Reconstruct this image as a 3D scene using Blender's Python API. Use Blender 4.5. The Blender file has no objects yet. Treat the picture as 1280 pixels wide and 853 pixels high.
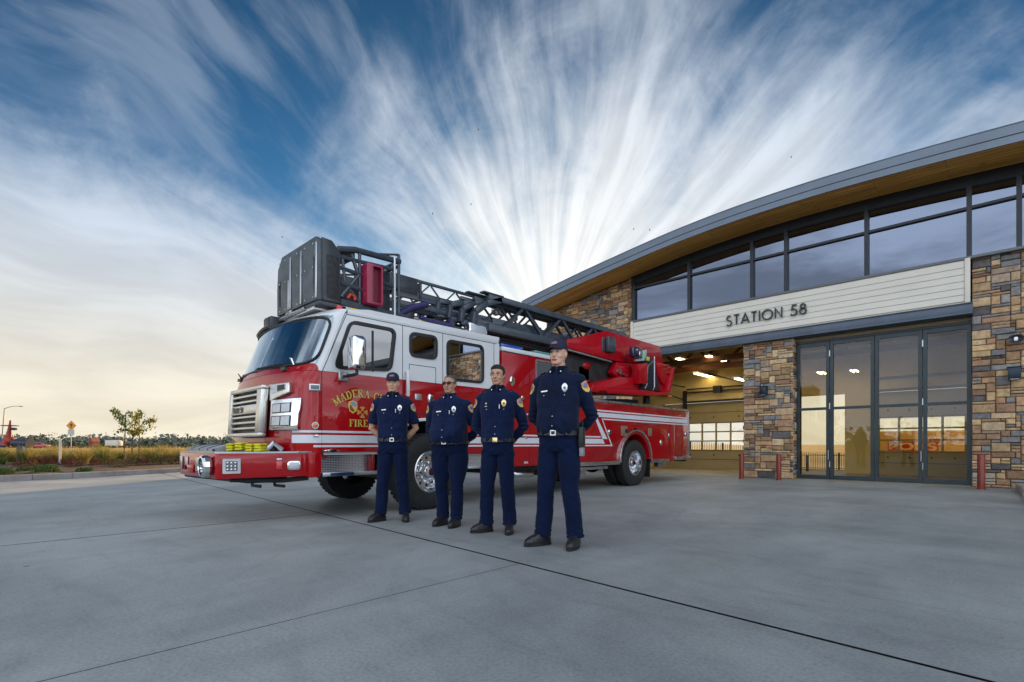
import bpy, bmesh, math, random
from mathutils import Vector, Matrix, noise
from mathutils.geometry import tessellate_polygon
random.seed(7)
SC = bpy.context.scene
COL = SC.collection
PI = math.pi
def rad(a): return math.radians(a)

# ---------------------------------------------------------------- camera
CAMH, FPX, HOR, YAW = .95, 636.0, 556.0, rad(44.04)
FW = (-math.sin(YAW), math.cos(YAW)); RT = (math.cos(YAW), math.sin(YAW))
cam_d = bpy.data.cameras.new('camera'); cam = bpy.data.objects.new('camera', cam_d); COL.objects.link(cam)
cam.location = (0, 0, CAMH); cam.rotation_euler = (PI/2, 0, YAW)
cam_d.sensor_width = 36; cam_d.lens = 36*FPX/1280; cam_d.shift_y = (HOR-426.5)/1280
cam_d.clip_start = .05; cam_d.clip_end = 6000
SC.camera = cam
def ray(px, py):
    a = (px-640)/FPX
    return Vector((FW[0]+a*RT[0], FW[1]+a*RT[1], (HOR-py)/FPX))
def onX(px, py, X):            # point of the photograph on the plane X = const
    d = ray(px, py); t = X/d.x
    return Vector((X, d.y*t, CAMH+d.z*t))
def onY(px, py, Y):
    d = ray(px, py); t = Y/d.y
    return Vector((d.x*t, Y, CAMH+d.z*t))
def onZ(px, py, z=0.):
    d = ray(px, py); t = (z-CAMH)/d.z
    return Vector((d.x*t, d.y*t, z))
def atD(px, py, t):
    d = ray(px, py)
    return Vector((d.x*t, d.y*t, CAMH+d.z*t))

# ---------------------------------------------------------------- objects
def tag(o, label=None, cat=None, group=None, kind=None):
    if label: o['label'] = label
    if cat: o['category'] = cat
    if group: o['group'] = group
    if kind: o['kind'] = kind
    return o
def thing(name, loc, label, cat, group=None, rz=0):
    o = bpy.data.objects.new(name, None); COL.objects.link(o)
    o.location = loc; o.rotation_euler = (0, 0, rz); o.empty_display_size = .2
    return tag(o, label, cat, group)
def finish(name, me, mat, parent, local=False, smooth=None):
    o = bpy.data.objects.new(name, me); COL.objects.link(o)
    if mat is not None:
        for m in (mat if isinstance(mat, (list, tuple)) else [mat]): me.materials.append(m)
    if parent is not None:
        o.parent = parent
        if not local:
            r = parent
            while r.parent: r = r.parent
            me.transform(Matrix.Translation(-Vector(r.location)))
    if smooth is not None:
        me.shade_smooth(); me.set_sharp_from_angle(angle=rad(smooth))
    return o
def mk(name, bm, mat, parent=None, bevel=0, seg=2, smooth=35, local=False):
    if bevel:
        bm.normal_update()
        es = [e for e in bm.edges if len(e.link_faces) == 2 and e.calc_face_angle(0) > rad(28)]
        bmesh.ops.bevel(bm, geom=es, offset=bevel, segments=seg, profile=.5, affect='EDGES', clamp_overlap=True)
    me = bpy.data.meshes.new(name); bm.to_mesh(me); bm.free()
    return finish(name, me, mat, parent, local, smooth)
def B(): return bmesh.new()
def box(bm, x0, x1, y0, y1, z0, z1, mi=0):
    v = [bm.verts.new((x, y, z)) for z in (z0, z1) for y in (y0, y1) for x in (x0, x1)]
    fs = [(0,2,3,1),(4,5,7,6),(0,1,5,4),(2,6,7,3),(0,4,6,2),(1,3,7,5)]
    for f in fs:
        ff = bm.faces.new([v[i] for i in f]); ff.material_index = mi
    return bm
def boxm(bm, M, sx, sy, sz):   # box of full size around origin, through matrix
    v = [bm.verts.new(M @ Vector((x*sx/2, y*sy/2, z*sz/2))) for z in (-1, 1) for y in (-1, 1) for x in (-1, 1)]
    for f in [(0,2,3,1),(4,5,7,6),(0,1,5,4),(2,6,7,3),(0,4,6,2),(1,3,7,5)]: bm.faces.new([v[i] for i in f])
    return bm
AX = {'x': (lambda u, v, w: (w, u, v)), 'y': (lambda u, v, w: (u, w, v)), 'z': (lambda u, v, w: (u, v, w))}
def prism(bm, pts, w0, w1, ax='x', holes=(), mi=0):
    """polygon (with holes) extruded along an axis; pts: (y,z) for x, (x,z) for y, (x,y) for z"""
    f = AX[ax]
    loops = [list(pts)] + [list(h) for h in holes]
    tri = tessellate_polygon([[Vector((p[0], p[1], 0)) for p in l] for l in loops])
    flat = [p for l in loops for p in l]
    a = [bm.verts.new(f(p[0], p[1], w0)) for p in flat]; b = [bm.verts.new(f(p[0], p[1], w1)) for p in flat]
    if not holes:
        try:
            bm.faces.new(a).material_index = mi; bm.faces.new(b[::-1]).material_index = mi
        except ValueError: pass
    else:
        for t in tri:
            try: bm.faces.new([a[i] for i in t]).material_index = mi; bm.faces.new([b[i] for i in reversed(t)]).material_index = mi
            except ValueError: pass
    k = 0
    for l in loops:
        n = len(l)
        for i in range(n):
            j = (i+1) % n
            bm.faces.new([a[k+i], a[k+j], b[k+j], b[k+i]]).material_index = mi
        k += n
    bmesh.ops.recalc_face_normals(bm, faces=bm.faces)
    return bm
def sheet(bm, pts, w, ax='x', holes=()):
    f = AX[ax]; loops = [list(pts)]+[list(h) for h in holes]
    tri = tessellate_polygon([[Vector((p[0], p[1], 0)) for p in l] for l in loops])
    vs = [bm.verts.new(f(p[0], p[1], w)) for l in loops for p in l]
    for t in tri: bm.faces.new([vs[i] for i in t])
    return bm
def frame_of(d):
    d = d.normalized(); u = Vector((0, 0, 1)) if abs(d.z) < .9 else Vector((1, 0, 0))
    s = d.cross(u).normalized(); return s, s.cross(d).normalized()
def tube(bm, pts, r, n=8, caps=True, sq=1.0, twist=0):
    """tube through points; r a number or one per point; sq flattens it"""
    pts = [Vector(p) for p in pts]
    R = r if isinstance(r, (list, tuple)) else [r]*len(pts)
    rings = []; s = None
    for i, p in enumerate(pts):
        d = (pts[min(i+1, len(pts)-1)]-pts[max(i-1, 0)])
        if s is None: s, u = frame_of(d)
        else:
            dn = d.normalized(); s = (s-dn*s.dot(dn)).normalized(); u = s.cross(dn).normalized()
        rings.append([bm.verts.new(p+s*math.cos(2*PI*k/n+twist)*R[i]+u*math.sin(2*PI*k/n+twist)*R[i]*sq) for k in range(n)])
    for a, b in zip(rings, rings[1:]):
        for k in range(n): bm.faces.new([a[k], a[(k+1) % n], b[(k+1) % n], b[k]])
    if caps: bm.faces.new(rings[0][::-1]); bm.faces.new(rings[-1])
    return bm
def bar(bm, p, q, w, h=None):   # rectangular bar between points
    p, q = Vector(p), Vector(q); d = q-p; s, u = frame_of(d); h = h or w
    M = Matrix.Translation((p+q)/2) @ Matrix((s, d.normalized(), u)).transposed().to_4x4()
    return boxm(bm, M, w, d.length, h)
def lathe(bm, prof, c, ax='x', n=32, mi=0, cap=True):
    """prof: (radius, offset along axis); about centre c"""
    c = Vector(c); rings = []
    for r, w in prof:
        ring = []
        for k in range(n):
            a = 2*PI*k/n; u, v = math.cos(a)*r, math.sin(a)*r
            o = {'x': (w, u, v), 'y': (u, w, v), 'z': (u, v, w)}[ax]
            ring.append(bm.verts.new(c+Vector(o)))
        rings.append(ring)
    for a, b in zip(rings, rings[1:]):
        for k in range(n):
            f = bm.faces.new([a[k], a[(k+1) % n], b[(k+1) % n], b[k]]); f.material_index = mi
    for ring in ((rings[0], rings[-1]) if cap else ()):
        try: bm.faces.new(ring).material_index = mi
        except ValueError: pass
    bmesh.ops.recalc_face_normals(bm, faces=bm.faces)
    return bm
def rings_loft(bm, rings, n=24, e=2.0):
    """rings of (cx,cy,cz,rx,ry) horizontal superellipses, closed"""
    L = []
    for cx, cy, cz, rx, ry in rings:
        ring = []
        for k in range(n):
            a = 2*PI*k/n; ca, sa = math.cos(a), math.sin(a)
            x = math.copysign(abs(ca)**(2/e), ca)*rx; y = math.copysign(abs(sa)**(2/e), sa)*ry
            ring.append(bm.verts.new((cx+x, cy+y, cz)))
        L.append(ring)
    for a, b in zip(L, L[1:]):
        for k in range(n): bm.faces.new([a[k], a[(k+1) % n], b[(k+1) % n], b[k]])
    bm.faces.new(L[0][::-1]); bm.faces.new(L[-1])
    bmesh.ops.recalc_face_normals(bm, faces=bm.faces)
    return bm
def ball(bm, c, r, n=12, m=8):
    c = Vector(c); r = r if isinstance(r, (tuple, list)) else (r, r, r)
    rows = [[bm.verts.new(c+Vector((r[0]*math.cos(2*PI*k/n)*math.sin(PI*j/m), r[1]*math.sin(2*PI*k/n)*math.sin(PI*j/m), r[2]*math.cos(PI*j/m)))) for k in range(n)] for j in range(1, m)]
    t = bm.verts.new(c+Vector((0, 0, r[2]))); b = bm.verts.new(c-Vector((0, 0, r[2])))
    for k in range(n):
        bm.faces.new([t, rows[0][k], rows[0][(k+1) % n]]); bm.faces.new([b, rows[-1][(k+1) % n], rows[-1][k]])
    for a, q in zip(rows, rows[1:]):
        for k in range(n): bm.faces.new([a[k], q[k], q[(k+1) % n], a[(k+1) % n]])
    return bm
def rrect(x0, x1, z0, z1, r, n=5):
    P = []
    for cx, cz, a0 in ((x1-r, z1-r, 0), (x0+r, z1-r, 90), (x0+r, z0+r, 180), (x1-r, z0+r, 270)):
        for k in range(n+1):
            a = rad(a0+90*k/n); P.append((cx+r*math.cos(a), cz+r*math.sin(a)))
    return P
def rpoly(pts, r, n=4):        # rounded polygon from corner points
    out = []; m = len(pts)
    for i in range(m):
        p = Vector(pts[i]).to_2d(); a = Vector(pts[i-1]).to_2d(); b = Vector(pts[(i+1) % m]).to_2d()
        da = (a-p); db = (b-p); rr = min(r, da.length*.45, db.length*.45)
        A = p+da.normalized()*rr; Bq = p+db.normalized()*rr
        for k in range(n+1):
            t = k/n; q = A*(1-t)**2+p*2*t*(1-t)+Bq*t*t; out.append((q.x, q.y))
    return out
def inset(pts, d):             # offset a (roughly convex) polygon inward
    c = Vector((sum(p[0] for p in pts)/len(pts), sum(p[1] for p in pts)/len(pts))); out = []
    m = len(pts); area = sum(pts[i-1][0]*pts[i][1]-pts[i][0]*pts[i-1][1] for i in range(m)); s = 1 if area > 0 else -1
    for i in range(m):
        a = Vector(pts[i-1]); b = Vector(pts[(i+1) % m]); t = (b-a).normalized(); nn = Vector((-t.y, t.x))*s
        out.append((pts[i][0]+nn.x*d, pts[i][1]+nn.y*d))
    return out
def copy_tree(o, parent=None):
    c = o.copy(); COL.objects.link(c); c.parent = parent
    for ch in list(o.children): copy_tree(ch, c)
    return c

# ---------------------------------------------------------------- materials
MATS = {}
def mat(name, col=(.5,.5,.5), rough=.5, metal=0, coat=0, var=0, vscale=3, bump=0, bscale=40, spec=.5, alpha=1, emit=None, es=0, col2=None, detail=6, rvar=0, stretch=None, sheen=0, sss=0, coatr=.03):
    if name in MATS: return MATS[name]
    m = bpy.data.materials.new(name); m.use_nodes = True; N = m.node_tree.nodes; L = m.node_tree.links
    b = N['Principled BSDF']; b.inputs['Base Color'].default_value = (*col, 1); b.inputs['Roughness'].default_value = rough
    b.inputs['Metallic'].default_value = metal; b.inputs['Coat Weight'].default_value = coat; b.inputs['Coat Roughness'].default_value = coatr
    b.inputs['Specular IOR Level'].default_value = spec
    if sheen: b.inputs['Sheen Weight'].default_value = sheen
    if sss: b.inputs['Subsurface Weight'].default_value = sss; b.inputs['Subsurface Scale'].default_value = .02
    if emit: b.inputs['Emission Color'].default_value = (*emit, 1); b.inputs['Emission Strength'].default_value = es
    tc = N.new('ShaderNodeTexCoord'); src = tc.outputs['Object']
    if stretch:
        mp = N.new('ShaderNodeMapping'); mp.inputs['Scale'].default_value = stretch; L.new(src, mp.inputs['Vector']); src = mp.outputs['Vector']
    if var or col2 or rvar:
        n = N.new('ShaderNodeTexNoise'); n.inputs['Scale'].default_value = vscale; n.inputs['Detail'].default_value = detail; L.new(src, n.inputs['Vector'])
        if var or col2:
            r = N.new('ShaderNodeValToRGB'); L.new(n.outputs['Fac'], r.inputs['Fac'])
            c2 = col2 or tuple(c*(1-var) for c in col); c1 = col if col2 else tuple(min(1, c*(1+var)) for c in col)
            r.color_ramp.elements[0].color = (*c2, 1); r.color_ramp.elements[1].color = (*c1, 1)
            r.color_ramp.elements[0].position = .3; r.color_ramp.elements[1].position = .7
            L.new(r.outputs['Color'], b.inputs['Base Color'])
        if rvar:
            mr = N.new('ShaderNodeMapRange'); mr.inputs['To Min'].default_value = max(0, rough-rvar); mr.inputs['To Max'].default_value = rough+rvar
            mr.inputs['From Min'].default_value = .3; mr.inputs['From Max'].default_value = .7
            L.new(n.outputs['Fac'], mr.inputs['Value']); L.new(mr.outputs['Result'], b.inputs['Roughness'])
    if bump:
        n2 = N.new('ShaderNodeTexNoise'); n2.inputs['Scale'].default_value = bscale; n2.inputs['Detail'].default_value = 5; L.new(src, n2.inputs['Vector'])
        bp = N.new('ShaderNodeBump'); bp.inputs['Strength'].default_value = bump; bp.inputs['Distance'].default_value = .02
        L.new(n2.outputs['Fac'], bp.inputs['Height']); L.new(bp.outputs['Normal'], b.inputs['Normal'])
    MATS[name] = m
    return m
def glass(name, tint=(.8,.85,.85), refl=.12, rough=0.0, wav=0, base=None, gcol=(1,1,1)):
    """thin pane: tinted see-through plus a mirror reflection that grows at grazing angles"""
    m = bpy.data.materials.new(name); m.use_nodes = True; N = m.node_tree.nodes; L = m.node_tree.links
    for n in list(N):
        if n.type == 'BSDF_PRINCIPLED': N.remove(n)
    out = [n for n in N if n.type == 'OUTPUT_MATERIAL'][0]
    t = N.new('ShaderNodeBsdfTransparent'); t.inputs['Color'].default_value = (*tint, 1)
    g = N.new('ShaderNodeBsdfGlossy'); g.inputs['Roughness'].default_value = rough; g.inputs['Color'].default_value = (*gcol, 1)
    fr = N.new('ShaderNodeFresnel'); fr.inputs['IOR'].default_value = 1.5
    ma = N.new('ShaderNodeMath'); ma.operation = 'MULTIPLY_ADD'; ma.inputs[1].default_value = 1.0; ma.inputs[2].default_value = refl; ma.use_clamp = True
    L.new(fr.outputs['Fac'], ma.inputs[0])
    mx = N.new('ShaderNodeMixShader'); L.new(ma.outputs['Value'], mx.inputs['Fac']); L.new(t.outputs['BSDF'], mx.inputs[1]); L.new(g.outputs['BSDF'], mx.inputs[2])
    if wav:
        tc = N.new('ShaderNodeTexCoord'); n2 = N.new('ShaderNodeTexNoise'); n2.inputs['Scale'].default_value = .8; n2.inputs['Detail'].default_value = 1
        L.new(tc.outputs['Object'], n2.inputs['Vector']); bp = N.new('ShaderNodeBump'); bp.inputs['Strength'].default_value = wav; bp.inputs['Distance'].default_value = .02
        L.new(n2.outputs['Fac'], bp.inputs['Height']); L.new(bp.outputs['Normal'], g.inputs['Normal'])
    L.new(mx.outputs['Shader'], out.inputs['Surface'])
    return m

def leafy(name, col, trans=.45, var=.3, vscale=3):
    """thin leaf or blade: diffuse plus light coming through from behind"""
    m = mat(name, col, .65, var=var, vscale=vscale); N = m.node_tree.nodes; L = m.node_tree.links; b = N['Principled BSDF']
    out = [n for n in N if n.type == 'OUTPUT_MATERIAL'][0]; t = N.new('ShaderNodeBsdfTranslucent'); mx = N.new('ShaderNodeMixShader'); mx.inputs['Fac'].default_value = trans
    if b.inputs['Base Color'].links: L.new(b.inputs['Base Color'].links[0].from_socket, t.inputs['Color'])
    else: t.inputs['Color'].default_value = (*col, 1)
    L.new(b.outputs[0], mx.inputs[1]); L.new(t.outputs[0], mx.inputs[2]); L.new(mx.outputs[0], out.inputs['Surface']); return m
M_red   = mat('fire_red_paint', (.37,.0025,.006), .3, 0, .85, var=.08, vscale=1.2, coatr=.012, spec=.1)
M_red2  = mat('boom_red_paint', (.42,.004,.012), .35, 0, .5, spec=.15, var=.1, vscale=4, bump=.02, bscale=60)
M_white = mat('white_paint', (.74,.76,.77), .25, 0, .8, var=.03, vscale=1.5)
M_refl  = mat('white_stripe', (.70,.73,.77), .35, 0, .3, var=.05, vscale=9)
M_chrome= mat('chrome', (.75,.76,.78), .08, 1, rvar=.05, vscale=9)
M_alu   = mat('brushed_aluminium', (.55,.56,.58), .32, 1, var=.08, vscale=5, rvar=.08)
M_black = mat('black_trim', (.012,.013,.015), .4, 0, 0, var=.2, vscale=20)
M_rubber= mat('tyre_rubber', (.018,.019,.020), .78, bump=.3, bscale=90, var=.3, vscale=6)
M_under = mat('chassis_black', (.02,.02,.022), .6, var=.5, vscale=6)
M_slate = mat('slate_grey_ladder_paint', (.060,.078,.098), .38, .25, .25, var=.2, vscale=7, bump=.05, bscale=70)
M_slate2= mat('dark_grey_panel', (.045,.052,.060), .45, .2, .2, var=.25, vscale=5, bump=.08, bscale=50)
M_gold  = mat('gold_leaf', (.80,.58,.10), .4, 0, .3, var=.15, vscale=40)
M_yel   = mat('yellow_hose', (.75,.68,.02), .75, bump=.5, bscale=160, var=.2, vscale=30)
M_lens  = mat('clear_lens', (.55,.57,.6), .12, .2, 1, bump=.4, bscale=120)
M_amber = mat('amber_lens', (.75,.16,.02), .15, 0, 1)
M_redl  = mat('red_lens', (.6,.01,.02), .12, 0, 1, bump=.3, bscale=150)
M_blue  = mat('blue_lens', (.01,.09,.45), .15, 0, 1)
M_teal  = mat('green_lens', (.10,.28,.27), .3, 0, .6)
M_hose  = mat('purple_sleeve', (.035,.03,.12), .55, var=.3, vscale=20)
M_copper= mat('brass', (.6,.4,.15), .3, 1)
# ---------------------------------------------------------------- sun and sky
SUN_DIR = Vector((-.62, .785, 0)).normalized(); SUN_EL = rad(7.5)
sd = Vector((SUN_DIR.x*math.cos(SUN_EL), SUN_DIR.y*math.cos(SUN_EL), math.sin(SUN_EL)))
sl = bpy.data.lights.new('sun', 'SUN'); sl.energy = 4.6; sl.angle = rad(.53); sl.color = (1, .62, .27)
so = bpy.data.objects.new('sun', sl); COL.objects.link(so); so.rotation_euler = sd.to_track_quat('Z', 'Y').to_euler(); so.location = (0, 0, 30)
W = bpy.data.worlds.new('World'); SC.world = W; W.use_nodes = True
N = W.node_tree.nodes; L = W.node_tree.links
for n in list(N): N.remove(n)
def nd(t, **k):
    n = N.new(t)
    for a, v in k.items(): setattr(n, a, v)
    return n
def link(a, b): L.new(a, b)
def math2(op, a, b=None, c=None, clamp=False):
    n = nd('ShaderNodeMath', operation=op, use_clamp=clamp)
    for i, v in enumerate((a, b, c)):
        if v is None: continue
        if isinstance(v, (int, float)): n.inputs[i].default_value = v
        else: link(v, n.inputs[i])
    return n.outputs[0]
def vdot(a, v):
    n = nd('ShaderNodeVectorMath', operation='DOT_PRODUCT'); link(a, n.inputs[0]); n.inputs[1].default_value = v; return n.outputs['Value']
def noise_(vec, scale, detail=6, rough=.55, dist=0, dim='3D'):
    n = nd('ShaderNodeTexNoise', noise_dimensions=dim); link(vec, n.inputs['Vector'])
    n.inputs['Scale'].default_value = scale; n.inputs['Detail'].default_value = detail; n.inputs['Roughness'].default_value = rough; n.inputs['Distortion'].default_value = dist
    return n.outputs['Fac']
def comb(x, y, z=0.):
    n = nd('ShaderNodeCombineXYZ')
    for i, v in enumerate((x, y, z)):
        if isinstance(v, (int, float)): n.inputs[i].default_value = v
        else: link(v, n.inputs[i])
    return n.outputs[0]
def smooth(v, a, b, lo=0., hi=1.):
    n = nd('ShaderNodeMapRange', interpolation_type='SMOOTHSTEP'); link(v, n.inputs['Value'])
    for k, q in (('From Min', a), ('From Max', b), ('To Min', lo), ('To Max', hi)): n.inputs[k].default_value = q
    return n.outputs['Result']
def mixc(f, a, b):
    n = nd('ShaderNodeMix', data_type='RGBA')
    if isinstance(f, (int, float)): n.inputs['Factor'].default_value = f
    else: link(f, n.inputs['Factor'])
    for k, v in (('A', a), ('B', b)):
        s = [i for i in n.inputs if i.name == k and i.type == 'RGBA'][0]
        if isinstance(v, tuple): s.default_value = (*v, 1)
        else: link(v, s)
    return [o for o in n.outputs if o.type == 'RGBA'][0]
tc = nd('ShaderNodeTexCoord'); D = tc.outputs['Generated']
nn = nd('ShaderNodeVectorMath', operation='NORMALIZE'); link(D, nn.inputs[0]); D = nn.outputs['Vector']
sky = nd('ShaderNodeTexSky', sky_type='NISHITA'); sky.sun_disc = False; sky.sun_elevation = rad(7.5)
sky.sun_rotation = math.atan2(SUN_DIR.x, SUN_DIR.y); sky.air_density = 1.0; sky.dust_density = .6; sky.ozone_density = 3.0
# the streaks fan out from one point low in the sky, where the cloud sheets vanish
dv = ray(690, 440).normalized(); rv = Vector((dv.y, -dv.x, 0)).normalized(); uv = rv.cross(dv).normalized()
px_, py_, pz_ = vdot(D, rv), vdot(D, uv), vdot(D, dv)
ang = math2('ARCTAN2', px_, py_)                       # 0 straight up, + to the right
rr = math2('ARCCOSINE', pz_)
el = vdot(D, (0, 0, 1))
# gentle waviness of the fan
wv = noise_(D, 1.7, 2)
ang2 = math2('MULTIPLY_ADD', math2('SUBTRACT', wv, .5), .40, ang)
streak = noise_(comb(math2('MULTIPLY', ang2, 2.5), math2('MULTIPLY', rr, 2.3), 3.1), 1.0, 7, .54, .22)
fine = noise_(comb(math2('MULTIPLY', ang2, 13.0), math2('MULTIPLY', rr, 4.2), 8.7), 1.0, 6, .55, .35)
puff = noise_(D, 7, 9, .66, .4)
# broad cover: thick low down and in the plume over the truck, open upper left and at the right top
def blob(px, py, width, amt):
    c = ray(px, py).normalized(); d = vdot(D, c)
    g = math2('EXPONENT', math2('MULTIPLY', math2('SUBTRACT', d, 1.0), 1/(width*width)))
    return math2('MULTIPLY', g, amt)
cover = smooth(el, .04, .60, .56, -.12)
for b in ((760, 230, .26, .22), (640, 330, .30, .12), (900, 120, .22, .12), (700, 0, .22, .09), (60, 330, .30, .26), (60, 420, .35, .15), (360, 360, .16, .14), (250, 430, .3, .12), (1230, 230, .22, .26), (1050, 210, .16, .16), (960, 300, .16, .12), (420, 90, .12, .14), (470, 190, .10, .16), (118, 50, .045, .26), (130, 125, .035, .22), (20, 260, .2, .12), (230, 290, .12, .10),
          (225, 130, .20, -.34), (330, 220, .17, -.24), (40, 40, .22, -.34), (1180, 50, .16, -.24), (620, 30, .12, -.10), (1010, 60, .1, -.04), (590, 150, .10, -.10), (330, 60, .14, -.1)):
    cover = math2('ADD', cover, blob(*b))
den = math2('MULTIPLY_ADD', streak, 1.15, math2('MULTIPLY', fine, .26))
den = math2('MULTIPLY_ADD', puff, .62, den)
den = math2('ADD', math2('SUBTRACT', den, 1.05), cover)
back = smooth(vdot(D, (FW[0], FW[1], 0)), .25, -.45)      # unseen overcast behind the camera, brightened as added fill light
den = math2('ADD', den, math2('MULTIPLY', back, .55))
cl = smooth(den, -.16, .62)
# cloud light: bright near the sun, cream low on the left, lilac grey high up
sunny = math2('EXPONENT', math2('MULTIPLY', math2('SUBTRACT', vdot(D, ray(690, 400).normalized()), 1.0), 17.0))
ccol = mixc(smooth(el, .0, .36), (4.4, 4.0, 3.15), (2.75, 3.15, 3.7))
ccol = mixc(smooth(el, .5, .95), ccol, (1.15, 1.42, 2.0))
ccol = mixc(math2('MULTIPLY', sunny, .95, clamp=True), ccol, (5.0, 4.95, 4.8))
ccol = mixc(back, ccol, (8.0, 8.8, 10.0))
shade = smooth(fine, .3, .7, .88, 1.06)
bsh = smooth(noise_(comb(math2('MULTIPLY', px_, 1.0), math2('MULTIPLY', el, 2.6), pz_), 2.4, 7, .6, .3), .38, .62, .50, 1.15)
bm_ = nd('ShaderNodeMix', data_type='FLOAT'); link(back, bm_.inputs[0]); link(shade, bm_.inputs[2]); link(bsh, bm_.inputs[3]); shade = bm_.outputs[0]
cc = nd('ShaderNodeVectorMath', operation='SCALE'); link(ccol, cc.inputs[0]); link(shade, cc.inputs['Scale'])
# clear sky: Nishita, deepened
tint = nd('ShaderNodeVectorMath', operation='MULTIPLY'); link(sky.outputs['Color'], tint.inputs[0]); tint.inputs[1].default_value = (.23, .48, .60)
dk = nd('ShaderNodeVectorMath', operation='SCALE'); link(tint.outputs[0], dk.inputs[0]); link(smooth(el, .25, .9, 1.0, .50), dk.inputs['Scale'])
veil = math2('MULTIPLY', smooth(math2('MULTIPLY_ADD', fine, .5, math2('MULTIPLY', streak, .6)), .50, .72), .27)
cl = math2('MAXIMUM', cl, veil)
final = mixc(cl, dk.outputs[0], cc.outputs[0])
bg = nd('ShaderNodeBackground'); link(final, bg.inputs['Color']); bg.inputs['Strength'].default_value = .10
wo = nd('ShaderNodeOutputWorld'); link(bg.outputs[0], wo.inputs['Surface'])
SC.view_settings.view_transform = 'Standard'; SC.view_settings.look = 'None'; SC.view_settings.exposure = 1.14; SC.view_settings.gamma = 1
SC.cycles.max_bounces = 8; SC.cycles.transparent_max_bounces = 16; SC.cycles.use_denoising = True
SC.cycles.caustics_reflective = False; SC.cycles.caustics_refractive = False
SC.cycles.sample_clamp_indirect = 6
# ---------------------------------------------------------------- ground
def ground_mat():
    m = bpy.data.materials.new('dry_field'); m.use_nodes = True; N = m.node_tree.nodes; L = m.node_tree.links; b = N['Principled BSDF']
    tc = N.new('ShaderNodeTexCoord'); n = N.new('ShaderNodeTexNoise'); n.inputs['Scale'].default_value = .06; n.inputs['Detail'].default_value = 9
    L.new(tc.outputs['Object'], n.inputs['Vector']); r = N.new('ShaderNodeValToRGB'); L.new(n.outputs['Fac'], r.inputs['Fac'])
    e = r.color_ramp.elements; e[0].position = .35; e[0].color = (.20, .15, .055, 1); e[1].position = .65; e[1].color = (.34, .25, .10, 1)
    L.new(r.outputs['Color'], b.inputs['Base Color']); b.inputs['Roughness'].default_value = .95; return m
def concrete_mat(name, base, warm, scalef=1.0, lines=True, bump=.12):
    m = bpy.data.materials.new(name); m.use_nodes = True; N = m.node_tree.nodes; L = m.node_tree.links; b = N['Principled BSDF']
    tc = N.new('ShaderNodeTexCoord'); O = tc.outputs['Object']
    def no(scale, det, rough=.6, st=None, dist=0):
        s = O
        if st:
            mp = N.new('ShaderNodeMapping'); mp.inputs['Scale'].default_value = st; mp.inputs['Rotation'].default_value = (0, 0, st[2]*0); L.new(O, mp.inputs['Vector']); s = mp.outputs['Vector']
        n = N.new('ShaderNodeTexNoise'); n.inputs['Scale'].default_value = scale; n.inputs['Detail'].default_value = det; n.inputs['Roughness'].default_value = rough; n.inputs['Distortion'].default_value = dist
        L.new(s, n.inputs['Vector']); return n.outputs['Fac']
    def ramp(f, p0, c0, p1, c1):
        r = N.new('ShaderNodeValToRGB'); L.new(f, r.inputs['Fac']); e = r.color_ramp.elements
        e[0].position = p0; e[0].color = (*c0, 1); e[1].position = p1; e[1].color = (*c1, 1); return r.outputs['Color']
    def mul(a, c):
        x = N.new('ShaderNodeMix'); x.data_type = 'RGBA'; x.blend_type = 'MULTIPLY'; x.inputs['Factor'].default_value = 1
        A, Bq = [i for i in x.inputs if i.type == 'RGBA']; L.new(a, A); L.new(c, Bq); return [o for o in x.outputs if o.type == 'RGBA'][0]
    c = ramp(no(.35*scalef, 8, .62, dist=.4), .36, warm, .62, base)
    c = mul(c, ramp(no(1.4, 8, .7, (1, .22, 1)), .3, (.78, .78, .78), .62, (1, 1, 1)))     # broom and tyre streaks
    c = mul(c, ramp(no(2.6, 9, .72, (.25, 1.0, 1), 1.2), .28, (.80, .80, .81), .5, (1, 1, 1)))
    c = mul(c, ramp(no(55, 3, .6), .25, (.74, .74, .74), .6, (1.12, 1.05, 1.05)))
    if lines:   # curved tyre marks
        w = N.new('ShaderNodeTexWave'); w.wave_type = 'RINGS'; w.rings_direction = 'Z'; w.inputs['Scale'].default_value = .55; w.inputs['Distortion'].default_value = 5; w.inputs['Detail'].default_value = 4; w.inputs['Detail Scale'].default_value = .6
        mp = N.new('ShaderNodeMapping'); mp.inputs['Location'].default_value = (-2, -9, 0); L.new(O, mp.inputs['Vector']); L.new(mp.outputs['Vector'], w.inputs['Vector'])
        lw = ramp(w.outputs['Fac'], .0, (.95, .95, .955), .06, (1, 1, 1))
        c = mul(c, lw)
        v = N.new('ShaderNodeTexVoronoi'); v.inputs['Scale'].default_value = 1.1; L.new(O, v.inputs['Vector'])
        c = mul(c, ramp(v.outputs['Distance'], .010, (.2, .2, .19), .035, (1, 1, 1)))
    L.new(c, b.inputs['Base Color']); b.inputs['Roughness'].default_value = .55; b.inputs['Specular IOR Level'].default_value = .5
    bp = N.new('ShaderNodeBump'); bp.inputs['Strength'].default_value = bump; bp.inputs['Distance'].default_value = .01
    L.new(no(38, 6, .7, (1, .3, 1)), bp.inputs['Height']); L.new(bp.outputs['Normal'], b.inputs['Normal']); return m
M_conc = concrete_mat('apron_concrete', (.41, .46, .455), (.24, .278, .28))
M_kerb = concrete_mat('kerb_concrete', (.44, .43, .40), (.34, .33, .31), 3, False)
M_slab = concrete_mat('bay_floor_concrete', (.50, .42, .26), (.42, .34, .20), 1, False, .03)
M_field = ground_mat()
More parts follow.
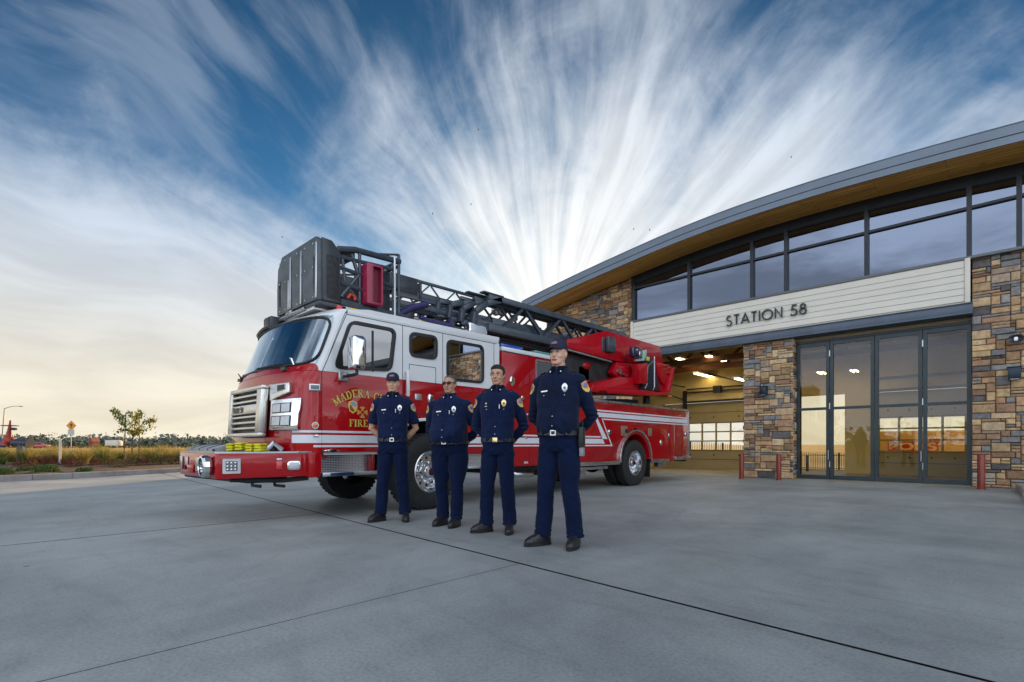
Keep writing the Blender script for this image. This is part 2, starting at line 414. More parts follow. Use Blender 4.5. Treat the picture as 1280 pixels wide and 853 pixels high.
# one sheet reaching the horizon; it falls away gently behind the station
bm = B()
def gz(x, y):
    a = min(1, max(0, (y-20.5)/22)); b = min(1, max(0, (x+17)/8)); return -.02-.86*(a*a*(3-2*a))*b
xs = [-4000, -1500, -600, -250, -120, -70]+[-45+3*i for i in range(30)]+[60, 100, 250, 600, 1500, 4000]
ys = [-4000, -1500, -600, -250, -120, -60, -30, -15, 0, 8, 15, 19.9]+[20.5+2*i for i in range(12)]+[48, 60, 90, 160, 300, 600, 1500, 4000]
g = [[bm.verts.new((x, y, gz(x, y))) for x in xs] for y in ys]
for a, c in zip(g, g[1:]):
    for i in range(len(xs)-1): bm.faces.new([a[i], a[i+1], c[i+1], c[i]])
tag(mk('ground', bm, M_field, smooth=60), kind='structure')
# kerb line on the left (curved), sampled from the photograph's kerb foot
K = [(-17.2, -14), (-17.9, -7), (-18.3, -3), (-18.6, .25), (-19.0, 1.7), (-19.6, 3.2), (-20.5, 4.7), (-21.8, 6.0), (-23.6, 7.2), (-26, 8.1), (-30, 9.0), (-40, 9.8), (-60, 10.2)]
def cat(P, n=6):
    out = []
    for i in range(len(P)-1):
        p0, p1, p2, p3 = [Vector(P[max(0, min(len(P)-1, j))]) for j in (i-1, i, i+1, i+2)]
        for k in range(n):
            t = k/n; out.append(.5*((2*p1)+(p2-p0)*t+(2*p0-5*p1+4*p2-p3)*t*t+(3*p1-p0-3*p2+p3)*t**3))
    out.append(Vector(P[-1])); return out
KC = cat(K)
# apron slabs: big slabs of concrete with real joints between them (gaps over a dark bed)
bm = B(); sheet(bm, [(p.x, p.y) for p in KC]+[(-60, 21.2), (30, 21.2), (30, -14)], -.012, 'z')
tag(mk('joint_bed', bm, mat('joint_filler', (.035, .035, .033), .9), smooth=None), kind='structure')
def jy(x): return 2.80-.062*(x+.05)            # the long joint
J = .014
def apron(pts, name='apron'):
    bm = B(); sheet(bm, pts, .0, 'z'); bmesh.ops.recalc_face_normals(bm, faces=bm.faces)
    if bm.faces[:][0].normal.z < 0: bmesh.ops.reverse_faces(bm, faces=bm.faces)
    return bm
M_conc2 = M_conc
bounds = [30, 1.25, -2.78, -6.76, -1e3]
far = [(p.x, p.y) for p in KC if p.y > jy(p.x)]
# slab beyond the long joint
bm = apron([(30, jy(30)+J), (30, 21.2), (-60, 21.2)]+far[::-1]+[(-19.75, jy(-19.75)+J)]); tag(mk('apron', bm, M_conc, smooth=None), kind='structure')
near = [(p.x, p.y) for p in KC if p.y < jy(p.x)-.02]
def jx(k, y): return bounds[k]+.012*(y)
segs = [(30, 1.25), (1.25, -2.78), (-2.78, -6.76)]
for i, (xr, xl) in enumerate(segs):
    jj = J if xl == -6.76 else .004
    jr = J if xr == -6.76 else (.004 if xr != 30 else 0)
    bm = apron([(xr-jr, -14), (xr-jr, jy(xr)-J), (xl+jj, jy(xl)-J), (xl+jj, -14)]); tag(mk('apron', bm, M_conc, smooth=None), kind='structure')
bm = apron([(-6.76-J, -14), (-6.76-J, jy(-6.76)-J), (-19.7, jy(-19.7)-J)]+near[::-1]); tag(mk('apron', bm, M_conc, smooth=None), kind='structure')
# kerb body
def strip(bm, C, off0, off1, z0, z1, r=.02):
    prof = [(off0, z0), (off0, z1-r), (off0+(r if off1 > off0 else -r), z1), (off1, z1), (off1, z0)]
    rows = []
    for i, p in enumerate(C):
        t = (C[min(i+1, len(C)-1)]-C[max(i-1, 0)]).normalized(); nrm = Vector((-t.y, t.x))
        rows.append([bm.verts.new((p.x+nrm.x*o, p.y+nrm.y*o, z)) for o, z in prof])
    for a, c in zip(rows, rows[1:]):
        for k in range(len(prof)-1): bm.faces.new([a[k], a[k+1], c[k+1], c[k]])
    bmesh.ops.recalc_face_normals(bm, faces=bm.faces); return bm
bm = B(); i0 = 0
for a in range(0, len(KC)-1, 4):              # kerb cast in lengths with fine gaps
    seg = [p.copy() for p in KC[a:a+5]]
    if len(seg) < 2: continue
    d = (seg[1]-seg[0]).normalized(); seg[0] += d*.012
    strip(bm, seg, 0, .17, -.01, .15)
tag(mk('kerb', bm, M_kerb, smooth=40), kind='structure')
# planting bed soil behind the kerb, raised and lumpy
M_soil = mat('bark_mulch', (.10, .060, .036), .95, col2=(.045, .028, .018), vscale=14, bump=.9, bscale=30, detail=9)
bm = B(); rows = []
for i, p in enumerate(KC):
    t = (KC[min(i+1, len(KC)-1)]-KC[max(i-1, 0)]).normalized(); nrm = Vector((-t.y, t.x)); row = []
    for k in range(13):
        o = .17+k*.95; q = p+nrm*o
        row.append(bm.verts.new((q.x, q.y, .10+.07*noise.noise(Vector((q.x*1.3, q.y*1.3, 0)))+.05*math.sin(k/12*PI) - (.12 if k == 12 else 0))))
    rows.append(row)
for a, c in zip(rows, rows[1:]):
    for k in range(12): bm.faces.new([a[k], a[k+1], c[k+1], c[k]])
bmesh.ops.recalc_face_normals(bm, faces=bm.faces)
tag(mk('planting_bed', bm, M_soil, smooth=60), kind='structure')
# kerb on the right, running out from the station wall
bm = B(); seg = [Vector((.17, 15.0)), Vector((.22, 13.8)), Vector((.28, 12.4)), Vector((.36, 10.5)), Vector((.5, 7))]
for a, c in zip(seg, seg[1:]):
    d = (c-a).normalized()*.01; strip(bm, [a+d, c], 0, .16, -.01, .14)
tag(mk('kerb', bm, M_kerb, smooth=40), kind='structure')
bm = B(); prism(bm, [(.34, 15.0), (.40, 13), (.5, 10.5), (.66, 7.03), (24, 7.03), (24, 15.0)], -.01, .12, 'z')
tag(mk('path', bm, M_kerb, smooth=None), kind='structure')
# service road across the field (only grazed by the eye) 
bm = B(); sheet(bm, [(-400, -19), (-34, -19.5), (-34, -25), (-400, -32)], -.008, 'z'); tag(mk('road', bm, mat('asphalt', (.06, .06, .062), .85, bump=.2, bscale=60, var=.2), smooth=None), kind='structure')
# ---------------------------------------------------------------- fire station
FY = 15.4; BY = 19.6
ST = thing('fire_station', (-4.8, FY, 0), 'modern stone fire station with curved roof and the lettering STATION 58 over its bays', 'building')
M_stone = bpy.data.materials.new('ledger_stone'); M_stone.use_nodes = True
def _():
    N = M_stone.node_tree.nodes; L = M_stone.node_tree.links; b = N['Principled BSDF']
    a = N.new('ShaderNodeAttribute'); a.attribute_name = 'stone'; tc = N.new('ShaderNodeTexCoord')
    n = N.new('ShaderNodeTexNoise'); n.inputs['Scale'].default_value = 9; n.inputs['Detail'].default_value = 9; n.inputs['Roughness'].default_value = .7; L.new(tc.outputs['Object'], n.inputs['Vector'])
    r = N.new('ShaderNodeValToRGB'); L.new(n.outputs['Fac'], r.inputs['Fac']); e = r.color_ramp.elements
    e[0].position = .3; e[0].color = (.55, .52, .5, 1); e[1].position = .7; e[1].color = (1.25, 1.2, 1.15, 1)
    x = N.new('ShaderNodeMix'); x.data_type = 'RGBA'; x.blend_type = 'MULTIPLY'; x.inputs['Factor'].default_value = 1
    A, Bq = [i for i in x.inputs if i.type == 'RGBA']; L.new(a.outputs['Color'], A); L.new(r.outputs['Color'], Bq)
    L.new([o for o in x.outputs if o.type == 'RGBA'][0], b.inputs['Base Color']); b.inputs['Roughness'].default_value = .85
    n2 = N.new('ShaderNodeTexNoise'); n2.inputs['Scale'].default_value = 22; n2.inputs['Detail'].default_value = 8; L.new(tc.outputs['Object'], n2.inputs['Vector'])
    bp = N.new('ShaderNodeBump'); bp.inputs['Strength'].default_value = .7; bp.inputs['Distance'].default_value = .025; L.new(n2.outputs['Fac'], bp.inputs['Height']); L.new(bp.outputs['Normal'], b.inputs['Normal'])
_()
STC = [(.36, .235, .12), (.44, .31, .17), (.29, .175, .09), (.50, .38, .22), (.17, .18, .19), (.22, .225, .23), (.33, .19, .11), (.40, .25, .13), (.25, .15, .085), (.11, .105, .11), (.47, .33, .16), (.34, .27, .2)]
M_mortar = mat('mortar', (.10, .08, .06), .95)
def stones(name, x0, x1, z0, z1, y, parent, topf=None, face='y', seed=1):
    """irregular ledger stone laid over a mortar face; stones are real blocks of uneven depth"""
    R = random.Random(seed); cu, cv = .078, .066
    nx = max(1, round((x1-x0)/cu)); nz = round((z1-z0)/cv); cu = (x1-x0)/nx; cv = (z1-z0)/nz
    occ = [[0]*nz for _ in range(nx)]; bm = B(); cl = bm.loops.layers.float_color.new('stone')
    for j in range(nz):
        i = 0
        while i < nx:
            if occ[i][j]: i += 1; continue
            hmax = R.choice([1, 1, 1, 1, 2, 2, 2, 3, 3] if nx > 6 else [1, 2, 2, 3]); wmax = R.choice([2, 3, 4, 4, 5, 6] if hmax < 4 else [3, 4, 5])
            w = 0
            while i+w < nx and w < wmax and not occ[i+w][j]: w += 1
            h = min(hmax, nz-j)
            if w <= 1: h = min(h, 2)
            for a in range(i, i+w):
                for q in range(j, j+h): occ[a][q] = 1
            g_ = .006
            X0, X1, Z0, Z1 = x0+i*cu+g_, x0+(i+w)*cu-g_, z0+j*cv+g_, z0+(j+h)*cv-g_
            if topf and Z0 > topf((X0+X1)/2)-.01: i += w; continue
            if topf: Z1 = min(Z1, topf((X0+X1)/2))
            d = R.uniform(.03, .065); k = R.uniform(.010, .022); jt = lambda: R.uniform(-.006, .006)
            c = STC[R.randrange(len(STC))]; s = R.uniform(1.05, 1.7); gg = (c[0]+c[1]+c[2])/3; c = ((c[0]*.85+gg*.17)*s, (c[1]*.85+gg*.15)*s, (c[2]*.85+gg*.12)*s, 1)
            def P(u, w_, v): return bm.verts.new((u, y-w_, v) if face == 'y' else (y-w_*(1 if face == 'xm' else -1), u, v))
            base = [P(X0, -.02, Z0), P(X1, -.02, Z0), P(X1, -.02, Z1), P(X0, -.02, Z1)]
            mid = [P(X0, d-k, Z0), P(X1, d-k, Z0), P(X1, d-k, Z1), P(X0, d-k, Z1)]
            top = [P(X0+k+jt(), d+jt(), Z0+k+jt()), P(X1-k+jt(), d+jt(), Z0+k+jt()), P(X1-k+jt(), d+jt(), Z1-k+jt()), P(X0+k+jt(), d+jt(), Z1-k+jt())]
            fs = [bm.faces.new(top)]
            for A_, B_ in ((base, mid), (mid, top)):
                for q in range(4): fs.append(bm.faces.new([A_[q], A_[(q+1) % 4], B_[(q+1) % 4], B_[q]]))
            for f in fs:
                for l in f.loops: l[cl] = c
            i += w
    bmesh.ops.recalc_face_normals(bm, faces=bm.faces)
    return mk(name, bm, M_stone, parent, smooth=None)
# curved roof line: soffit height over X
RC = [(-13.2, 6.03), (-12.45, 6.17), (-10.7, 6.45), (-8.9, 6.70), (-7.1, 6.92), (-5.35, 7.05), (-3.6, 7.09), (-2.0, 7.06), (-.3, 6.98), (1.5, 6.85), (4, 6.6), (7, 6.2), (10, 5.7)]
RCc = cat(RC, 5)
def sof(x):
    for a, b in zip(RCc, RCc[1:]):
        if a.x <= x <= b.x: return a.y+(b.y-a.y)*(x-a.x)/(b.x-a.x)
    return RCc[0].y if x < RCc[0].x else RCc[-1].y
XL, XR, XC0, XC1, XRW = -9.17, 7.5, -5.44, -4.19, -.50
HB = 3.87
# structural walls behind the stone (mortar colour shows in the joints)
M_in = mat('interior_paint', (.76, .58, .24), .8, var=.05)
def part(name, bm, m, parent=ST, **k): return mk(name, bm, m, parent, **k)
YW = FY+.03
XE = -13.0
wallL = part('stone_wall', box(B(), XE, XL, YW, YW+.25, 0, sof(XL)-.25), M_mortar, smooth=None)
bm = B(); prism(bm, [(XE, 4.0), (XL, 4.0), (XL, sof(XL)-.02)]+[(p.x, p.y-.02) for p in reversed(RCc) if XE < p.x < XL]+[(XE, sof(XE)-.02)], YW+.012, YW+.24, 'y')
part('upper_wall', bm, M_mortar, smooth=None)
stones('stone_cladding', XE, XL, 0, 6.9, YW, wallL, topf=lambda x: sof(x)-.03, seed=3)
pier = part('stone_pier', box(B(), XC0, XC1, YW, YW+.9, 0, HB), M_mortar, smooth=None)
stones('stone_cladding', XC0-.03, XC1+.03, 0, HB, YW, pier, seed=11)
stones('stone_return', YW-.03, YW+.9, 0, HB, XC0, pier, face='xm', seed=12)
stones('stone_return', YW-.03, YW+.5, 0, HB, XC1, pier, face='xp', seed=13)
wallR = part('stone_wall', box(B(), XRW, XR, YW, YW+.3, 0, 5.14), M_mortar, smooth=None)
stones('stone_cladding', XRW-.02, XR, 0, 5.14, YW, wallR, seed=21)
# lap-siding band with the sign, steel beam under it
M_sid = mat('siding_paint', (.76, .73, .63), .5, var=.04, vscale=2, bump=.05, bscale=15)
M_beam = mat('blue_grey_steel', (.085, .115, .155), .45, .1, var=.15, vscale=3)
M_frame = mat('dark_window_frame', (.010, .016, .022), .35, .2, var=.2, vscale=5)
M_frame2 = mat('door_frame_grey_green', (.028, .045, .050), .38, .2, var=.2, vscale=5)
M_soff = bpy.data.materials.new('cedar_soffit'); M_soff.use_nodes = True
def _():
    N = M_soff.node_tree.nodes; L = M_soff.node_tree.links; b = N['Principled BSDF']; tc = N.new('ShaderNodeTexCoord')
    mp = N.new('ShaderNodeMapping'); mp.inputs['Scale'].default_value = (.5, 7, 1); L.new(tc.outputs['Object'], mp.inputs['Vector'])
    n = N.new('ShaderNodeTexNoise'); n.inputs['Scale'].default_value = 2; n.inputs['Detail'].default_value = 8; n.inputs['Distortion'].default_value = .4; L.new(mp.outputs['Vector'], n.inputs['Vector'])
    r = N.new('ShaderNodeValToRGB'); L.new(n.outputs['Fac'], r.inputs['Fac']); e = r.color_ramp.elements
    e[0].position = .3; e[0].color = (.66, .31, .06, 1); e[1].position = .7; e[1].color = (.95, .57, .15, 1)
    br = N.new('ShaderNodeTexBrick'); br.inputs['Scale'].default_value = 1; br.inputs['Brick Width'].default_value = 2.6; br.inputs['Row Height'].default_value = .14; br.inputs['Mortar Size'].default_value = .006
    for k, v in (('Color1', (1, 1, 1, 1)), ('Color2', (.74, .70, .66, 1)), ('Mortar', (.2, .15, .1, 1))): br.inputs[k].default_value = v
    L.new(tc.outputs['Object'], br.inputs['Vector'])
    v = N.new('ShaderNodeTexVoronoi'); v.inputs['Scale'].default_value = 2.3; mp2 = N.new('ShaderNodeMapping'); mp2.inputs['Scale'].default_value = (.7, 1.6, 1); L.new(tc.outputs['Object'], mp2.inputs['Vector']); L.new(mp2.outputs['Vector'], v.inputs['Vector'])
    r2 = N.new('ShaderNodeValToRGB'); L.new(v.outputs['Distance'], r2.inputs['Fac']); r2.color_ramp.elements[0].position = .04; r2.color_ramp.elements[0].color = (.35, .2, .1, 1); r2.color_ramp.elements[1].position = .13
    def mul(a, c):
        x = N.new('ShaderNodeMix'); x.data_type = 'RGBA'; x.blend_type = 'MULTIPLY'; x.inputs['Factor'].default_value = 1
        A, Bq = [i for i in x.inputs if i.type == 'RGBA']; L.new(a, A); L.new(c, Bq); return [o for o in x.outputs if o.type == 'RGBA'][0]
    L.new(mul(mul(r.outputs['Color'], br.outputs['Color']), r2.outputs['Color']), b.inputs['Base Color']); b.inputs['Roughness'].default_value = .5
_()
ZS0, ZS1 = 4.12, 5.10
bd = part('siding_band', box(B(), XL+.06, XRW-.07, FY-.10, FY+.25, ZS0+.004, ZS1), M_sid, bevel=.004)
bm = B(); n = 6
for i in range(n):
    z0 = ZS0+.05+i*(ZS1-ZS0-.07)/n; z1 = z0+(ZS1-ZS0-.07)/n-.008
    v = [(FY-.112, z0+.004), (FY-.130, z0), (FY-.122, z1), (FY-.112, z1)]
    prism(bm, [(y, z) for y, z in v], XL+.13, XRW-.14, 'x')
part('siding_board', bm, M_sid, bd, smooth=None)
bm = B(); box(bm, XL+.03, XL+.125, FY-.155, FY-.08, ZS0+.01, ZS1+.02); box(bm, XRW-.135, XRW-.04, FY-.155, FY-.08, ZS0+.01, ZS1+.02)
part('corner_trim', bm, M_sid, bd, bevel=.004)
bm = B(); box(bm, XL, XRW, FY-.155, FY+.30, HB+.035, ZS0-.02); box(bm, XL, XRW, FY-.185, FY+.30, ZS0-.018, ZS0); box(bm, XL, XRW, FY-.185, FY+.30, HB, HB+.033)
part('steel_beam', bm, M_beam, bevel=.003)
# lettering STATION 58 : stroke letters, extruded, on stand-offs
def arc(cx, cy, rx, ry, a0, a1, n=14): return [(cx+rx*math.cos(rad(a0+(a1-a0)*i/n)), cy+ry*math.sin(rad(a0+(a1-a0)*i/n))) for i in range(n+1)]
GEO = {
 'S': (.56, [arc(.28, .74, .21, .21, 40, 270)[:-1]+arc(.27, .265, .24, .235, 90, -150)]),
 'T': (.50, [[(0, .95), (.5, .95)], [(.25, .95), (.25, .05)]]),
 'A': (.74, [[(.0, .05), (.37, .97), (.74, .05)], [(.13, .34), (.61, .34)]]),
 'I': (.10, [[(.05, .97), (.05, .05)]]),
 'O': (.90, [arc(.45, .5, .44, .44, 0, 360, 32)]),
 'N': (.66, [[(.05, .05), (.05, .95), (.61, .07), (.61, .97)]]),
 '5': (.52, [[(.47, .95), (.15, .95), (.08, .56)]+arc(.22, .32, .27, .265, 115, -150)]),
 '8': (.54, [arc(.27, .735, .19, .20, 0, 360, 22), arc(.27, .29, .25, .24, 0, 360, 24)]), ' ': (.32, [])}
def stroke(bm, pts, w, f, d, closed=False):
    """ribbon of width w along pts, mapped by f(u,v,depth) and extruded to depth d"""
    m = len(pts); L0, L1 = [], []
    closed = closed or (Vector(pts[0])-Vector(pts[-1])).length < 1e-4
    for i, p in enumerate(pts):
        p = Vector(p)
        a = Vector(pts[i-1]) if i > 0 else (Vector(pts[-2]) if closed else None); b = Vector(pts[i+1]) if i < m-1 else (Vector(pts[1]) if closed else None)
        if a is None: t = (b-p).normalized(); k = 1
        elif b is None: t = (p-a).normalized(); k = 1
        else:
            t1 = (p-a).normalized(); t2 = (b-p).normalized(); t = (t1+t2); t = t.normalized() if t.length > 1e-5 else t1; k = min(2.2, 1/max(.3, t.dot(t1)))
        nrm = Vector((-t.y, t.x))*w/2*k; L0.append(p+nrm); L1.append(p-nrm)
    V = [[bm.verts.new(f(q.x, q.y, dd)) for q in Lx] for dd in (0, d) for Lx in (L0, L1)]
    a0, a1, b0, b1 = V
    for i in range(m-1):
        bm.faces.new([b0[i], b0[i+1], b1[i+1], b1[i]]); bm.faces.new([a0[i+1], a0[i], a1[i], a1[i+1]])
        bm.faces.new([a0[i], a0[i+1], b0[i+1], b0[i]]); bm.faces.new([a1[i+1], a1[i], b1[i], b1[i+1]])
    for i in (0, m-1): bm.faces.new([a0[i], b0[i], b1[i], a1[i]])
p0 = onY(908, 408, FY-.16); p1 = onY(1008, 392, FY-.16)
txt = 'STATION 58'; H = .30; gap = .20
wid = sum(GEO[c][0]+gap for c in txt)-gap; sx = (p1.x-p0.x)/wid; zb = p0.z-.01
x = 0; bm = B()
for c in txt+' ':
    for st in GEO[c][1]: stroke(bm, st, .12, lambda u, v, d, x=x: (p0.x+(x+u)*sx, FY-.16-d, zb+v*H), .03)
    if c == ' ' and len(bm.verts): bmesh.ops.recalc_face_normals(bm, faces=bm.faces); part('lettering', bm, M_frame, smooth=None); bm = B()
    x += GEO[c][0]+gap

# clerestory: frames, glass, transom
ZW0, ZT = 5.17, 6.275
M_gl = glass('clerestory_glass', (.09, .10, .13), .20, wav=.05, gcol=(.55, .64, .84))
wx = [XL+.10]+[onY(p, 350, FY).x for p in (862, 940.5, 983, 1083.5)]+[onY(1211.5, 300, FY).x, onY(1274, 300, FY).x, 2.1, 4.1, 6.0]
bm = B(); top = [(p.x, p.y) for p in RCc if wx[0]-.15 < p.x < 7.2]
YG = FY+.02
def fz(x): return sof(x)-.02
for x in wx: box(bm, x-.045, x+.045, YG-.09, YG+.06, ZW0+.002, fz(x)-.03)
pts = [wx[0]-.1]+[wx[0]+i*(7.1-wx[0])/40 for i in range(41)]
for a, b in zip(pts, pts[1:]):
    prism(bm, [(a, fz(a)-.23), (b, fz(b)-.23), (b, fz(b)+.06), (a, fz(a)+.06)], YG-.07, YG+.05, 'y')
box(bm, wx[0]-.1, 7.1, YG-.075, YG+.055, ZT-.03, ZT+.03)
part('clerestory_frame', bm, M_frame, smooth=None)
part('window_sill', box(B(), wx[0]-.16, XR, FY-.13, FY+.2, 5.102, 5.168), mat('sill_metal', (.13, .14, .15), .4, .3), bevel=.006)
for a, b in zip(wx, wx[1:]):
    w = part('clerestory_window', sheet(B(), [(a+.045, ZW0), (b-.045, ZW0), (b-.045, ZT-.03), (a+.045, ZT-.03)], YG, 'y'), M_gl, smooth=None)
    bm = B(); sheet(bm, [(a+.045, ZT+.03), (b-.045, ZT+.03), (b-.045, fz(b)-.22), (a+.045, fz(a)-.22)], YG-.003, 'y')
    part('transom_pane', bm, M_gl, w, smooth=None)
# blue curtains gathered beside a few mullions, behind the glass
bm = B()
for xc, w in ((wx[5]+.16, .22), (wx[5]-.14, .2), (wx[2]+.1, .1), (wx[3]+.12, .12), (wx[4]+.1, .1), (wx[6]-.2, .25)):
    n = 18; pr = [bm.verts.new((xc-w/2+w*i/n, YG+.22+.035*math.sin(i*2.1), ZW0+.02)) for i in range(n+1)]; qr = [bm.verts.new((xc-w/2+w*i/n, YG+.22+.035*math.sin(i*2.1), ZT+.3)) for i in range(n+1)]
    for i in range(n): bm.faces.new([pr[i], pr[i+1], qr[i+1], qr[i]])
part('curtain', bm, mat('blue_curtain', (.35, .55, .9), .8), smooth=80)
# roof shell, soffit, fascia
M_fas = mat('fascia_metal', (.155, .19, .235), .38, .4, var=.08, vscale=2)
yf, yb = 14.2, 24.5
rp = [(p.x, p.y) for p in RCc if p.x <= 10]
bm = B(); prism(bm, [(x, z+.03) for x, z in rp]+[(x, z+.33) for x, z in rp[::-1]], yf+.03, yb, 'y'); part('roof', bm, M_fas, smooth=None)
bm = B(); rows = [[bm.verts.new((x, y, z+.022)) for x, z in rp] for y in (yf+.02, YW+.3)]
for i in range(len(rp)-1): bm.faces.new([rows[0][i], rows[0][i+1], rows[1][i+1], rows[1][i]])
part('soffit', bm, M_soff, smooth=60)
bm = B(); prism(bm, [(x, z) for x, z in rp]+[(x, z+.155) for x, z in rp[::-1]], yf, yf+.03, 'y'); prism(bm, [(x, z+.163) for x, z in rp]+[(x, z+.36) for x, z in rp[::-1]], yf-.02, yf+.03, 'y')
prism(bm, [(x, z+.361) for x, z in rp]+[(x, z+.375) for x, z in rp[::-1]], yf-.035, yf+.12, 'y')
part('fascia', bm, M_fas, smooth=None)
bm = B(); box(bm, XE-.22, XE-.19, yf+.0, yb, 5.98, 6.36); part('fascia', bm, M_fas, smooth=None)
# small dome vent on the roof edge
c = onY(1227, 172, 14.5); bm = B(); ball(bm, (c.x, 14.5, sof(c.x)+.37), .09); part('roof_vent', bm, M_alu)
# ---- interior of the bays
bm = B()
box(bm, XE, XR, BY, BY+.2, 2.62, 7.0)                                    # back wall over the doors
box(bm, -30+17, onY(826, 560, BY).x, BY, BY+.2, 0, 2.62)
xa, xb = onY(934, 560, BY).x, onY(984, 560, BY).x
box(bm, xa, xb, BY, BY+.2, 0, 2.62)
xd0 = onY(1056, 560, BY).x; xd1 = onY(1094, 560, BY).x
box(bm, xd0, xd1, BY, BY+.2, 0, 2.62)
xe = onY(1212, 560, BY).x; box(bm, xe, XR, BY, BY+.2, 0, 2.62)
box(bm, XE, XE+.2, YW+.26, BY-.002, 0, 6.0); box(bm, XR-.2, XR, YW+.32, BY-.002, 0, 6.0)
part('back_wall', bm, M_in, smooth=None)
part('bay_floor', box(B(), XE, XR, FY+.06, BY+.35, .001, .012), M_slab, smooth=None)
part('bay_ceiling', box(B(), XE+.2, XR-.2, YW+.26, BY-.002, 5.02, 5.10), mat('ceiling_paint', (.55, .42, .18), .8), smooth=None)
# header behind the beam, floor of the clerestory box
M_red_steel = mat('red_oxide_steel', (.16, .045, .018), .6, var=.2)
bm = B()
for y in (16.9, 18.6):
    box(bm, XE+.25, XR-.25, y-.06, y+.06, 3.72, 3.90); box(bm, XE+.25, XR-.25, y-.06, y+.06, 4.82, 4.98)
    x = XE+.4; k = 0
    while x < XR-1.2:
        bar(bm, (x, y, 3.9), (x+.9, y, 4.82), .09, .09); bar(bm, (x+.9, y, 4.82), (x+1.8, y, 3.9), .09, .09); x += 1.8
part('roof_truss', bm, M_red_steel, smooth=None)
bm = B()
for x in [XE+.6+i*.55 for i in range(34)]: bar(bm, (x, YW+.4, 4.98), (x, BY-.1, 4.98), .03, .06); 
part('ceiling_joist', bm, M_black, smooth=None)
# sectional overhead doors in the back wall
M_door = mat('overhead_door_tan', (.48, .37, .16), .6, var=.05)
M_pane = glass('thin_pane', (.9, .92, .9), .04)
def overhead(x0, x1, zt, name='overhead_door'):
    cols = max(2, round((x1-x0)/.573)); cw = (x1-x0-.12)/cols
    zs = [.73, 1.09, 1.45, 1.80]
    holes = [rrect(x0+.06+i*cw+.03, x0+.06+(i+1)*cw-.03, zs[k]+.025, zs[k+1]-.025, .01, 1) for i in range(cols) for k in range(3)]
    bm = B(); prism(bm, [(x0, .012), (x1, .012), (x1, zt), (x0, zt)], BY+.06, BY+.10, 'y', holes=holes)
    d = part(name, bm, M_door, smooth=None)
    part('door_glass', sheet(B(), [(x0+.06, .75), (x1-.06, .75), (x1-.06, 1.8), (x0+.06, 1.8)], BY+.08, 'y'), M_pane, d, smooth=None)
    bm = B()
    for z in (.38, .72, 1.81, 2.2): box(bm, x0+.01, x1-.01, BY+.045, BY+.059, z-.006, z+.006)
    for i in range(4):
        for z in (.55, 2.02): box(bm, x0+.3+i*(x1-x0-.6)/3-.02, x0+.3+i*(x1-x0-.6)/3+.02, BY+.04, BY+.058, z-.03, z+.03)
    part('door_hinge', bm, M_under, d, smooth=None)
    return d
overhead(onY(826, 560, BY).x+.02, xa-.02, 2.60)
overhead(xd1+.02, xe-.02, 2.60)
# tracks, openers and torsion bars over the left door
bm = B(); xl = onY(856, 500, BY-.1).x
box(bm, xl-.06, xl+.06, BY-.16, BY-.03, 2.0, 3.1); box(bm, xl, xa, BY-.12, BY-.06, 2.60, 2.68); box(bm, xl+.1, xa, BY-.16, BY-.11, 2.98, 3.04); box(bm, xl+.1, xa, BY-.16, BY-.11, 3.12, 3.17)
box(bm, (xl+xa)/2+.0, (xl+xa)/2+.28, BY-.24, BY-.04, 2.94, 3.2)
for x in (xl+.05, xa-.05): box(bm, x-.02, x+.02, 16.2, BY-.2, 3.22, 3.27)
box(bm, xd1, xe, BY-.12, BY-.06, 2.60, 2.68); box(bm, xd1, xe, BY-.16, BY-.11, 3.0, 3.06)
bar(bm, (xl-.05, BY-.1, 2.75), (xl-.55, BY-.1, 2.95), .035); bar(bm, (xl-.55, BY-.1, 2.95), (xl-1.2, BY-.1, 2.98), .035)
part('door_track', bm, M_under, smooth=None)
# diffuser strips that are lit
M_lamp = mat('lit_tube', (1, .9, .6), .4, emit=(1, .78, .38), es=6)
for px, py, yy in ((895, 449, 17.3), (880, 470, 18.9), (930, 487, 18.6), (858, 452, 17.6), (1027, 470, 18.4), (1068, 478, 18.6)):
    q = onY(px, py, yy); z = min(4.6, max(3.2, q.z)); hl = .75 if px < 1000 else .28
    f = part('ceiling_light', box(B(), q.x-.10, q.x+.10, yy-hl, yy+hl, z+.03, z+.09), M_white, bevel=.005)
    bm = B(); box(bm, q.x-.07, q.x-.04, yy-hl+.03, yy+hl-.03, z, z+.028); box(bm, q.x+.04, q.x+.07, yy-hl+.03, yy+hl-.03, z, z+.028); part('light_tube', bm, M_lamp, f, smooth=None)
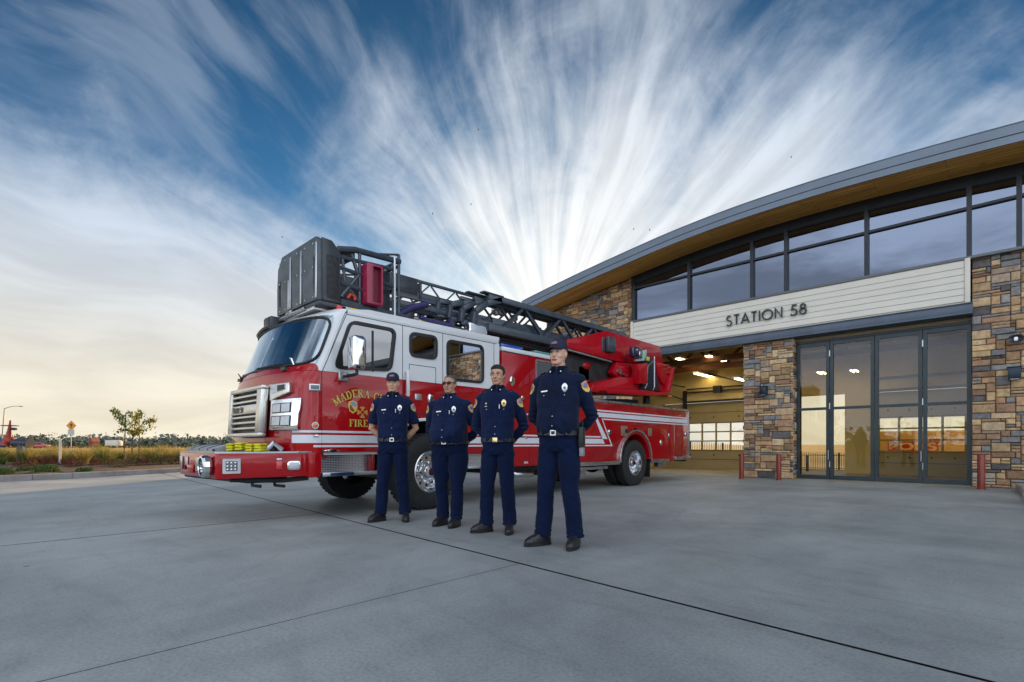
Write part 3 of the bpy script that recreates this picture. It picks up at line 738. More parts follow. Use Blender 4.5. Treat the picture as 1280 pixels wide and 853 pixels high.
# ---- four-fold glass doors of the right bay
M_dg = glass('door_glass_pane', (.82, .78, .62), .03, gcol=(.68, .68, .70))
yd = FY+.28
zg0, zg1, zr = .10, HB-.26, onY(1100, 508, yd).z
edges = [(991, 1037.5), (1037.5, 1093.5), (1093.5, 1153.5), (1153.5, 1217)]
for i, (a, b) in enumerate(edges):
    xa_, xb_ = onY(a, 500, yd).x, onY(b, 500, yd).x
    if i == 0: xa_ = XC1+.04
    if i == 3: xb_ = XRW-.03
    s = .085
    bm = B(); prism(bm, [(xa_+.006, .02), (xb_-.006, .02), (xb_-.006, zg1+.10), (xa_+.006, zg1+.10)], yd-.035, yd+.035, 'y',
        holes=[[(xa_+s, zg0+.03), (xb_-s, zg0+.03), (xb_-s, zr-.035), (xa_+s, zr-.035)], [(xa_+s, zr+.035), (xb_-s, zr+.035), (xb_-s, zg1), (xa_+s, zg1)]])
    d = part('folding_glass_door', bm, M_frame2, smooth=None)
    part('door_glass', sheet(B(), [(xa_+s-.01, zg0), (xb_-s+.01, zg0), (xb_-s+.01, zg1+.01), (xa_+s-.01, zg1+.01)], yd, 'y'), M_dg, d, smooth=None)
    if i in (0, 2):
        bm = B()
        for z in (.35, 1.9, 3.3): tube(bm, [(xb_, yd-.05, z), (xb_, yd-.05, z+.16)], .016)
        tube(bm, [(xb_-.03, yd-.06, .55), (xb_-.03, yd-.06, .8)], .012); part('hinge', bm, M_alu, d)
bm = B(); box(bm, XC1-.05, XC1+.035, yd-.05, yd+.06, 0.013, HB-.002); box(bm, XRW-.025, XRW+.06, yd-.05, yd+.06, .013, HB-.002)
box(bm, XC1+.036, XRW-.026, yd-.06, yd+.07, HB-.155, HB-.09)
part('door_frame', bm, M_frame, smooth=None)
part('transom_panel', box(B(), XC1+.04, XRW-.03, yd-.01, yd+.01, HB-.088, HB-.003), mat('tan_transom', (.45, .36, .2), .6), smooth=None)
# wall lights and speaker horn
def wall_light(px, py, w=.2, h=.28):
    q = onY(px, py, FY-.1); bm = B(); box(bm, q.x-w/2, q.x+w/2, FY-.22, FY-.04, q.z-h/2, q.z+h/2); box(bm, q.x-w/2-.02, q.x+w/2+.02, FY-.235, FY-.04, q.z+h/2+.001, q.z+h/2+.02)
    o = part('wall_light', bm, mat('dark_blue_box', (.015, .03, .05), .35, .3), bevel=.008)
    part('lamp_lens', box(B(), q.x-w/2+.03, q.x+w/2-.03, FY-.20, FY-.07, q.z-h/2-.012, q.z-h/2-.001), M_lens, o)
wall_light(955, 489, .17, .22); wall_light(1268, 467, .2, .24)
q = onY(1270, 424, FY-.1); bm = B(); lathe(bm, [(.02, .0), (.03, -.03), (.06, -.06), (.10, -.10), (.105, -.11), (.09, -.10), (.04, -.05), (.0, -.05)], (q.x, FY-.06, q.z), 'y', 24)
for v in bm.verts: v.co.x = q.x+(v.co.x-q.x)*1.25; v.co.z = q.z+(v.co.z-q.z)*.85
sp = part('speaker_horn', bm, M_slate2); part('speaker_bracket', box(B(), q.x-.03, q.x+.03, FY-.12, FY-.02, q.z-.06, q.z+.06), M_alu, sp, bevel=.004)
# lower wing to the left, behind the truck, and its flat roof (it shades the apron)
wg = part('side_wing', box(B(), -26.2, XE-.25, FY+.5, 21, 0, 4.9), mat('render_tan', (.42, .34, .24), .9, var=.06), smooth=None)
part('wing_roof', box(B(), -26.5, XE-.24, FY+.1, 21.3, 4.901, 5.25), M_fas, wg, bevel=.01)
for i in range(4): part('wing_window', box(B(), -25.3+i*3.1, -23.4+i*3.1, FY+.46, FY+.498, 1.1, 2.5), M_frame, wg, smooth=None)
wr = part('side_wing', box(B(), XR+.02, 24, FY+.5, 21, 0, 5.4), mat('render_tan', (.42, .34, .24), .9, var=.06), smooth=None)
part('wing_roof', box(B(), XR+.01, 24.4, FY+.1, 21.3, 5.401, 5.75), M_fas, wr, bevel=.01)
for i in range(4): part('wing_window', box(B(), 9+i*3.6, 11.4+i*3.6, FY+.46, FY+.498, 1.0, 3.2), M_frame, wr, smooth=None)
stones('stone_base', XR+.02, 24, 0, 1.0, FY+.5, wr, seed=33)
stones('stone_base', -26.2, XE-.25, 0, 1.0, FY+.5, wg, seed=31)
# ---------------------------------------------------------------- ladder truck
TX, TF = -6.10, -8.55; TC = (TX+TF)/2; HW = (TX-TF)/2
TR = thing('fire_truck', (TC, 7.5, 0), 'red and white aerial ladder fire truck with a grey ladder and basket over its cab', 'fire truck')
def tp(name, bm, m, parent=None, **k): return mk(name, bm, m, parent or TR, **k)
def S(px, py, X=TX): p = onX(px, py, X); return (p.y, p.z)
def both(fn):          # near and far side
    fn(1); fn(-1)
def mx(x): return 2*TC-x
YC0, YC1 = 2.90, 6.0           # door seam in front, cab back
ZB = 1.868                     # belt line between red and white
ROOF = 2.70
# wheel positions
FWY, RWY = 4.50, 10.42
# --- cab lower side (red) with wheel arch and step recess
def arch(cy, r, z0, a0=180, a1=0, n=18): return [(cy+r*math.cos(rad(a0+(a1-a0)*i/n)), z0+r*math.sin(rad(a0+(a1-a0)*i/n))) for i in range(n+1)]
AR, AZ = .74, .56
def side_red(s):
    x0, x1 = (TX-.05, TX) if s > 0 else (TF, TF+.05)
    pts = [(YC0, .58), (YC0, ZB), (YC1, ZB), (YC1, .62)] + [(FWY+AR+.03, .62)] + arch(FWY, AR, AZ, 4, 176)[0:] + [(FWY-AR-.03, .86), (YC0+.02, .86), (YC0+.02, .58)]
    pts = [(YC0, ZB), (YC1, ZB), (YC1, .80), (FWY+AR+.005, .80)] + arch(FWY, AR, AZ, 12, 168, 20) + [(FWY-AR-.005, .855), (YC0, .855)]
    bm = B(); prism(bm, pts, x0, x1, 'x'); return bm
cabL = tp('cab', side_red(1), M_red, bevel=.006); tp('cab_side', side_red(-1), M_red, cabL, bevel=.006)
# --- cab upper side (white) with window openings
def winpoly(L, r): return rpoly([S(*p) for p in L], r)
W1 = winpoly([(437.5, 401.5), (494.3, 412.6), (488.6, 463.6), (417.6, 460.0)], .10)
W2 = winpoly([(512.4, 415.8), (545.6, 421.4), (545.4, 449.4), (512.4, 444.8)], .09)
W3 = winpoly([(558.8, 425.2), (603.6, 433.2), (603.6, 478.8), (558.8, 474.4)], .09)
upper = [(YC0+.02, ZB+.001), (YC1, ZB+.001), (YC1, ROOF-.06), (3.22, ROOF-.06)]
def side_white(s):
    x0, x1 = (TX-.05, TX) if s > 0 else (TF, TF+.05)
    return prism(B(), upper, x0, x1, 'x', holes=[inset(w, .012) for w in (W1, W2, W3)])
cabU = tp('cab_upper', side_white(1), M_white, smooth=None); tp('cab_upper_side', side_white(-1), M_white, cabU, smooth=None)
M_tg = glass('truck_side_glass', (.012, .013, .014), .16, wav=.03)
M_ws = glass('windshield_glass', (.45, .55, .57), .34, wav=.02, gcol=(.8, .92, 1))
def window(name, poly, seal=.030):
    for s in (1, -1):
        x = TX if s > 0 else TF; d = .018*s
        lo, hi = sorted((x-.02*s, x+d))
        f = tp('cab_window', prism(B(), inset(poly, -.014), lo, hi, 'x', holes=[inset(poly, seal)]), M_black, smooth=None)
        tp('window_glass', sheet(B(), inset(poly, seal-.008), x-.004*s, 'x'), M_tg, f, smooth=None)
        if poly is W1:
            y0 = S(466, 440)[0]; bm = B(); box(bm, min(x-.012*s, x+.006*s), max(x-.012*s, x+.006*s), y0-.012, y0+.012, poly[10][1] if 0 else 1.93, 2.48); tp('window_bar', bm, M_black, f)
            a = [S(419, 459), S(429, 459), S(427.5, 428)]; bm = B(); prism(bm, a, *sorted((x-.01*s, x+.008*s)), 'x'); tp('quarter_panel', bm, M_black, f)
window('w', W1); window('w', W2); window('w', W3, .026)
# --- front skin: plan outline lofted upward, windscreen opening left out
HALF = [(0, 0), (.12, .006), (.24, .015), (.36, .03), (.48, .055), (.58, .085), (.68, .125), (.76, .175), (.83, .24), (.885, .325), (.93, .43), (.962, .56), (.984, .71), (.996, .86), (1.0, 1.0)]
HALFW = [(0, 0), (.12, .012), (.24, .04), (.36, .085), (.48, .145), (.58, .205), (.68, .28), (.76, .35), (.83, .43), (.885, .52), (.93, .61), (.962, .71), (.984, .81), (.996, .91), (1.0, 1.0)]
def levels(z):
    """(Y at the side, Y at centre, blend to the rounder upper outline)"""
    pts = [(.55, 2.90, 2.52, 0), (1.0, 2.90, 2.50, 0), (1.70, 2.90, 2.545, 0), (1.80, 2.905, 2.54, .3), (1.868, 2.915, 2.545, .6), (1.93, 2.94, 2.56, 1), (2.58, 3.185, 2.80, 1), (2.64, 3.21, 2.86, 1), (2.70, 3.25, 3.0, 1)]
    for a, b in zip(pts, pts[1:]):
        if z <= b[0]: t = (z-a[0])/(b[0]-a[0]); return [a[i]+(b[i]-a[i])*t for i in (1, 2, 3)]
    return list(pts[-1][1:])
def fp(u, z, off=0.):
    """point on the cab front; u in -1 (far side) .. 1 (near side), off = outward"""
    ys, yc, bl = levels(z); a = abs(u)*(len(HALF)-1); i = min(len(HALF)-2, int(a)); t = a-i
    def P(k):
        h, w = HALF[k], HALFW[k]; return Vector((h[0]*HW, yc+(ys-yc)*(h[1]*(1-bl)+w[1]*bl)))
    p = P(i).lerp(P(i+1), t); d = (P(i+1)-P(i)).normalized(); nrm = Vector((d.y, -d.x))
    q = p+nrm*off; return Vector((TC+math.copysign(q.x, u) if u else TC, q.y, z))
def front(z0, z1, nz, cut=None, off=0., nu=84):
    bm = B(); g = []
    for j in range(nz+1):
        z = z0+(z1-z0)*j/nz; g.append([bm.verts.new(fp(-1+2*i/nu, z, off)) for i in range(nu+1)])
    for j in range(nz):
        for i in range(nu):
            u = -1+2*(i+.5)/nu; z = z0+(z1-z0)*(j+.5)/nz
            if cut and cut(u, z): continue
            bm.faces.new([g[j][i], g[j][i+1], g[j+1][i+1], g[j+1][i]])
    for v in [v for v in bm.verts if not v.link_faces]: bm.verts.remove(v)
    bmesh.ops.recalc_face_normals(bm, faces=bm.faces); return bm
WU, WZ0, WZ1 = .80, 1.955, 2.585      # windscreen half width in u, heights
def inws(u, z, m=0.):
    du = max(0, abs(u)-(WU-.10+m)); zc = min(z-(WZ0-m*.6), (WZ1+m*.6)-z)
    if zc < 0 or abs(u) > WU+m: return False
    r = .10; dz = max(0, r-zc)
    return (du/.10)**2+(dz/r)**2 < 1
fr = tp('cab_front', front(.60, 1.868, 22), M_red, cabL, smooth=50)
fw = tp('cab_front_upper', front(1.868, 2.70, 60, lambda u, z: inws(u, z, .01), nu=160), M_white, cabU, smooth=50)
# red cowl that rises under the windscreen
bm = B(); cr = []
for i in range(121):
    u = -.93+1.86*i/120; zt_ = 1.868+.094*(1-min(1, max(0, (abs(u)-.76)/.16))**1.6)
    cr.append([bm.verts.new(fp(u, 1.866+(zt_-1.866)*j/4, .005)) for j in range(5)])
for a_, b_ in zip(cr, cr[1:]):
    for j in range(4): bm.faces.new([a_[j], b_[j], b_[j+1], a_[j+1]])
bmesh.ops.recalc_face_normals(bm, faces=bm.faces); tp('cowl', bm, M_red, fr, smooth=50)
ws = tp('windshield', front(WZ0-.02, WZ1+.02, 24, lambda u, z: not inws(u, z, .03), off=.004, nu=120), M_ws, smooth=60)
loop = []
for k in range(96):
    a = 2*PI*k/96; e = 5
    u = math.copysign(abs(math.cos(a))**(2/e), math.cos(a))*(WU+.005); v = math.copysign(abs(math.sin(a))**(2/e), math.sin(a))
    z = (WZ0+WZ1)/2+v*((WZ1-WZ0)/2+.008); loop.append(fp(u, z, .008))
tp('windshield_seal', tube(B(), loop+[loop[0]], .019, 6, False), M_black, ws)
# roof: crowned sheet
bm = B(); g = []; nu = 40
def roofz(x, y): u = (x-TC)/HW; return ROOF+.045*(1-abs(u)**4)+.0
ysr = [0, .12, .3, .6, 1]
for j in range(9):
    row = []
    for i in range(nu+1):
        p = fp(-1+2*i/nu, 2.70); t = j/8; y = p.y+(YC1-p.y)*t
        k = min(1, j/1.0) ; e = min(1, (1-abs(-1+2*i/nu))/.06)
        row.append(bm.verts.new((p.x, y, 2.70+(.055*(e**.5)*min(1, j)) )))
    g.append(row)
for a, b in zip(g, g[1:]):
    for i in range(nu): bm.faces.new([a[i], a[i+1], b[i+1], b[i]])
bmesh.ops.recalc_face_normals(bm, faces=bm.faces)
tp('cab_roof', bm, M_white, smooth=40)
bm = B(); box(bm, TX-.045, TX-.001, 3.25, YC1, 2.639, 2.715); box(bm, TF+.001, TF+.045, 3.25, YC1, 2.639, 2.715); tp('roof_rail', bm, M_white, cabU, bevel=.015)
bm = B(); box(bm, TF+.05, TX-.05, YC1-.04, YC1, .8, ROOF); box(bm, TF+.05, TX-.05, 2.95, YC1-.05, .82, .86); tp('cab_back', bm, M_white, cabU, smooth=None)
# interior: dash, seats, steering wheel, back wall
M_int = mat('cab_interior_grey', (.10, .11, .12), .7)
bm = B()
box(bm, TF+.08, TX-.08, 2.95, 3.25, 1.3, 1.93)
tp('dashboard', bm, M_int, bevel=.04)
for xs_ in (-6.75, -7.9):
    bm = B(); box(bm, xs_-.26, xs_+.26, 3.95, 4.45, 1.35, 1.5); box(bm, xs_-.25, xs_+.25, 4.40, 4.52, 1.5, 2.15); box(bm, xs_-.14, xs_+.14, 4.41, 4.50, 2.18, 2.42)
    tp('seat', bm, M_int, bevel=.04)
for k in range(2):
    bm = B(); box(bm, TX-.7-1.15*k-.25, TX-.7-1.15*k+.25, 5.55, 5.7, 1.4, 2.2); tp('seat', bm, M_int, bevel=.04)
bm = B(); c = Vector((-7.9, 3.5, 1.92)); ring = [c+Vector((.23*math.cos(2*PI*k/24), .10*math.sin(2*PI*k/24), .2*math.sin(2*PI*k/24))) for k in range(25)]
tube(bm, ring, .015, 6, False); tube(bm, [c, c+Vector((0, -.25, -.2))], .03); tp('steering_wheel', bm, M_black)
# --- door seams: thin dark lines standing 1 mm proud
bm = B()
def seam(bm, p, q, w=.009):
    a, b = Vector(p), Vector(q); d = (b-a).normalized(); nrm = Vector((-d.y, d.x))*w/2
    for x0, x1 in ((TX-.002, TX+.0015), (TF-.0015, TF+.002)):
        prism(bm, [tuple(a+nrm), tuple(b+nrm), tuple(b-nrm), tuple(a-nrm)], x0, x1, 'x')
t1 = S(430.6, 392.8); seam(bm, (2.912, ZB-.0), (2.94, 1.93)); seam(bm, (2.94, 1.93), (3.235, 2.632)); seam(bm, (3.235, 2.632), (5.93, 2.632))
for px in (503.2, 553.4, 617.4):
    y = S(px, 470)[0]; seam(bm, (y, 2.632), (y, .88 if px != 503.2 else 1.3))
ya, za = S(511.6, 455.2); yb_, zb_ = S(544.6, 460.2)
zt_ = (za+zb_)/2; seam(bm, (ya, zt_), (yb_, zt_)); seam(bm, (ya, zt_), (ya, 1.46)); seam(bm, (yb_, zt_), (yb_, 1.33)); 
seam(bm, (2.905, .86), (2.905, 1.868))
seam(bm, S(526, 515.5), S(544.6, 517.3))
tp('door_seam', bm, M_black, cabL, smooth=None)
# --- stripes
def stripe(y0, y1, z0, z1, th=.0035): return prism(B(), [(y0, z0), (y1, z0), (y1, z1), (y0, z1)], TX, TX+th, 'x')
bm = B()
for z0, z1 in ((1.098, 1.126), (.970, 1.070), (.918, .944)):
    for y0, y1 in ((2.902, FWY-AR+ (0 if z0 > 1 else .0)-.045), (FWY+AR+.045, YC1-.003)):
        prism(bm, [(y0, z0), (y1, z0), (y1, z1), (y0, z1)], TX, TX+.0035, 'x')
tp('stripe', bm, M_refl, cabL, smooth=None)
def wrap(z0, z1, u0, u1, m, name='stripe'):
    bm = B(); n = 20; a = [fp(u0+(u1-u0)*i/n, z0, .0035) for i in range(n+1)]; b = [fp(u0+(u1-u0)*i/n, z1, .0035) for i in range(n+1)]
    a = [bm.verts.new(p) for p in a]; b = [bm.verts.new(p) for p in b]
    for i in range(n): bm.faces.new([a[i], a[i+1], b[i+1], b[i]])
    bmesh.ops.recalc_face_normals(bm, faces=bm.faces); return tp(name, bm, m, fr, smooth=60)
for u0, u1 in ((.60, .999), (-.999, -.60)):
    wrap(1.098, 1.126, u0, u1, M_refl); wrap(.970, 1.070, u0, u1, M_refl)
wrap(.918, .944, .88, .999, M_refl)
# wheel arch liner (white lip) + black well
def lip(cy, r, z0, a0, a1, m, name, w=.045, out=.02, x=TX):
    bm = B(); A = arch(cy, r, z0, a0, a1, 28); Bq = arch(cy, r+w, z0, a0, a1, 28)
    prism(bm, A+Bq[::-1], x-.03, x+out, 'x'); return tp(name, bm, m, bevel=.008)
lip(FWY, AR-.004, AZ, 6, 174, M_white, 'wheel_arch'); 
lip(RWY, .655, .60, -4, 184, M_chrome, 'wheel_arch', .05, .035)
bm = B(); A = arch(FWY, AR-.01, AZ, -5, 185, 24)
prism(bm, A+arch(FWY, AR+.02, AZ, 185, -5, 24), TF+.06, TX-.052, 'x'); tp('wheel_well', bm, M_under, smooth=None)
# --- wheels
M_rim = mat('polished_wheel', (.72, .73, .75), .16, 1, rvar=.08, vscale=20)
def wheel(cx, cy, r, w, out=1, steer=0., rim=True, hubr=.12, dome=False, name='wheel'):
    """out=+1: outer face towards +X"""
    root_cx = Vector((cx, cy, r)); R = Matrix.Translation(root_cx) @ Matrix.Rotation(steer, 4, 'Z') @ Matrix.Scale(out, 4, (1, 0, 0))
    rr_ = r*.545
    prof = [(rr_, -w/2), (r*.80, -w/2-.005), (r*.93, -w/2+.012), (r*.985, -w/2+.045), (r, -w/2+.07), (r, w/2-.07), (r*.985, w/2-.045), (r*.93, w/2-.012), (r*.80, w/2+.006), (r*.70, w/2+.004), (rr_+.01, w/2-.012), (rr_-.012, w/2-.02), (rr_-.012, -w/2)]
    bm = B(); lathe(bm, prof, (0, 0, 0), 'x', 56, cap=False)
    for k in range(44):     # tread grooves as shoulder lugs
        a = 2*PI*k/44; M = Matrix.Rotation(a, 4, 'X') @ Matrix.Translation((0, 0, r-.004))
        for sx_ in (-1, 1): boxm(bm, M @ Matrix.Translation((sx_*(w/2-.075), 0, 0)), .09, 2*PI*r/44*.62, .022)
    for g_ in (-.05, .0, .05): pass
    bm.transform(R); t = tp(name, bm, M_rubber, smooth=40)
    if rim:
        ri = rr_-.014; o0 = w/2-.02
        prof = [(ri+.014, o0+.006), (ri, o0+.012), (ri-.02, o0+.004), (ri-.03, o0-.045), (ri-.055, o0-.075 if not dome else o0-.15), (ri-.12, o0-.075 if not dome else o0-.165), (.155, o0-.055 if not dome else o0-.14), (.150, o0-.05 if not dome else o0-.12)]
        fl = prof[-1][1]
        prof += [(hubr, fl), (hubr*.95, fl+.05), (hubr*.8, fl+.075), (hubr*.45, fl+.085), (hubr*.42, fl+.10), (0.001, fl+.104)]
        bm = B(); lathe(bm, prof, (0, 0, 0), 'x', 48, cap=False); bm.transform(R); q = tp('rim', bm, M_rim, t, smooth=35)
        bm = B()
        for k in range(10):
            a = 2*PI*k/10; lathe(bm, [(.0, fl+.035), (.018, fl+.035), (.022, fl-.01)], (0, .142*math.cos(a), .142*math.sin(a)), 'x', 6)
        bm.transform(R); tp('wheel_nut', bm, M_chrome, t)
        bm = B()
        for k in range(10):
            a = 2*PI*(k+.5)/10; lathe(bm, [(.0, prof[5][1]+.004), (.023, prof[5][1]+.003)], (0, (ri-.088)*math.cos(a), (ri-.088)*math.sin(a)), 'x', 12)
        bm.transform(R); tp('hand_hole', bm, M_black, t, smooth=None)
        bm = B(); lathe(bm, [(hubr*.5, fl+.07), (hubr*.44, fl+.112), (0.001, fl+.114)], (0, 0, 0), 'x', 20); bm.transform(R); tp('hub_cap', bm, mat('hub_oil_cap', (.10, .02, .03), .3, .4), t)
    return t
wheel(TX-.10, FWY, .555, .36, 1, rad(7))
wheel(TF+.10, FWY+.02, .555, .36, -1, rad(7))
for sx_, x in ((1, TX-.135), (-1, TF+.135)):
    wheel(x, RWY, .525, .27, sx_, 0, True, .10, True); wheel(x-sx_*.33, RWY, .525, .27, sx_, 0, False)
# axles, frame rails, tanks
bm = B(); box(bm, TC-.48, TC-.38, 2.7, 13.0, .62, .86); box(bm, TC+.38, TC+.48, 2.7, 13.0, .62, .86); tp('frame_rail', bm, M_under, smooth=None)
bm = B(); tube(bm, [(TF+.2, FWY, .52), (TX-.2, FWY, .52)], .07); tube(bm, [(TF+.3, RWY, .52), (TX-.3, RWY, .52)], .10); ball(bm, (TC, RWY, .52), .26); tp('axle', bm, M_under)
bm = B(); box(bm, TC-.9, TC+.95, 5.9, 9.2, .46, .84); box(bm, TC+.5, TX-.25, 9.25, 9.55, .40, .7); tp('chassis_tank', bm, M_under, bevel=.03)
bm = B(); tube(bm, [(TX-.25, 7.1, .42), (TX-.1, 6.9, .40), (TX-.1, 6.5, .42), (TX-.3, 6.3, .5)], .05, 10); tp('exhaust', bm, M_alu)
# --- step recess under the front door, diamond plate
M_dia = bpy.data.materials.new('diamond_plate'); M_dia.use_nodes = True
def _():
    N = M_dia.node_tree.nodes; L = M_dia.node_tree.links; b = N['Principled BSDF']
    b.inputs['Base Color'].default_value = (.56, .57, .59, 1); b.inputs['Metallic'].default_value = 1; b.inputs['Roughness'].default_value = .3
    tc = N.new('ShaderNodeTexCoord'); mp = N.new('ShaderNodeMapping'); mp.inputs['Rotation'].default_value = (rad(45), 0, 0); L.new(tc.outputs['Object'], mp.inputs['Vector'])
    ck = N.new('ShaderNodeTexChecker'); ck.inputs['Scale'].default_value = 64; L.new(mp.outputs['Vector'], ck.inputs['Vector'])
    bp = N.new('ShaderNodeBump'); bp.inputs['Strength'].default_value = .6; bp.inputs['Distance'].default_value = .01; L.new(ck.outputs['Fac'], bp.inputs['Height']); L.new(bp.outputs['Normal'], b.inputs['Normal'])
    mr = N.new('ShaderNodeMapRange'); mr.inputs['To Min'].default_value = .22; mr.inputs['To Max'].default_value = .5; L.new(ck.outputs['Fac'], mr.inputs['Value']); L.new(mr.outputs['Result'], b.inputs['Roughness'])
_()
y0, y1 = YC0+.01, FWY-AR-.02
bm = B(); box(bm, TX-.19, TX-.17, y0, y1, .60, .852); tp('step_riser', bm, M_dia, smooth=None)
bm = B(); box(bm, TX-.19, TX+.005, y0, y1, .573, .598); box(bm, TX-.012, TX+.018, y0, y1, .55, .60); st_ = tp('cab_step', bm, M_alu, bevel=.004)
bm = B(); box(bm, TX+.0185, TX+.024, y0+.10, y0+.42, .556, .594); tp('step_light', bm, mat('navy_lens', (.01, .03, .09), .2), st_, bevel=.002)
bm = B(); box(bm, TX-.17, TX-.06, y1-.11, y1-.06, .60, .85); tp('step_bracket', bm, M_red, st_, bevel=.006)
bm = B(); tube(bm, [(TX-.16, y0+.10, .79), (TX-.12, y0+.10, .79)], .022); tp('step_lamp', bm, M_redl, st_)
y0, y1 = FWY+AR+.06, YC1
bm = B(); box(bm, TX-.06, TX-.03, y0, y1, .60, .798); tp('lower_plate', bm, M_dia, smooth=None)
bm = B(); box(bm, TX-.19, TX+.01, y0, y1, .565, .60); tp('cab_step', bm, M_alu, bevel=.004)
# red lower corner in front of the step
bm = B(); box(bm, TX-.35, TX-.002, 2.74, 2.899, .545, .86); tp('cab_corner', bm, M_red, bevel=.02)
# --- grille
Zg0, Zg1 = 1.05, 1.71; GX0, GX1 = -7.925, -6.735
def gy(z): return 2.475+(z-Zg0)*.055
M_gr = mat('grille_satin_metal', (.68, .67, .62), .28, .85, var=.06, vscale=8)
bm = B()
P = lambda x, z, o=0: (x, gy(z)-o, z)
def gbox(bm, x0, x1, z0, z1, d0, d1):
    v = [bm.verts.new((x, gy(z)-d, z)) for z in (z0, z1) for d in (d1, d0) for x in (x0, x1)]
    for f in [(0,2,3,1),(4,5,7,6),(0,1,5,4),(2,6,7,3),(0,4,6,2),(1,3,7,5)]: bm.faces.new([v[i] for i in f])
gbox(bm, GX0, GX1, Zg0, Zg0+.055, 0, .10); gbox(bm, GX0, GX1, Zg1-.05, Zg1, 0, .09); gbox(bm, GX0, GX0+.09, Zg0+.055, Zg1-.05, 0, .095); gbox(bm, GX1-.15, GX1, Zg0+.055, Zg1-.05, 0, .095)
gr = tp('grille', bm, M_gr, bevel=.012)
bm = B(); gbox(bm, GX0+.05, GX1-.1, Zg0+.03, Zg1-.03, -.03, .012); tp('grille_mesh', bm, M_black, gr, smooth=None)
bars = [(1.105, 1.150), (1.195, 1.240), (1.288, 1.325), (1.575, 1.60), (1.515, 1.545), (1.63, 1.66)]
n = 7; zs_ = Zg0+.055
bm = B()
for z0, h in ((1.150, .030), (1.225, .030), (1.300, .030), (1.505, .030), (1.580, .030), (1.652, .012)): gbox(bm, GX0+.09, GX1-.15, z0, z0+h, .0, .085)
gbox(bm, GX0+.09, GX1-.15, 1.355, 1.475, 0, .088)
tp('grille_bar', bm, M_gr, gr, bevel=.006)
# TRUCK 58 number plate text in small cut letters
GLY = dict(GEO); GLY.update({'R': (.5, [[(.05, .05), (.05, .95), (.3, .95)]+arc(.28, .74, .2, .21, 90, -90)+[(.05, .52)], [(.25, .52), (.48, .05)]]),
 'U': (.56, [[(.05, .95), (.05, .3)]+arc(.28, .28, .23, .23, 180, 360)+[(.51, .95)]]), 'C': (.6, [arc(.35, .5, .3, .45, 50, 310)]), 'K': (.52, [[(.05, .05), (.05, .95)], [(.48, .95), (.08, .45), (.5, .05)]]),
 'P': (.5, [[(.05, .05), (.05, .95), (.28, .95)]+arc(.27, .71, .2, .24, 90, -90)+[(.05, .47)]]), 'D': (.62, [[(.2, .05), (.05, .05), (.05, .95), (.2, .95)]+arc(.2, .5, .37, .45, 90, -90)])})
def text(bm, s, f, w=.12, gap=.2, d=.004, H=1.):
    x = 0
    for c in s:
        for st in GLY[c][1]: stroke(bm, st, w, lambda u, v, dd, x=x: f(x+u, v, dd), d)
        x += GLY[c][0]+gap
    bmesh.ops.recalc_face_normals(bm, faces=bm.faces); return x-gap
bm = B(); text(bm, 'TRUCK 58', lambda u, v, d: (GX0+.155+u*.078, gy(1.38)-.089-d, 1.378+v*.075), .2, .16)
tp('grille_lettering', bm, mat('engraved_grey', (.13, .12, .11), .5), gr, smooth=None)
# side bracket of the grille with a lens, head lamp cluster around the corner
def fpx(x, z, off=0.):      # point on the front skin at given X (near side)
    lo, hi = 0., 1.
    for _i in range(30):
        m_ = (lo+hi)/2
        if fp(m_, z).x < x: lo = m_
        else: hi = m_
    return lo
def fpatch(u0, u1, z0, z1, off, zt=None, n=14, thick=.03, poly=None):
    """raised patch on the cab front; poly = corners in (u,z) space (4 points BL,BR,TR,TL)"""
    Q = poly or [(u0, z0), (u1, z0), (u1, z1), (u0, z1)]
    bm = B(); rows = []
    for j in range(7):
        t = j/6; row = []
        for i in range(n+1):
            s = i/n; a = (Q[0][0]*(1-s)+Q[1][0]*s, Q[0][1]*(1-s)+Q[1][1]*s); b = (Q[3][0]*(1-s)+Q[2][0]*s, Q[3][1]*(1-s)+Q[2][1]*s)
            row.append(fp(a[0]*(1-t)+b[0]*t, a[1]*(1-t)+b[1]*t, off))
        rows.append([bm.verts.new(p) for p in row])
    fs = [bm.faces.new([rows[j][i], rows[j][i+1], rows[j+1][i+1], rows[j+1][i]]) for j in range(6) for i in range(n)]
    r = bmesh.ops.extrude_face_region(bm, geom=fs)
    for v in [g_ for g_ in r['geom'] if isinstance(g_, bmesh.types.BMVert)]:
        dv_ = Vector((TC, 4.0, v.co.z))-v.co; v.co += dv_.normalized()*thick
    bmesh.ops.recalc_face_normals(bm, faces=bm.faces); return bm
def uz(px, py):            # pixel -> (u,z) on the near half of the front skin
    d = ray(px, py); best = None
    for i in range(0, 400):
        u = i/400
        z = 1.2
        for _k in range(6):
            p = fp(u, z); t = p.x/d.x; z = CAMH+d.z*t
        e = abs(d.y*t-p.y)
        if best is None or e < best[0]: best = (e, u, z)
    return best[1], best[2]
HL = [uz(341.5, 538), uz(374.5, 537.5), uz(378, 498), uz(370, 492.5), uz(344, 501)]
def mir(q): return [(-a, b) for a, b in q]
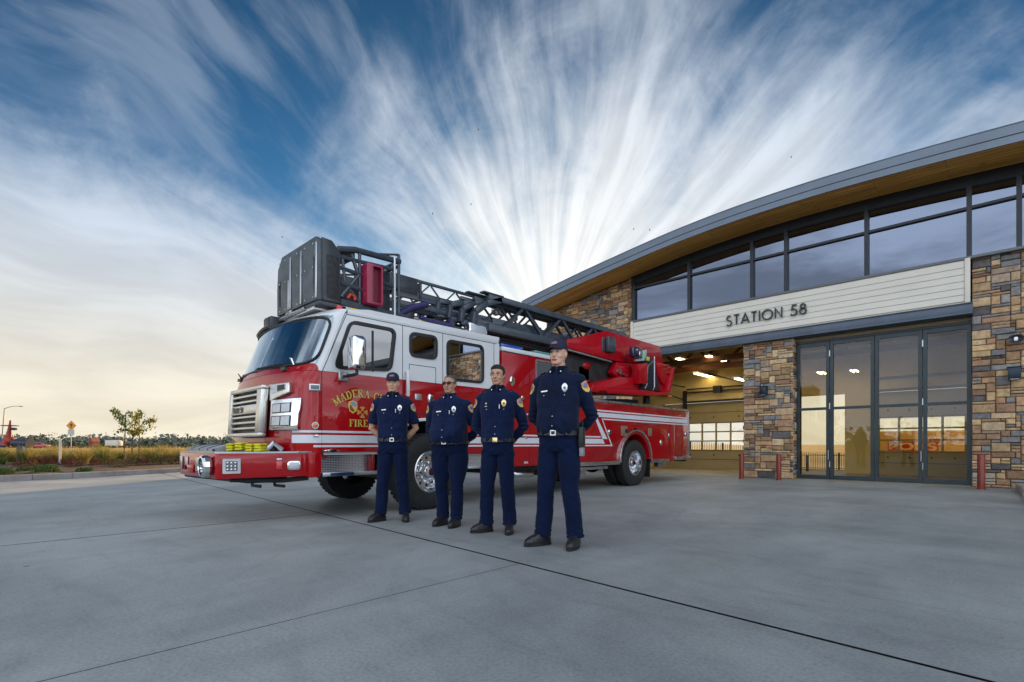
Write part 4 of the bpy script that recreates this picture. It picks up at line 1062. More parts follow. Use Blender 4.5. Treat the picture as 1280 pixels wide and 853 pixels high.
for sgn in (1, -1):
    f_ = (lambda q: q) if sgn > 0 else mir
    quad = [HL[0], HL[1], (HL[2][0], HL[2][1]), HL[4]]
    q2 = f_(quad); hb = tp('headlight', fpatch(0, 0, 0, 0, .055, poly=q2, thick=.09), M_chrome, bevel=.006)
    def sub(a0, a1, b0, b1):
        def L_(s, t):
            a = Vector(quad[0]).lerp(Vector(quad[1]), s); b = Vector(quad[3]).lerp(Vector(quad[2]), s); return tuple(a.lerp(b, t))
        return f_([L_(a0, b0), L_(a1, b0), L_(a1, b1), L_(a0, b1)])
    for a0, a1, b0, b1 in ((.08, .76, .12, .46), (.08, .74, .55, .87)):
        tp('lamp_recess', fpatch(0, 0, 0, 0, .062, poly=sub(a0, a1, b0, b1), thick=.02), M_black, hb, smooth=50)
        for c0, c1 in ((.05, .47), (.53, .95)):
            aa0, aa1 = a0+(a1-a0)*c0, a0+(a1-a0)*c1
            tp('lamp_lens', fpatch(0, 0, 0, 0, .068, poly=sub(aa0, aa1, b0+.03, b1-.03), thick=.02), M_lens, hb, smooth=50)
    # upper bracket of the grille
    BQ = [uz(342, 502), uz(365.5, 491), uz(366, 478.5), uz(341, 481.5)]
    br_ = tp('grille_bracket', fpatch(0, 0, 0, 0, .05, poly=f_(BQ), thick=.09), M_gr, bevel=.006)
    def subb(a0, a1, b0, b1):
        def L_(s, t):
            a = Vector(BQ[0]).lerp(Vector(BQ[1]), s); b = Vector(BQ[3]).lerp(Vector(BQ[2]), s); return tuple(a.lerp(b, t))
        return f_([L_(a0, b0), L_(a1, b0), L_(a1, b1), L_(a0, b1)])
    tp('bracket_lens', fpatch(0, 0, 0, 0, .056, poly=subb(.12, .8, .4, .88), thick=.02), M_lens, br_, smooth=50)
    tp('bracket_lamp', fpatch(0, 0, 0, 0, .062, poly=subb(.45, .78, .44, .84), thick=.02), M_black, br_, smooth=50)
    # marker lights on the corner
    Q = [uz(386.5, 488.5), uz(399.5, 489), uz(399.5, 480.5), uz(386.5, 480)]
    mk_ = tp('marker_light', fpatch(0, 0, 0, 0, .02, poly=f_(Q), thick=.03), M_alu, bevel=.003)
    Q2 = [uz(388.5, 486.8), uz(397.8, 487.2), uz(397.8, 482.2), uz(388.5, 481.8)]
    tp('lamp_lens', fpatch(0, 0, 0, 0, .026, poly=f_(Q2), thick=.02), mat('smoked_lens', (.14, .14, .15), .15, .3, .5, bump=.4, bscale=90), mk_, smooth=50)
    u_, z_ = uz(393.8, 532); c = fp(u_*sgn, z_, .004); e_ = fp(u_*sgn, z_, .03); dn = (e_-c).normalized()
    bm = B(); tube(bm, [c, c+dn*.012], .042, 20); am = tp('side_marker', bm, M_alu); bm = B(); tube(bm, [c+dn*.012, c+dn*.022, c+dn*.028], [.033, .030, .015], 20); tp('lamp_lens', bm, M_amber, am)
    u_, z_ = uz(394.5, 545); c = fp(u_*sgn, z_, .006); a_ = fp((u_-.03)*sgn, z_, .012); b_ = fp(min(.999, u_+.03)*sgn, z_, .012)
    bm = B(); tube(bm, [a_, c, b_], .016, 8); tp('grab_recess', bm, M_chrome)
# --- wipers
for ux in (.40, -.42):
    c = fp(ux, 1.925, .02); bm = B(); box(bm, c.x-.06, c.x+.06, c.y-.035, c.y+.01, 1.885, 1.925)
    q = fp(ux-.36, 1.975, .03); q2 = fp(ux-.05, 1.985, .03)
    tube(bm, [c, fp(ux-.10, 1.96, .04), q], .011, 6); tube(bm, [c+Vector((.03, 0, 0)), fp(ux-.08, 1.975, .045)], .008, 6)
    bl = [fp(ux-.40+.5*i/8, 1.968+.012*math.sin(i/8*PI), .018) for i in range(9)]; tube(bm, bl, .010, 5)
    tube(bm, [c+Vector((.05, -.02, .0)), c+Vector((.02, -.05, .07))], .008, 5)
    tp('wiper', bm, M_black)
bm = B(); q = fp(.5, 1.95, .03); tube(bm, [q, q+Vector((.0, -.03, .075)), q+Vector((-.01, -.035, .08))], .012, 6); tp('washer_nozzle', bm, M_chrome)
# visor bar over the windscreen on the far part
bm = B(); pp = [fp(-.1-.6*i/10, 2.64, .06) for i in range(11)]; tube(bm, pp, .03, 6); tp('roof_visor', bm, M_slate2)
# --- mirror
def mirror(sgn):
    X = TX+.30 if sgn > 0 else TF-.30
    c = onX(446, 441.5, TX+.30); y, z = c.y, c.z; w, h = .15, .21
    bm = B(); prof = rrect(-w, w, -h, h, .06, 6)
    prism(bm, [(X+a*.62, z+b) for a, b in prof], y-.085, y+.08, 'y')
    o = tp('mirror', bm, M_chrome, bevel=.034, seg=4)
    bm = B(); prism(bm, [(X+a*.5, z+b*.9) for a, b in prof], y+.081, y+.086, 'y'); tp('mirror_glass', bm, mat('mirror_face', (.03, .03, .035), .05, .5), o, smooth=None)
    xb = TX if sgn > 0 else TF; s = 1 if sgn > 0 else -1
    zb = onX(434, 471, TX+.05).z
    bm = B(); tube(bm, [(X, y, z-h+.02), (X, y, z-h-.05), (X-.06*s, y-.02, zb), (xb+.02*s, y-.03, zb)], .022, 8); tp('mirror_arm', bm, M_black, o)
    bm = B(); box(bm, min(xb, xb+.03*s), max(xb, xb+.03*s), y-.10, y+.03, zb-.06, zb+.06); tp('mirror_bracket', bm, M_alu, o, bevel=.01)
mirror(1); mirror(-1)
# grab handle by the rear door and handles
for px, py0, py1 in ((507.3, 463, 496),):
    y, z1 = S(px, py0); z0 = S(px, py1)[1]; bm = B(); box(bm, TX+.035, TX+.07, y-.022, y+.022, z0, z1); tube(bm, [(TX, y, z1-.03), (TX+.05, y, z1-.03)], .014); tube(bm, [(TX, y, z0+.03), (TX+.05, y, z0+.03)], .014); tp('grab_rail', bm, M_white, bevel=.008)
def handle(px, py, w=.085, h=.13, X=TX):
    y, z = S(px, py, X); bm = B(); lathe(bm, [(.0, .018), (.035, .016), (.045, .012), (.052, 0)], (X, y, z), 'x', 24)
    for v in bm.verts: v.co.z = z+(v.co.z-z)*h/.09; v.co.y = y+(v.co.y-y)*w/.09
    o = tp('door_handle', bm, M_chrome)
    bm = B(); tube(bm, [(X+.018, y, z-.035), (X+.04, y, z-.02), (X+.04, y, z+.03)], .011, 6); tp('latch', bm, M_black, o)
handle(538, 498.5); 
y, z = S(522.5, 496.5); bm = B(); prism(bm, rrect(y-.06, y+.06, z-.045, z+.045, .015), TX-.002, TX+.012, 'x'); tp('door_latch_plate', bm, M_alu, bevel=.003)
# --- gold serif lettering on the door
SER = {  # strokes: (points, width, serif ends)
 'M': (.95, [([(.14, 0), (.14, 1)], .08), ([(.16, .98), (.46, .08)], .17), ([(.48, .08), (.78, .98)], .07), ([(.80, 1), (.80, 0)], .17)], [(.14, 0), (.80, 0), (.12, 1), (.82, 1)]),
 'A': (.82, [([(.12, 0), (.40, 1)], .08), ([(.42, 1), (.70, 0)], .18), ([(.2, .36), (.62, .36)], .08)], [(.12, 0), (.70, 0)]),
 'D': (.80, [([(.17, 0), (.17, 1)], .18), (arc(.28, .5, .38, .46, 90, -90), .14), ([(.17, .955), (.3, .955)], .09), ([(.17, .045), (.3, .045)], .09)], [(.13, 0), (.13, 1)]),
 'E': (.68, [([(.17, 0), (.17, 1)], .18), ([(.17, .955), (.58, .955), (.58, .78)], .09), ([(.17, .51), (.44, .51)], .08), ([(.17, .045), (.6, .045), (.6, .24)], .09)], [(.13, 0), (.13, 1)]),
 'R': (.80, [([(.17, 0), (.17, 1)], .18), ([(.17, .955), (.34, .955)]+arc(.36, .74, .19, .21, 80, -90)+[(.17, .51)], .10), ([(.38, .5), (.66, .02)], .17)], [(.17, 0), (.13, 1), (.70, 0)]),
 'C': (.76, [(arc(.42, .5, .29, .455, 45, 315), .13), ([(.66, .95), (.66, .68)], .06)], []),
 'I': (.42, [([(.2, 0), (.2, 1)], .18)], [(.2, 0), (.2, 1)]),
 'T': (.72, [([(.36, 0), (.36, 1)], .18), ([(.04, .74), (.06, .955), (.66, .955), (.68, .74)], .08)], [(.36, 0)]),
 'Y': (.80, [([(.12, 1), (.40, .48)], .16), ([(.70, 1), (.40, .48)], .07), ([(.40, .5), (.40, 0)], .17)], [(.10, 1), (.72, 1), (.40, 0)]),
 'F': (.64, [([(.17, 0), (.17, 1)], .18), ([(.17, .955), (.58, .955), (.58, .76)], .09), ([(.17, .5), (.44, .5)], .09)], [(.17, 0), (.13, 1)]), ' ': (.38, [], [])}
def serif(bm, s, f, gap=.07, d=.004, ws=1.0):
    x = 0
    for c in s:
        w, ST_, ends = SER[c]
        for pts, sw in ST_: stroke(bm, pts, sw*ws, lambda u, v, dd, x=x: f(x+u, v, dd), d)
        for ex, ey in ends: 
            yy = .035 if ey == 0 else .965; stroke(bm, [(ex-.16, yy), (ex+.16, yy)], .07*ws, lambda u, v, dd, x=x: f(x+u, v, dd), d*.97)
        x += w+gap
    bmesh.ops.recalc_face_normals(bm, faces=bm.faces); return x-gap
def slen(s, gap=.07): return sum(SER[c][0]+gap for c in s)-gap
# arched words: circle through the measured points
pM, pA, pC = Vector(S(415.5, 500)), Vector(S(450, 490.5)), Vector(S(474, 492))
cx_, arcR = 3.43, .66; topz = S(450, 496)[1]
cyc = 3.475; hL = .105; Rr = .62
zc = S(452, 497)[1]-Rr
tot = slen('MADERA CITY')*hL*.92
def arcf(u, v, d, off=0):
    s_ = (u*hL*.92-tot/2); a = s_/Rr; r_ = Rr+v*hL
    return (TX+.0045+off+d, cyc+r_*math.sin(a), zc+r_*math.cos(a))
bm = B(); serif(bm, 'MADERA CITY', lambda u, v, d: arcf(u, v, d, -.003), d=.0015, ws=1.6); outl = tp('lettering_outline', bm, M_black, cabL, smooth=None)
bm = B(); serif(bm, 'MADERA CITY', arcf, d=.002); tp('lettering', bm, M_gold, cabL, smooth=None)
y0, zf = S(436.5, 533.3); y1_ = S(459.5, 533)[0]; zt2 = S(448, 524.8)[1]; k = (y1_-y0)/slen('FIRE')
ff = lambda u, v, d: (TX+.0045+d, y0+u*k, zf+v*(zt2-zf))
bm = B(); serif(bm, 'FIRE', lambda u, v, d: (TX+.0015+d, y0+u*k, zf+v*(zt2-zf)), d=.0015, ws=1.6); tp('lettering_outline', bm, M_black, cabL, smooth=None)
bm = B(); serif(bm, 'FIRE', ff, d=.002); tp('lettering', bm, M_gold, cabL, smooth=None)
# emblems: shield with landscape, and a maltese cross
y, z = S(441, 508.5); bm = B(); prism(bm, [(y+a*1.0, z+b) for a, b in [(-.06, .06), (0, .082), (.06, .06), (.066, 0), (.05, -.055), (0, -.09), (-.05, -.055), (-.066, 0)]], TX, TX+.003, 'x'); e1 = tp('door_emblem', bm, M_gold, cabL, smooth=None)
bm = B(); prism(bm, [(y+a, z+b) for a, b in [(-.03, .058), (.02, .066), (.052, .045), (.055, .0), (.0, .005), (-.03, .02)]], TX+.003, TX+.0045, 'x'); tp('emblem_sky', bm, mat('emblem_blue', (.10, .12, .35), .4), e1, smooth=None) if 0 else None
bm = B(); prism(bm, [(y+a, z+b) for a, b in [(-.03, .058), (.02, .066), (.052, .045), (.055, .0), (.0, .005), (-.03, .02)]], TX+.003, TX+.0045, 'x'); tp('emblem_sky', bm, mat('emblem_blue', (.30, .34, .50), .4), cabL, smooth=None)
bm = B(); prism(bm, [(y+a, z+b) for a, b in [(-.05, .02), (-.02, .01), (.0, -.02), (.03, -.05), (0, -.07), (-.04, -.045)]], TX+.003, TX+.0045, 'x'); tp('emblem_hill', bm, mat('emblem_brown', (.25, .10, .03), .4), cabL, smooth=None)
y, z = S(453, 515.7); bm = B(); r_ = .078
for k2 in range(4):
    a = PI/2*k2
    pts = []
    for aa, rr2 in ((-.52, r_), (-.3, r_*1.0), (0, r_*.96), (.3, r_*1.0), (.52, r_), (.22, r_*.36), (-.22, r_*.36)): pts.append((y+rr2*math.sin(a+aa), z+rr2*math.cos(a+aa)))
    prism(bm, pts, TX, TX+.003, 'x')
lathe(bm, [(.001, .0045), (.032, .0045), (.032, 0)], (TX, y, z), 'x', 20); tp('maltese_cross', bm, mat('cross_orange', (.62, .30, .05), .4), cabL, smooth=None)
bm = B(); lathe(bm, [(.001, .006), (.02, .006), (.02, 0)], (TX, y, z), 'x', 16)
for k2 in range(4):
    a = PI/2*k2+PI/4; bar(bm, (TX+.005, y+.02*math.sin(a), z+.02*math.cos(a)), (TX+.005, y+.05*math.sin(a), z+.05*math.cos(a)), .006, .004)
tp('cross_mark', bm, M_red, cabL, smooth=None)
# small maker's badge over the step : plain winged chrome bar
y, z = S(414.5, 563.5); bm = B(); prism(bm, [(y-.10, z+.006), (y-.03, z+.012), (y, z+.024), (y+.03, z+.012), (y+.10, z+.006), (y+.10, z-.006), (y+.03, z-.012), (y, z-.022), (y-.03, z-.012), (y-.10, z-.006)], TX, TX+.005, 'x'); tp('side_badge', bm, M_chrome, cabL, bevel=.001)

# --- front bumper extension
BX0, BX1 = -7.84, -6.30; BYf, BYb = 1.80, 2.86; BZ0, BZ1 = .565, .862
pl = [(TX-.02, BYb), (TX-.02, 2.62), (BX1, BYf), (BX1-.03, BYf-.02), (BX0+.03, BYf-.02), (BX0, BYf), (-8.3, 2.3), (TF+.02, 2.62), (TF+.02, BYb)]
bm = B(); prism(bm, pl, BZ0, BZ1, 'z'); bp_ = tp('front_bumper', bm, M_red, bevel=.012)
bm = B(); prism(bm, [(a*1.0, b) for a, b in inset(pl, .03)], BZ1, BZ1+.006, 'z'); tp('bumper_deck', bm, M_dia, bp_, smooth=None)
bm = B(); prism(bm, inset(pl, -.004), BZ1-.012, BZ1+.004, 'z', holes=[inset(pl, .028)]); tp('bumper_edge', bm, M_alu, bp_, smooth=None)
bm = B(); tube(bm, [(BX1-.1, 1.95, BZ0-.02), (BX1-.02, 2.5, BZ0-.05), (TX-.15, 2.8, BZ0-.03)], .03); tube(bm, [(TC-.9, 1.95, BZ0-.04), (BX1-.12, 2.15, BZ0-.05), (BX1-.1, 2.7, BZ0-.05)], .025)
box(bm, BX1-.75, BX1-.1, 2.0, 2.6, BZ0-.045, BZ0-.002)
tube(bm, [(BX1-.12, 2.2, BZ0-.03), (BX1-.12, 2.2, BZ0-.10), (BX1-.02, 2.26, BZ0-.11)], .02); tube(bm, [(BX1-.1, 2.45, BZ0-.03), (BX1-.1, 2.45, BZ0-.11), (BX1+.02, 2.52, BZ0-.12)], .02)
tp('under_bumper_gear', bm, M_under, bp_)
# bumper side frame vectors
A2, B2 = Vector((TX-.02, 2.62, 0)), Vector((BX1, BYf, 0)); dS = (B2-A2).normalized(); nS = Vector((-dS.y, dS.x, 0)); nS = nS if nS.x > 0 else -nS
def bside(px, py):     # pixel -> (s, z) on the slanted bumper side
    d = ray(px, py); dd = Vector((d.x, d.y, 0)); t = A2.dot(nS)/dd.dot(nS); p = d*t; return (Vector((p.x, p.y, 0))-A2).dot(dS), CAMH+p.z
def bs(s, z, o): q = A2+dS*s+nS*o; return (q.x, q.y, z)
def bplate(bm, P, o0, o1, holes=()):
    prism(bm, P, o0, o1, 'x', holes=holes)
    for v in bm.verts: v.co = Vector(bs(v.co.y, v.co.z, v.co.x))
    return bm
s0, zt3 = bside(278, 573.8); s1, zb3 = bside(300.5, 592)
bm = B(); bplate(bm, rrect(min(s0, s1), max(s0, s1), zb3, zt3, .008, 2), -.002, .018, [rrect(min(s0, s1)+.03, max(s0, s1)-.03, zb3+.028, zt3-.028, .01, 2)]); fl_ = tp('warning_light', bm, M_alu, smooth=None)
bm = B(); bplate(bm, rrect(min(s0, s1)+.03, max(s0, s1)-.03, zb3+.028, zt3-.028, .01, 2), -.001, .006); tp('lamp_lens', bm, mat('led_lens', (.20, .21, .23), .2, .7, .5), fl_, smooth=None)
bm = B()
for ki in range(3):
    for kj in range(3): ball(bm, bs(min(s0, s1)+abs(s1-s0)*(.28+.22*ki), zb3+(zt3-zb3)*(.28+.22*kj), .008), .016)
tp('led_bulb', bm, M_chrome, fl_)
s0, zt3 = bside(345, 577.5); s1, zb3 = bside(353, 586.5); bm = B(); bplate(bm, rrect(min(s0, s1), max(s0, s1), zb3-.0, zt3+.012, .014), 0, .02); 
rl = tp('marker_light', bm, M_redl, bevel=.004); bm = B(); bplate(bm, rrect(min(s0, s1)+.005, max(s0, s1)-.005, zt3+.018, zt3+.04, .004), 0, .012); tp('light_cap', bm, M_alu, rl, bevel=.002)
s0, zt3 = bside(358.5, 576.5); s1, zb3 = bside(376, 587.5); bm = B(); bplate(bm, rrect(min(s0, s1), max(s0, s1), zb3, zt3, .04), 0, .02); wl = tp('warning_light', bm, M_chrome, bevel=.005)
bm = B(); bplate(bm, rrect(min(s0, s1)+.02, max(s0, s1)-.02, zb3+.018, zt3-.018, .02), .02, .026); tp('lamp_lens', bm, M_lens, wl, bevel=.002)
# corner air horn / siren speaker
zc_ = (BZ0+BZ1)/2-.01; sxx = BX1-.18
bm = B(); lathe(bm, [(.0, .0), (.095, .0), (.118, -.02), (.128, -.045), (.128, -.085), (.118, -.105), (.10, -.11), (.095, -.09), (.0, -.085)], (sxx, BYf-.02, zc_), 'y', 14); sk = tp('siren_speaker', bm, M_chrome, smooth=20)
bm = B()
for k in range(5): box(bm, sxx-.08, sxx+.08, BYf-.125, BYf-.108, zc_-.07+.03*k, zc_-.06+.03*k)
tp('speaker_grille', bm, M_slate2, sk, smooth=None)
# front face lamps
for xq, w_ in ((-6.98, .12), (-7.45, .09), (-7.70, .09)):
    bm = B(); box(bm, xq-w_/2, xq+w_/2, BYf-.04, BYf-.021, .63, .80); o = tp('front_lamp', bm, M_alu, bp_, bevel=.006)
bm = B(); box(bm, TC-.18, TC+.18, BYf-.04, BYf-.021, .60, .70); tp('tow_panel', bm, M_red, bp_, bevel=.01)
for xq in ():
    bm = B(); tube(bm, [(xq, BYf-.02, .62), (xq, BYf-.09, .62), (xq, BYf-.09, .70), (xq, BYf-.02, .70)], .014); tp('tow_eye', bm, M_under, bp_)
# hose tray with yellow hose under a rolled cover
HZ = BZ1+.006
bm = B()
n = 10; y0, y1_ = 1.95, 2.42
x0, x1 = -8.15, -6.92
prof = [(y0, HZ)]+[(y0+(y1_-y0)*i/n, HZ+.085*math.sin(PI*(.12+.76*i/n))) for i in range(n+1)]+[(y1_, HZ)]
prism(bm, prof, x0, x1, 'x'); hc = tp('hose_tray_cover', bm, mat('grey_vinyl', (.30, .31, .33), .45, var=.2, bump=.3, bscale=12), smooth=60)
bm = B()
for xx in (-7.25, -7.6, -7.95):
    prism(bm, [(a, b+.006) for a, b in prof], xx-.015, xx+.015, 'x')
tp('cover_strap', bm, M_black, hc, smooth=60)
for xx, yy, hh_ in ((onY(291, 560, 2.12).x, 2.12, .0), (onY(302, 560, 2.14).x, 2.14, .010), (onY(315, 560, 2.22).x, 2.22, -.004), (onY(326, 560, 2.24).x, 2.24, -.002)):
    bm = B(); M_ = Matrix.Translation((xx, yy, HZ+.050+hh_)) @ Matrix.Rotation(rad(38+200*hh_), 4, 'Z')
    for j in range(3): boxm(bm, M_ @ Matrix.Translation((0, 0, -.032+.032*j)) @ Matrix.Rotation(rad((-4, 3, -2)[j]), 4, 'Y'), .088, .15, .030)
    tp('hose', bm, M_yel, bevel=.012, seg=3)
bm = B(); tube(bm, [(-6.42, 2.36, HZ), (-6.36, 2.42, HZ+.10), (-6.36, 2.52, HZ+.02)], .035); tp('hose_coupling', bm, M_alu)
bm = B(); prism(bm, [(1.93, HZ), (1.93, HZ+.03), (2.5, HZ+.09), (2.55, HZ+.09), (2.55, HZ)], -6.99, -6.95, 'x'); prism(bm, [(2.42, HZ), (2.42, HZ+.10), (2.47, HZ+.10), (2.47, HZ)], -6.95, -6.4, 'x'); tp('hose_tray', bm, M_black, bevel=.003)
# --- pump / high body and low rear body
HY1 = 7.75; BYE = 13.12; Zt, ZL = 2.60, 1.875; Z0b = .60
RA = .60; 
bm = B(); prism(bm, [(YC1+.06, Z0b-.03), (HY1, Z0b-.03), (HY1, Zt-.06), (YC1+.06, Zt-.06)], TF+.01, TX-.001, 'x', holes=[]); body = tp('pump_body', bm, M_red, bevel=.006)
low = [(HY1+.005, Z0b), (RWY-RA-.02, Z0b)]+arch(RWY, RA+.03, .56, 176, 4, 22)+[(RWY+RA+.02, Z0b), (BYE, Z0b), (BYE, ZL-.04), (HY1+.005, ZL-.04)]
bm = B(); prism(bm, low, TF+.01, TX-.001, 'x'); rb = tp('rear_body', bm, M_red, bevel=.006)
# bright top rails
bm = B(); box(bm, TX-.10, TX+.012, YC1+.055, HY1+.01, Zt-.058, Zt+.012); box(bm, TF-.012, TF+.10, YC1+.055, HY1+.01, Zt-.058, Zt+.012); tp('body_top_rail', bm, M_white, body, bevel=.006)
bm = B(); box(bm, TX-.12, TX+.012, HY1+.012, BYE+.02, ZL-.038, ZL+.018); box(bm, TF-.012, TF+.12, HY1+.012, BYE+.02, ZL-.038, ZL+.018); box(bm, TX-.03, TX+.012, BYE-.002, BYE+.02, Z0b-.04, ZL-.04); tp('body_top_rail', bm, M_alu, rb, bevel=.005)
bm = B(); box(bm, TF+.12, TX-.12, HY1+.02, BYE, ZL-.036, ZL-.005); tp('body_deck', bm, M_dia, rb, smooth=None)
# bottom rub rail
bm = B(); box(bm, TX-.06, TX+.03, HY1+.16, RWY-RA-.12, .515, .595); box(bm, TX-.06, TX+.03, RWY+RA+.12, 12.0, .515, .59); box(bm, TX-.06, TX+.035, 12.35, BYE+.10, .55, .64); tp('rub_rail', bm, M_alu, rb, bevel=.006)
bm = B(); box(bm, TX-.055, TX+.002, 12.02, 12.34, .53, 1.48); tp('rear_locker', bm, M_red, rb, bevel=.006)
# under-body gear: outrigger beam, brackets, mud flap
bm = B(); box(bm, TX-.5, TX-.05, 8.25, 9.35, .43, .49); tube(bm, [(TX-.1, 8.3, .46), (TX-.1, 9.2, .46)], .022); box(bm, TX-.3, TX-.05, 8.3, 8.55, .30, .43); tp('outrigger_beam', bm, M_alu, bevel=.01)
bm = B(); box(bm, TF+.4, TX-.3, 8.4, 8.9, .28, .6); tp('outrigger_housing', bm, M_under, bevel=.02)
bm = B(); box(bm, TX-.62, TX-.04, RWY+RA+.10, RWY+RA+.125, .17, .62); tp('mud_flap', bm, M_black, bevel=.003)
bm = B(); box(bm, TX-.16, TX-.03, 11.55, 11.72, .40, .52); box(bm, TX-.16, TX-.03, 11.78, 11.88, .42, .52); tube(bm, [(TX-.1, 11.72, .46), (TX-.1, 12.0, .46)], .02); tp('valve_fitting', bm, M_alu, bevel=.008)
bm = B(); tube(bm, [(TX-.15, BYE+.02, .62), (TX-.15, BYE+.18, .60), (TX-.08, BYE+.30, .55)], .018); box(bm, TX-.6, TX-.15, BYE, BYE+.22, .5, .56); tp('rear_step', bm, M_under, bevel=.004)
# seams of compartment doors
bm = B()
def seamb(bm, y0, z0, y1, z1, w=.008):
    a, b = Vector((y0, z0)), Vector((y1, z1)); d = (b-a).normalized(); nrm = Vector((-d.y, d.x))*w/2
    prism(bm, [tuple(a+nrm), tuple(b+nrm), tuple(b-nrm), tuple(a-nrm)], TX-.003, TX+.0012, 'x')
ysm = S(662, 500)[0]
seamb(bm, ysm, .62, ysm, 2.53); seamb(bm, YC1+.12, 2.53, HY1-.02, 2.53)
for y in (8.75, 9.60, 11.15, 12.0, 12.36): seamb(bm, y, .64, y, 1.42)
seamb(bm, 9.60, 1.42, 12.0, 1.42); seamb(bm, 8.0, 1.78, BYE-.05, 1.78)
tp('door_seam', bm, M_black, body, smooth=None)
# roll-up shutter in the high body, behind the fourth man
y0 = S(669.5, 470)[0]; y1 = HY1-.05
bm = B(); prism(bm, rrect(y0, y1, 1.42, 2.50, .02, 2), TX-.002, TX+.010, 'x', holes=[rrect(y0+.03, y1-.03, 1.45, 2.47, .01, 2)]); sh = tp('shutter', bm, M_alu, smooth=None)
bm = B()
for i in range(22): box(bm, TX-.001, TX+.004, y0+.031, y1-.031, 1.452+i*.046, 1.452+i*.046+.042)
tp('shutter_slat', bm, mat('shutter_grey', (.16, .19, .21), .4, .6), sh, smooth=None)
bm = B(); box(bm, TX-.01, TX+.03, 7.78, 8.0, .62, 1.15); box(bm, TX-.0, TX+.045, 7.80, 7.825, .60, 1.5); tp('control_panel', bm, mat('cream_panel', (.55, .53, .45), .4, .3), body, bevel=.006)
# stripes on the high body and rear body
bm = B()
for z0, z1 in ((1.098, 1.126), (.970, 1.070), (.918, .944)):
    prism(bm, [(YC1+.08, z0), (HY1-.01, z0), (HY1-.01, z1), (YC1+.08, z1)], TX-.001, TX+.0035, 'x')
zz = S(662, 515.3)[1]
prism(bm, [(6.75, zz-.012), (HY1-.02, zz-.012), (HY1-.02, zz+.012), (6.75, zz+.012)], TX-.001, TX+.0035, 'x')
tp('stripe', bm, M_refl, body, smooth=None)
def band(bm, P): prism(bm, P, TX-.001, TX+.0035, 'x')
ye = BYE-.03
bm = B()
# outer thin stripe: along top, down the diagonal, back along the bottom
yA = 8.72
band(bm, [(yA, 1.650), (ye, 1.640), (ye, 1.668), (yA, 1.682)])
# broad band with its diagonal
band(bm, [(yA+.10, 1.53), (ye, 1.52), (ye, 1.615), (yA-.02, 1.625)])
band(bm, [(yA+.32, 1.475), (ye, 1.465), (ye, 1.49), (yA+.30, 1.503)])
yl = 9.42
band(bm, [(yA-.02, 1.625), (yA+.12, 1.53), (yl-.18, 1.07), (yl-.36, 1.07)])
band(bm, [(yA+.30, 1.503), (yA+.345, 1.475), (yl+.02, .918), (yl-.04, .944)])
band(bm, [(7.85, .97), (yl-.28, .97), (yl-.36, 1.07), (7.85, 1.07)])
band(bm, [(7.85, .918), (yl+.02, .918), (yl-.04, .944), (7.85, .944)]); band(bm, [(7.95, 1.098), (yl-.42, 1.098), (yl-.44, 1.126), (7.95, 1.126)])
band(bm, [(8.36, 1.126), (8.39, 1.126), (8.39, 1.45), (8.36, 1.45)])
tp('stripe', bm, M_refl, rb, smooth=None)
# fittings on the rear body
def disc(px, py, r, m, name, sy=1, o=.02):
    y, z = S(px, py); bm = B(); lathe(bm, [(.001, o), (r*.75, o), (r, o*.4), (r, 0)], (TX, y, z), 'x', 22)
    for v in bm.verts: v.co.z = z+(v.co.z-z)*sy
    return tp(name, bm, m, rb)
disc(761, 540, .062, M_chrome, 'round_lamp', o=.05); disc(826, 553.5, .055, M_chrome, 'door_handle', 1.35); disc(836, 544.5, .045, M_alu, 'door_handle', 1.3); disc(857, 543, .05, M_chrome, 'round_lamp', 1.3)
disc(640, 476.5, .062, M_chrome, 'door_handle', 1.45, .03); disc(653, 497.5, .035, M_chrome, 'round_lamp', 1.2) 
def plate(px, py, w, h, m, name, par=None):
    y, z = S(px, py); bm = B(); prism(bm, rrect(y-w/2, y+w/2, z-h/2, z+h/2, .015, 3), TX-.001, TX+.018, 'x'); return tp(name, bm, m, par or rb, bevel=.004)
pp1 = plate(780, 539, .26, .22, mat('bronze_panel', (.35, .28, .2), .35, .5), 'fuel_panel'); y, z = S(782, 539); bm = B(); tube(bm, [(TX+.018, y, z), (TX+.04, y, z)], .045, 14); tp('fuel_cap', bm, M_black, pp1)
plate(812, 540.5, .16, .19, mat('bronze_panel', (.35, .28, .2), .35, .5), 'vent_panel')
plate(657, 578.5, .10, .04, M_lens, 'body_lamp', body); plate(663, 518.2, .07, .055, M_alu, 'latch_plate', body); plate(658.3, 518.2, .04, .03, M_white, 'latch_plate', body)
plate(657.5, 547.3, .06, .03, M_alu, 'latch_plate', body)
plate(793, 536, .12, .02, M_copper, 'body_badge'); plate(802, 519, .05, .06, M_alu, 'stripe_latch'); plate(838, 523, .05, .06, M_alu, 'stripe_latch')
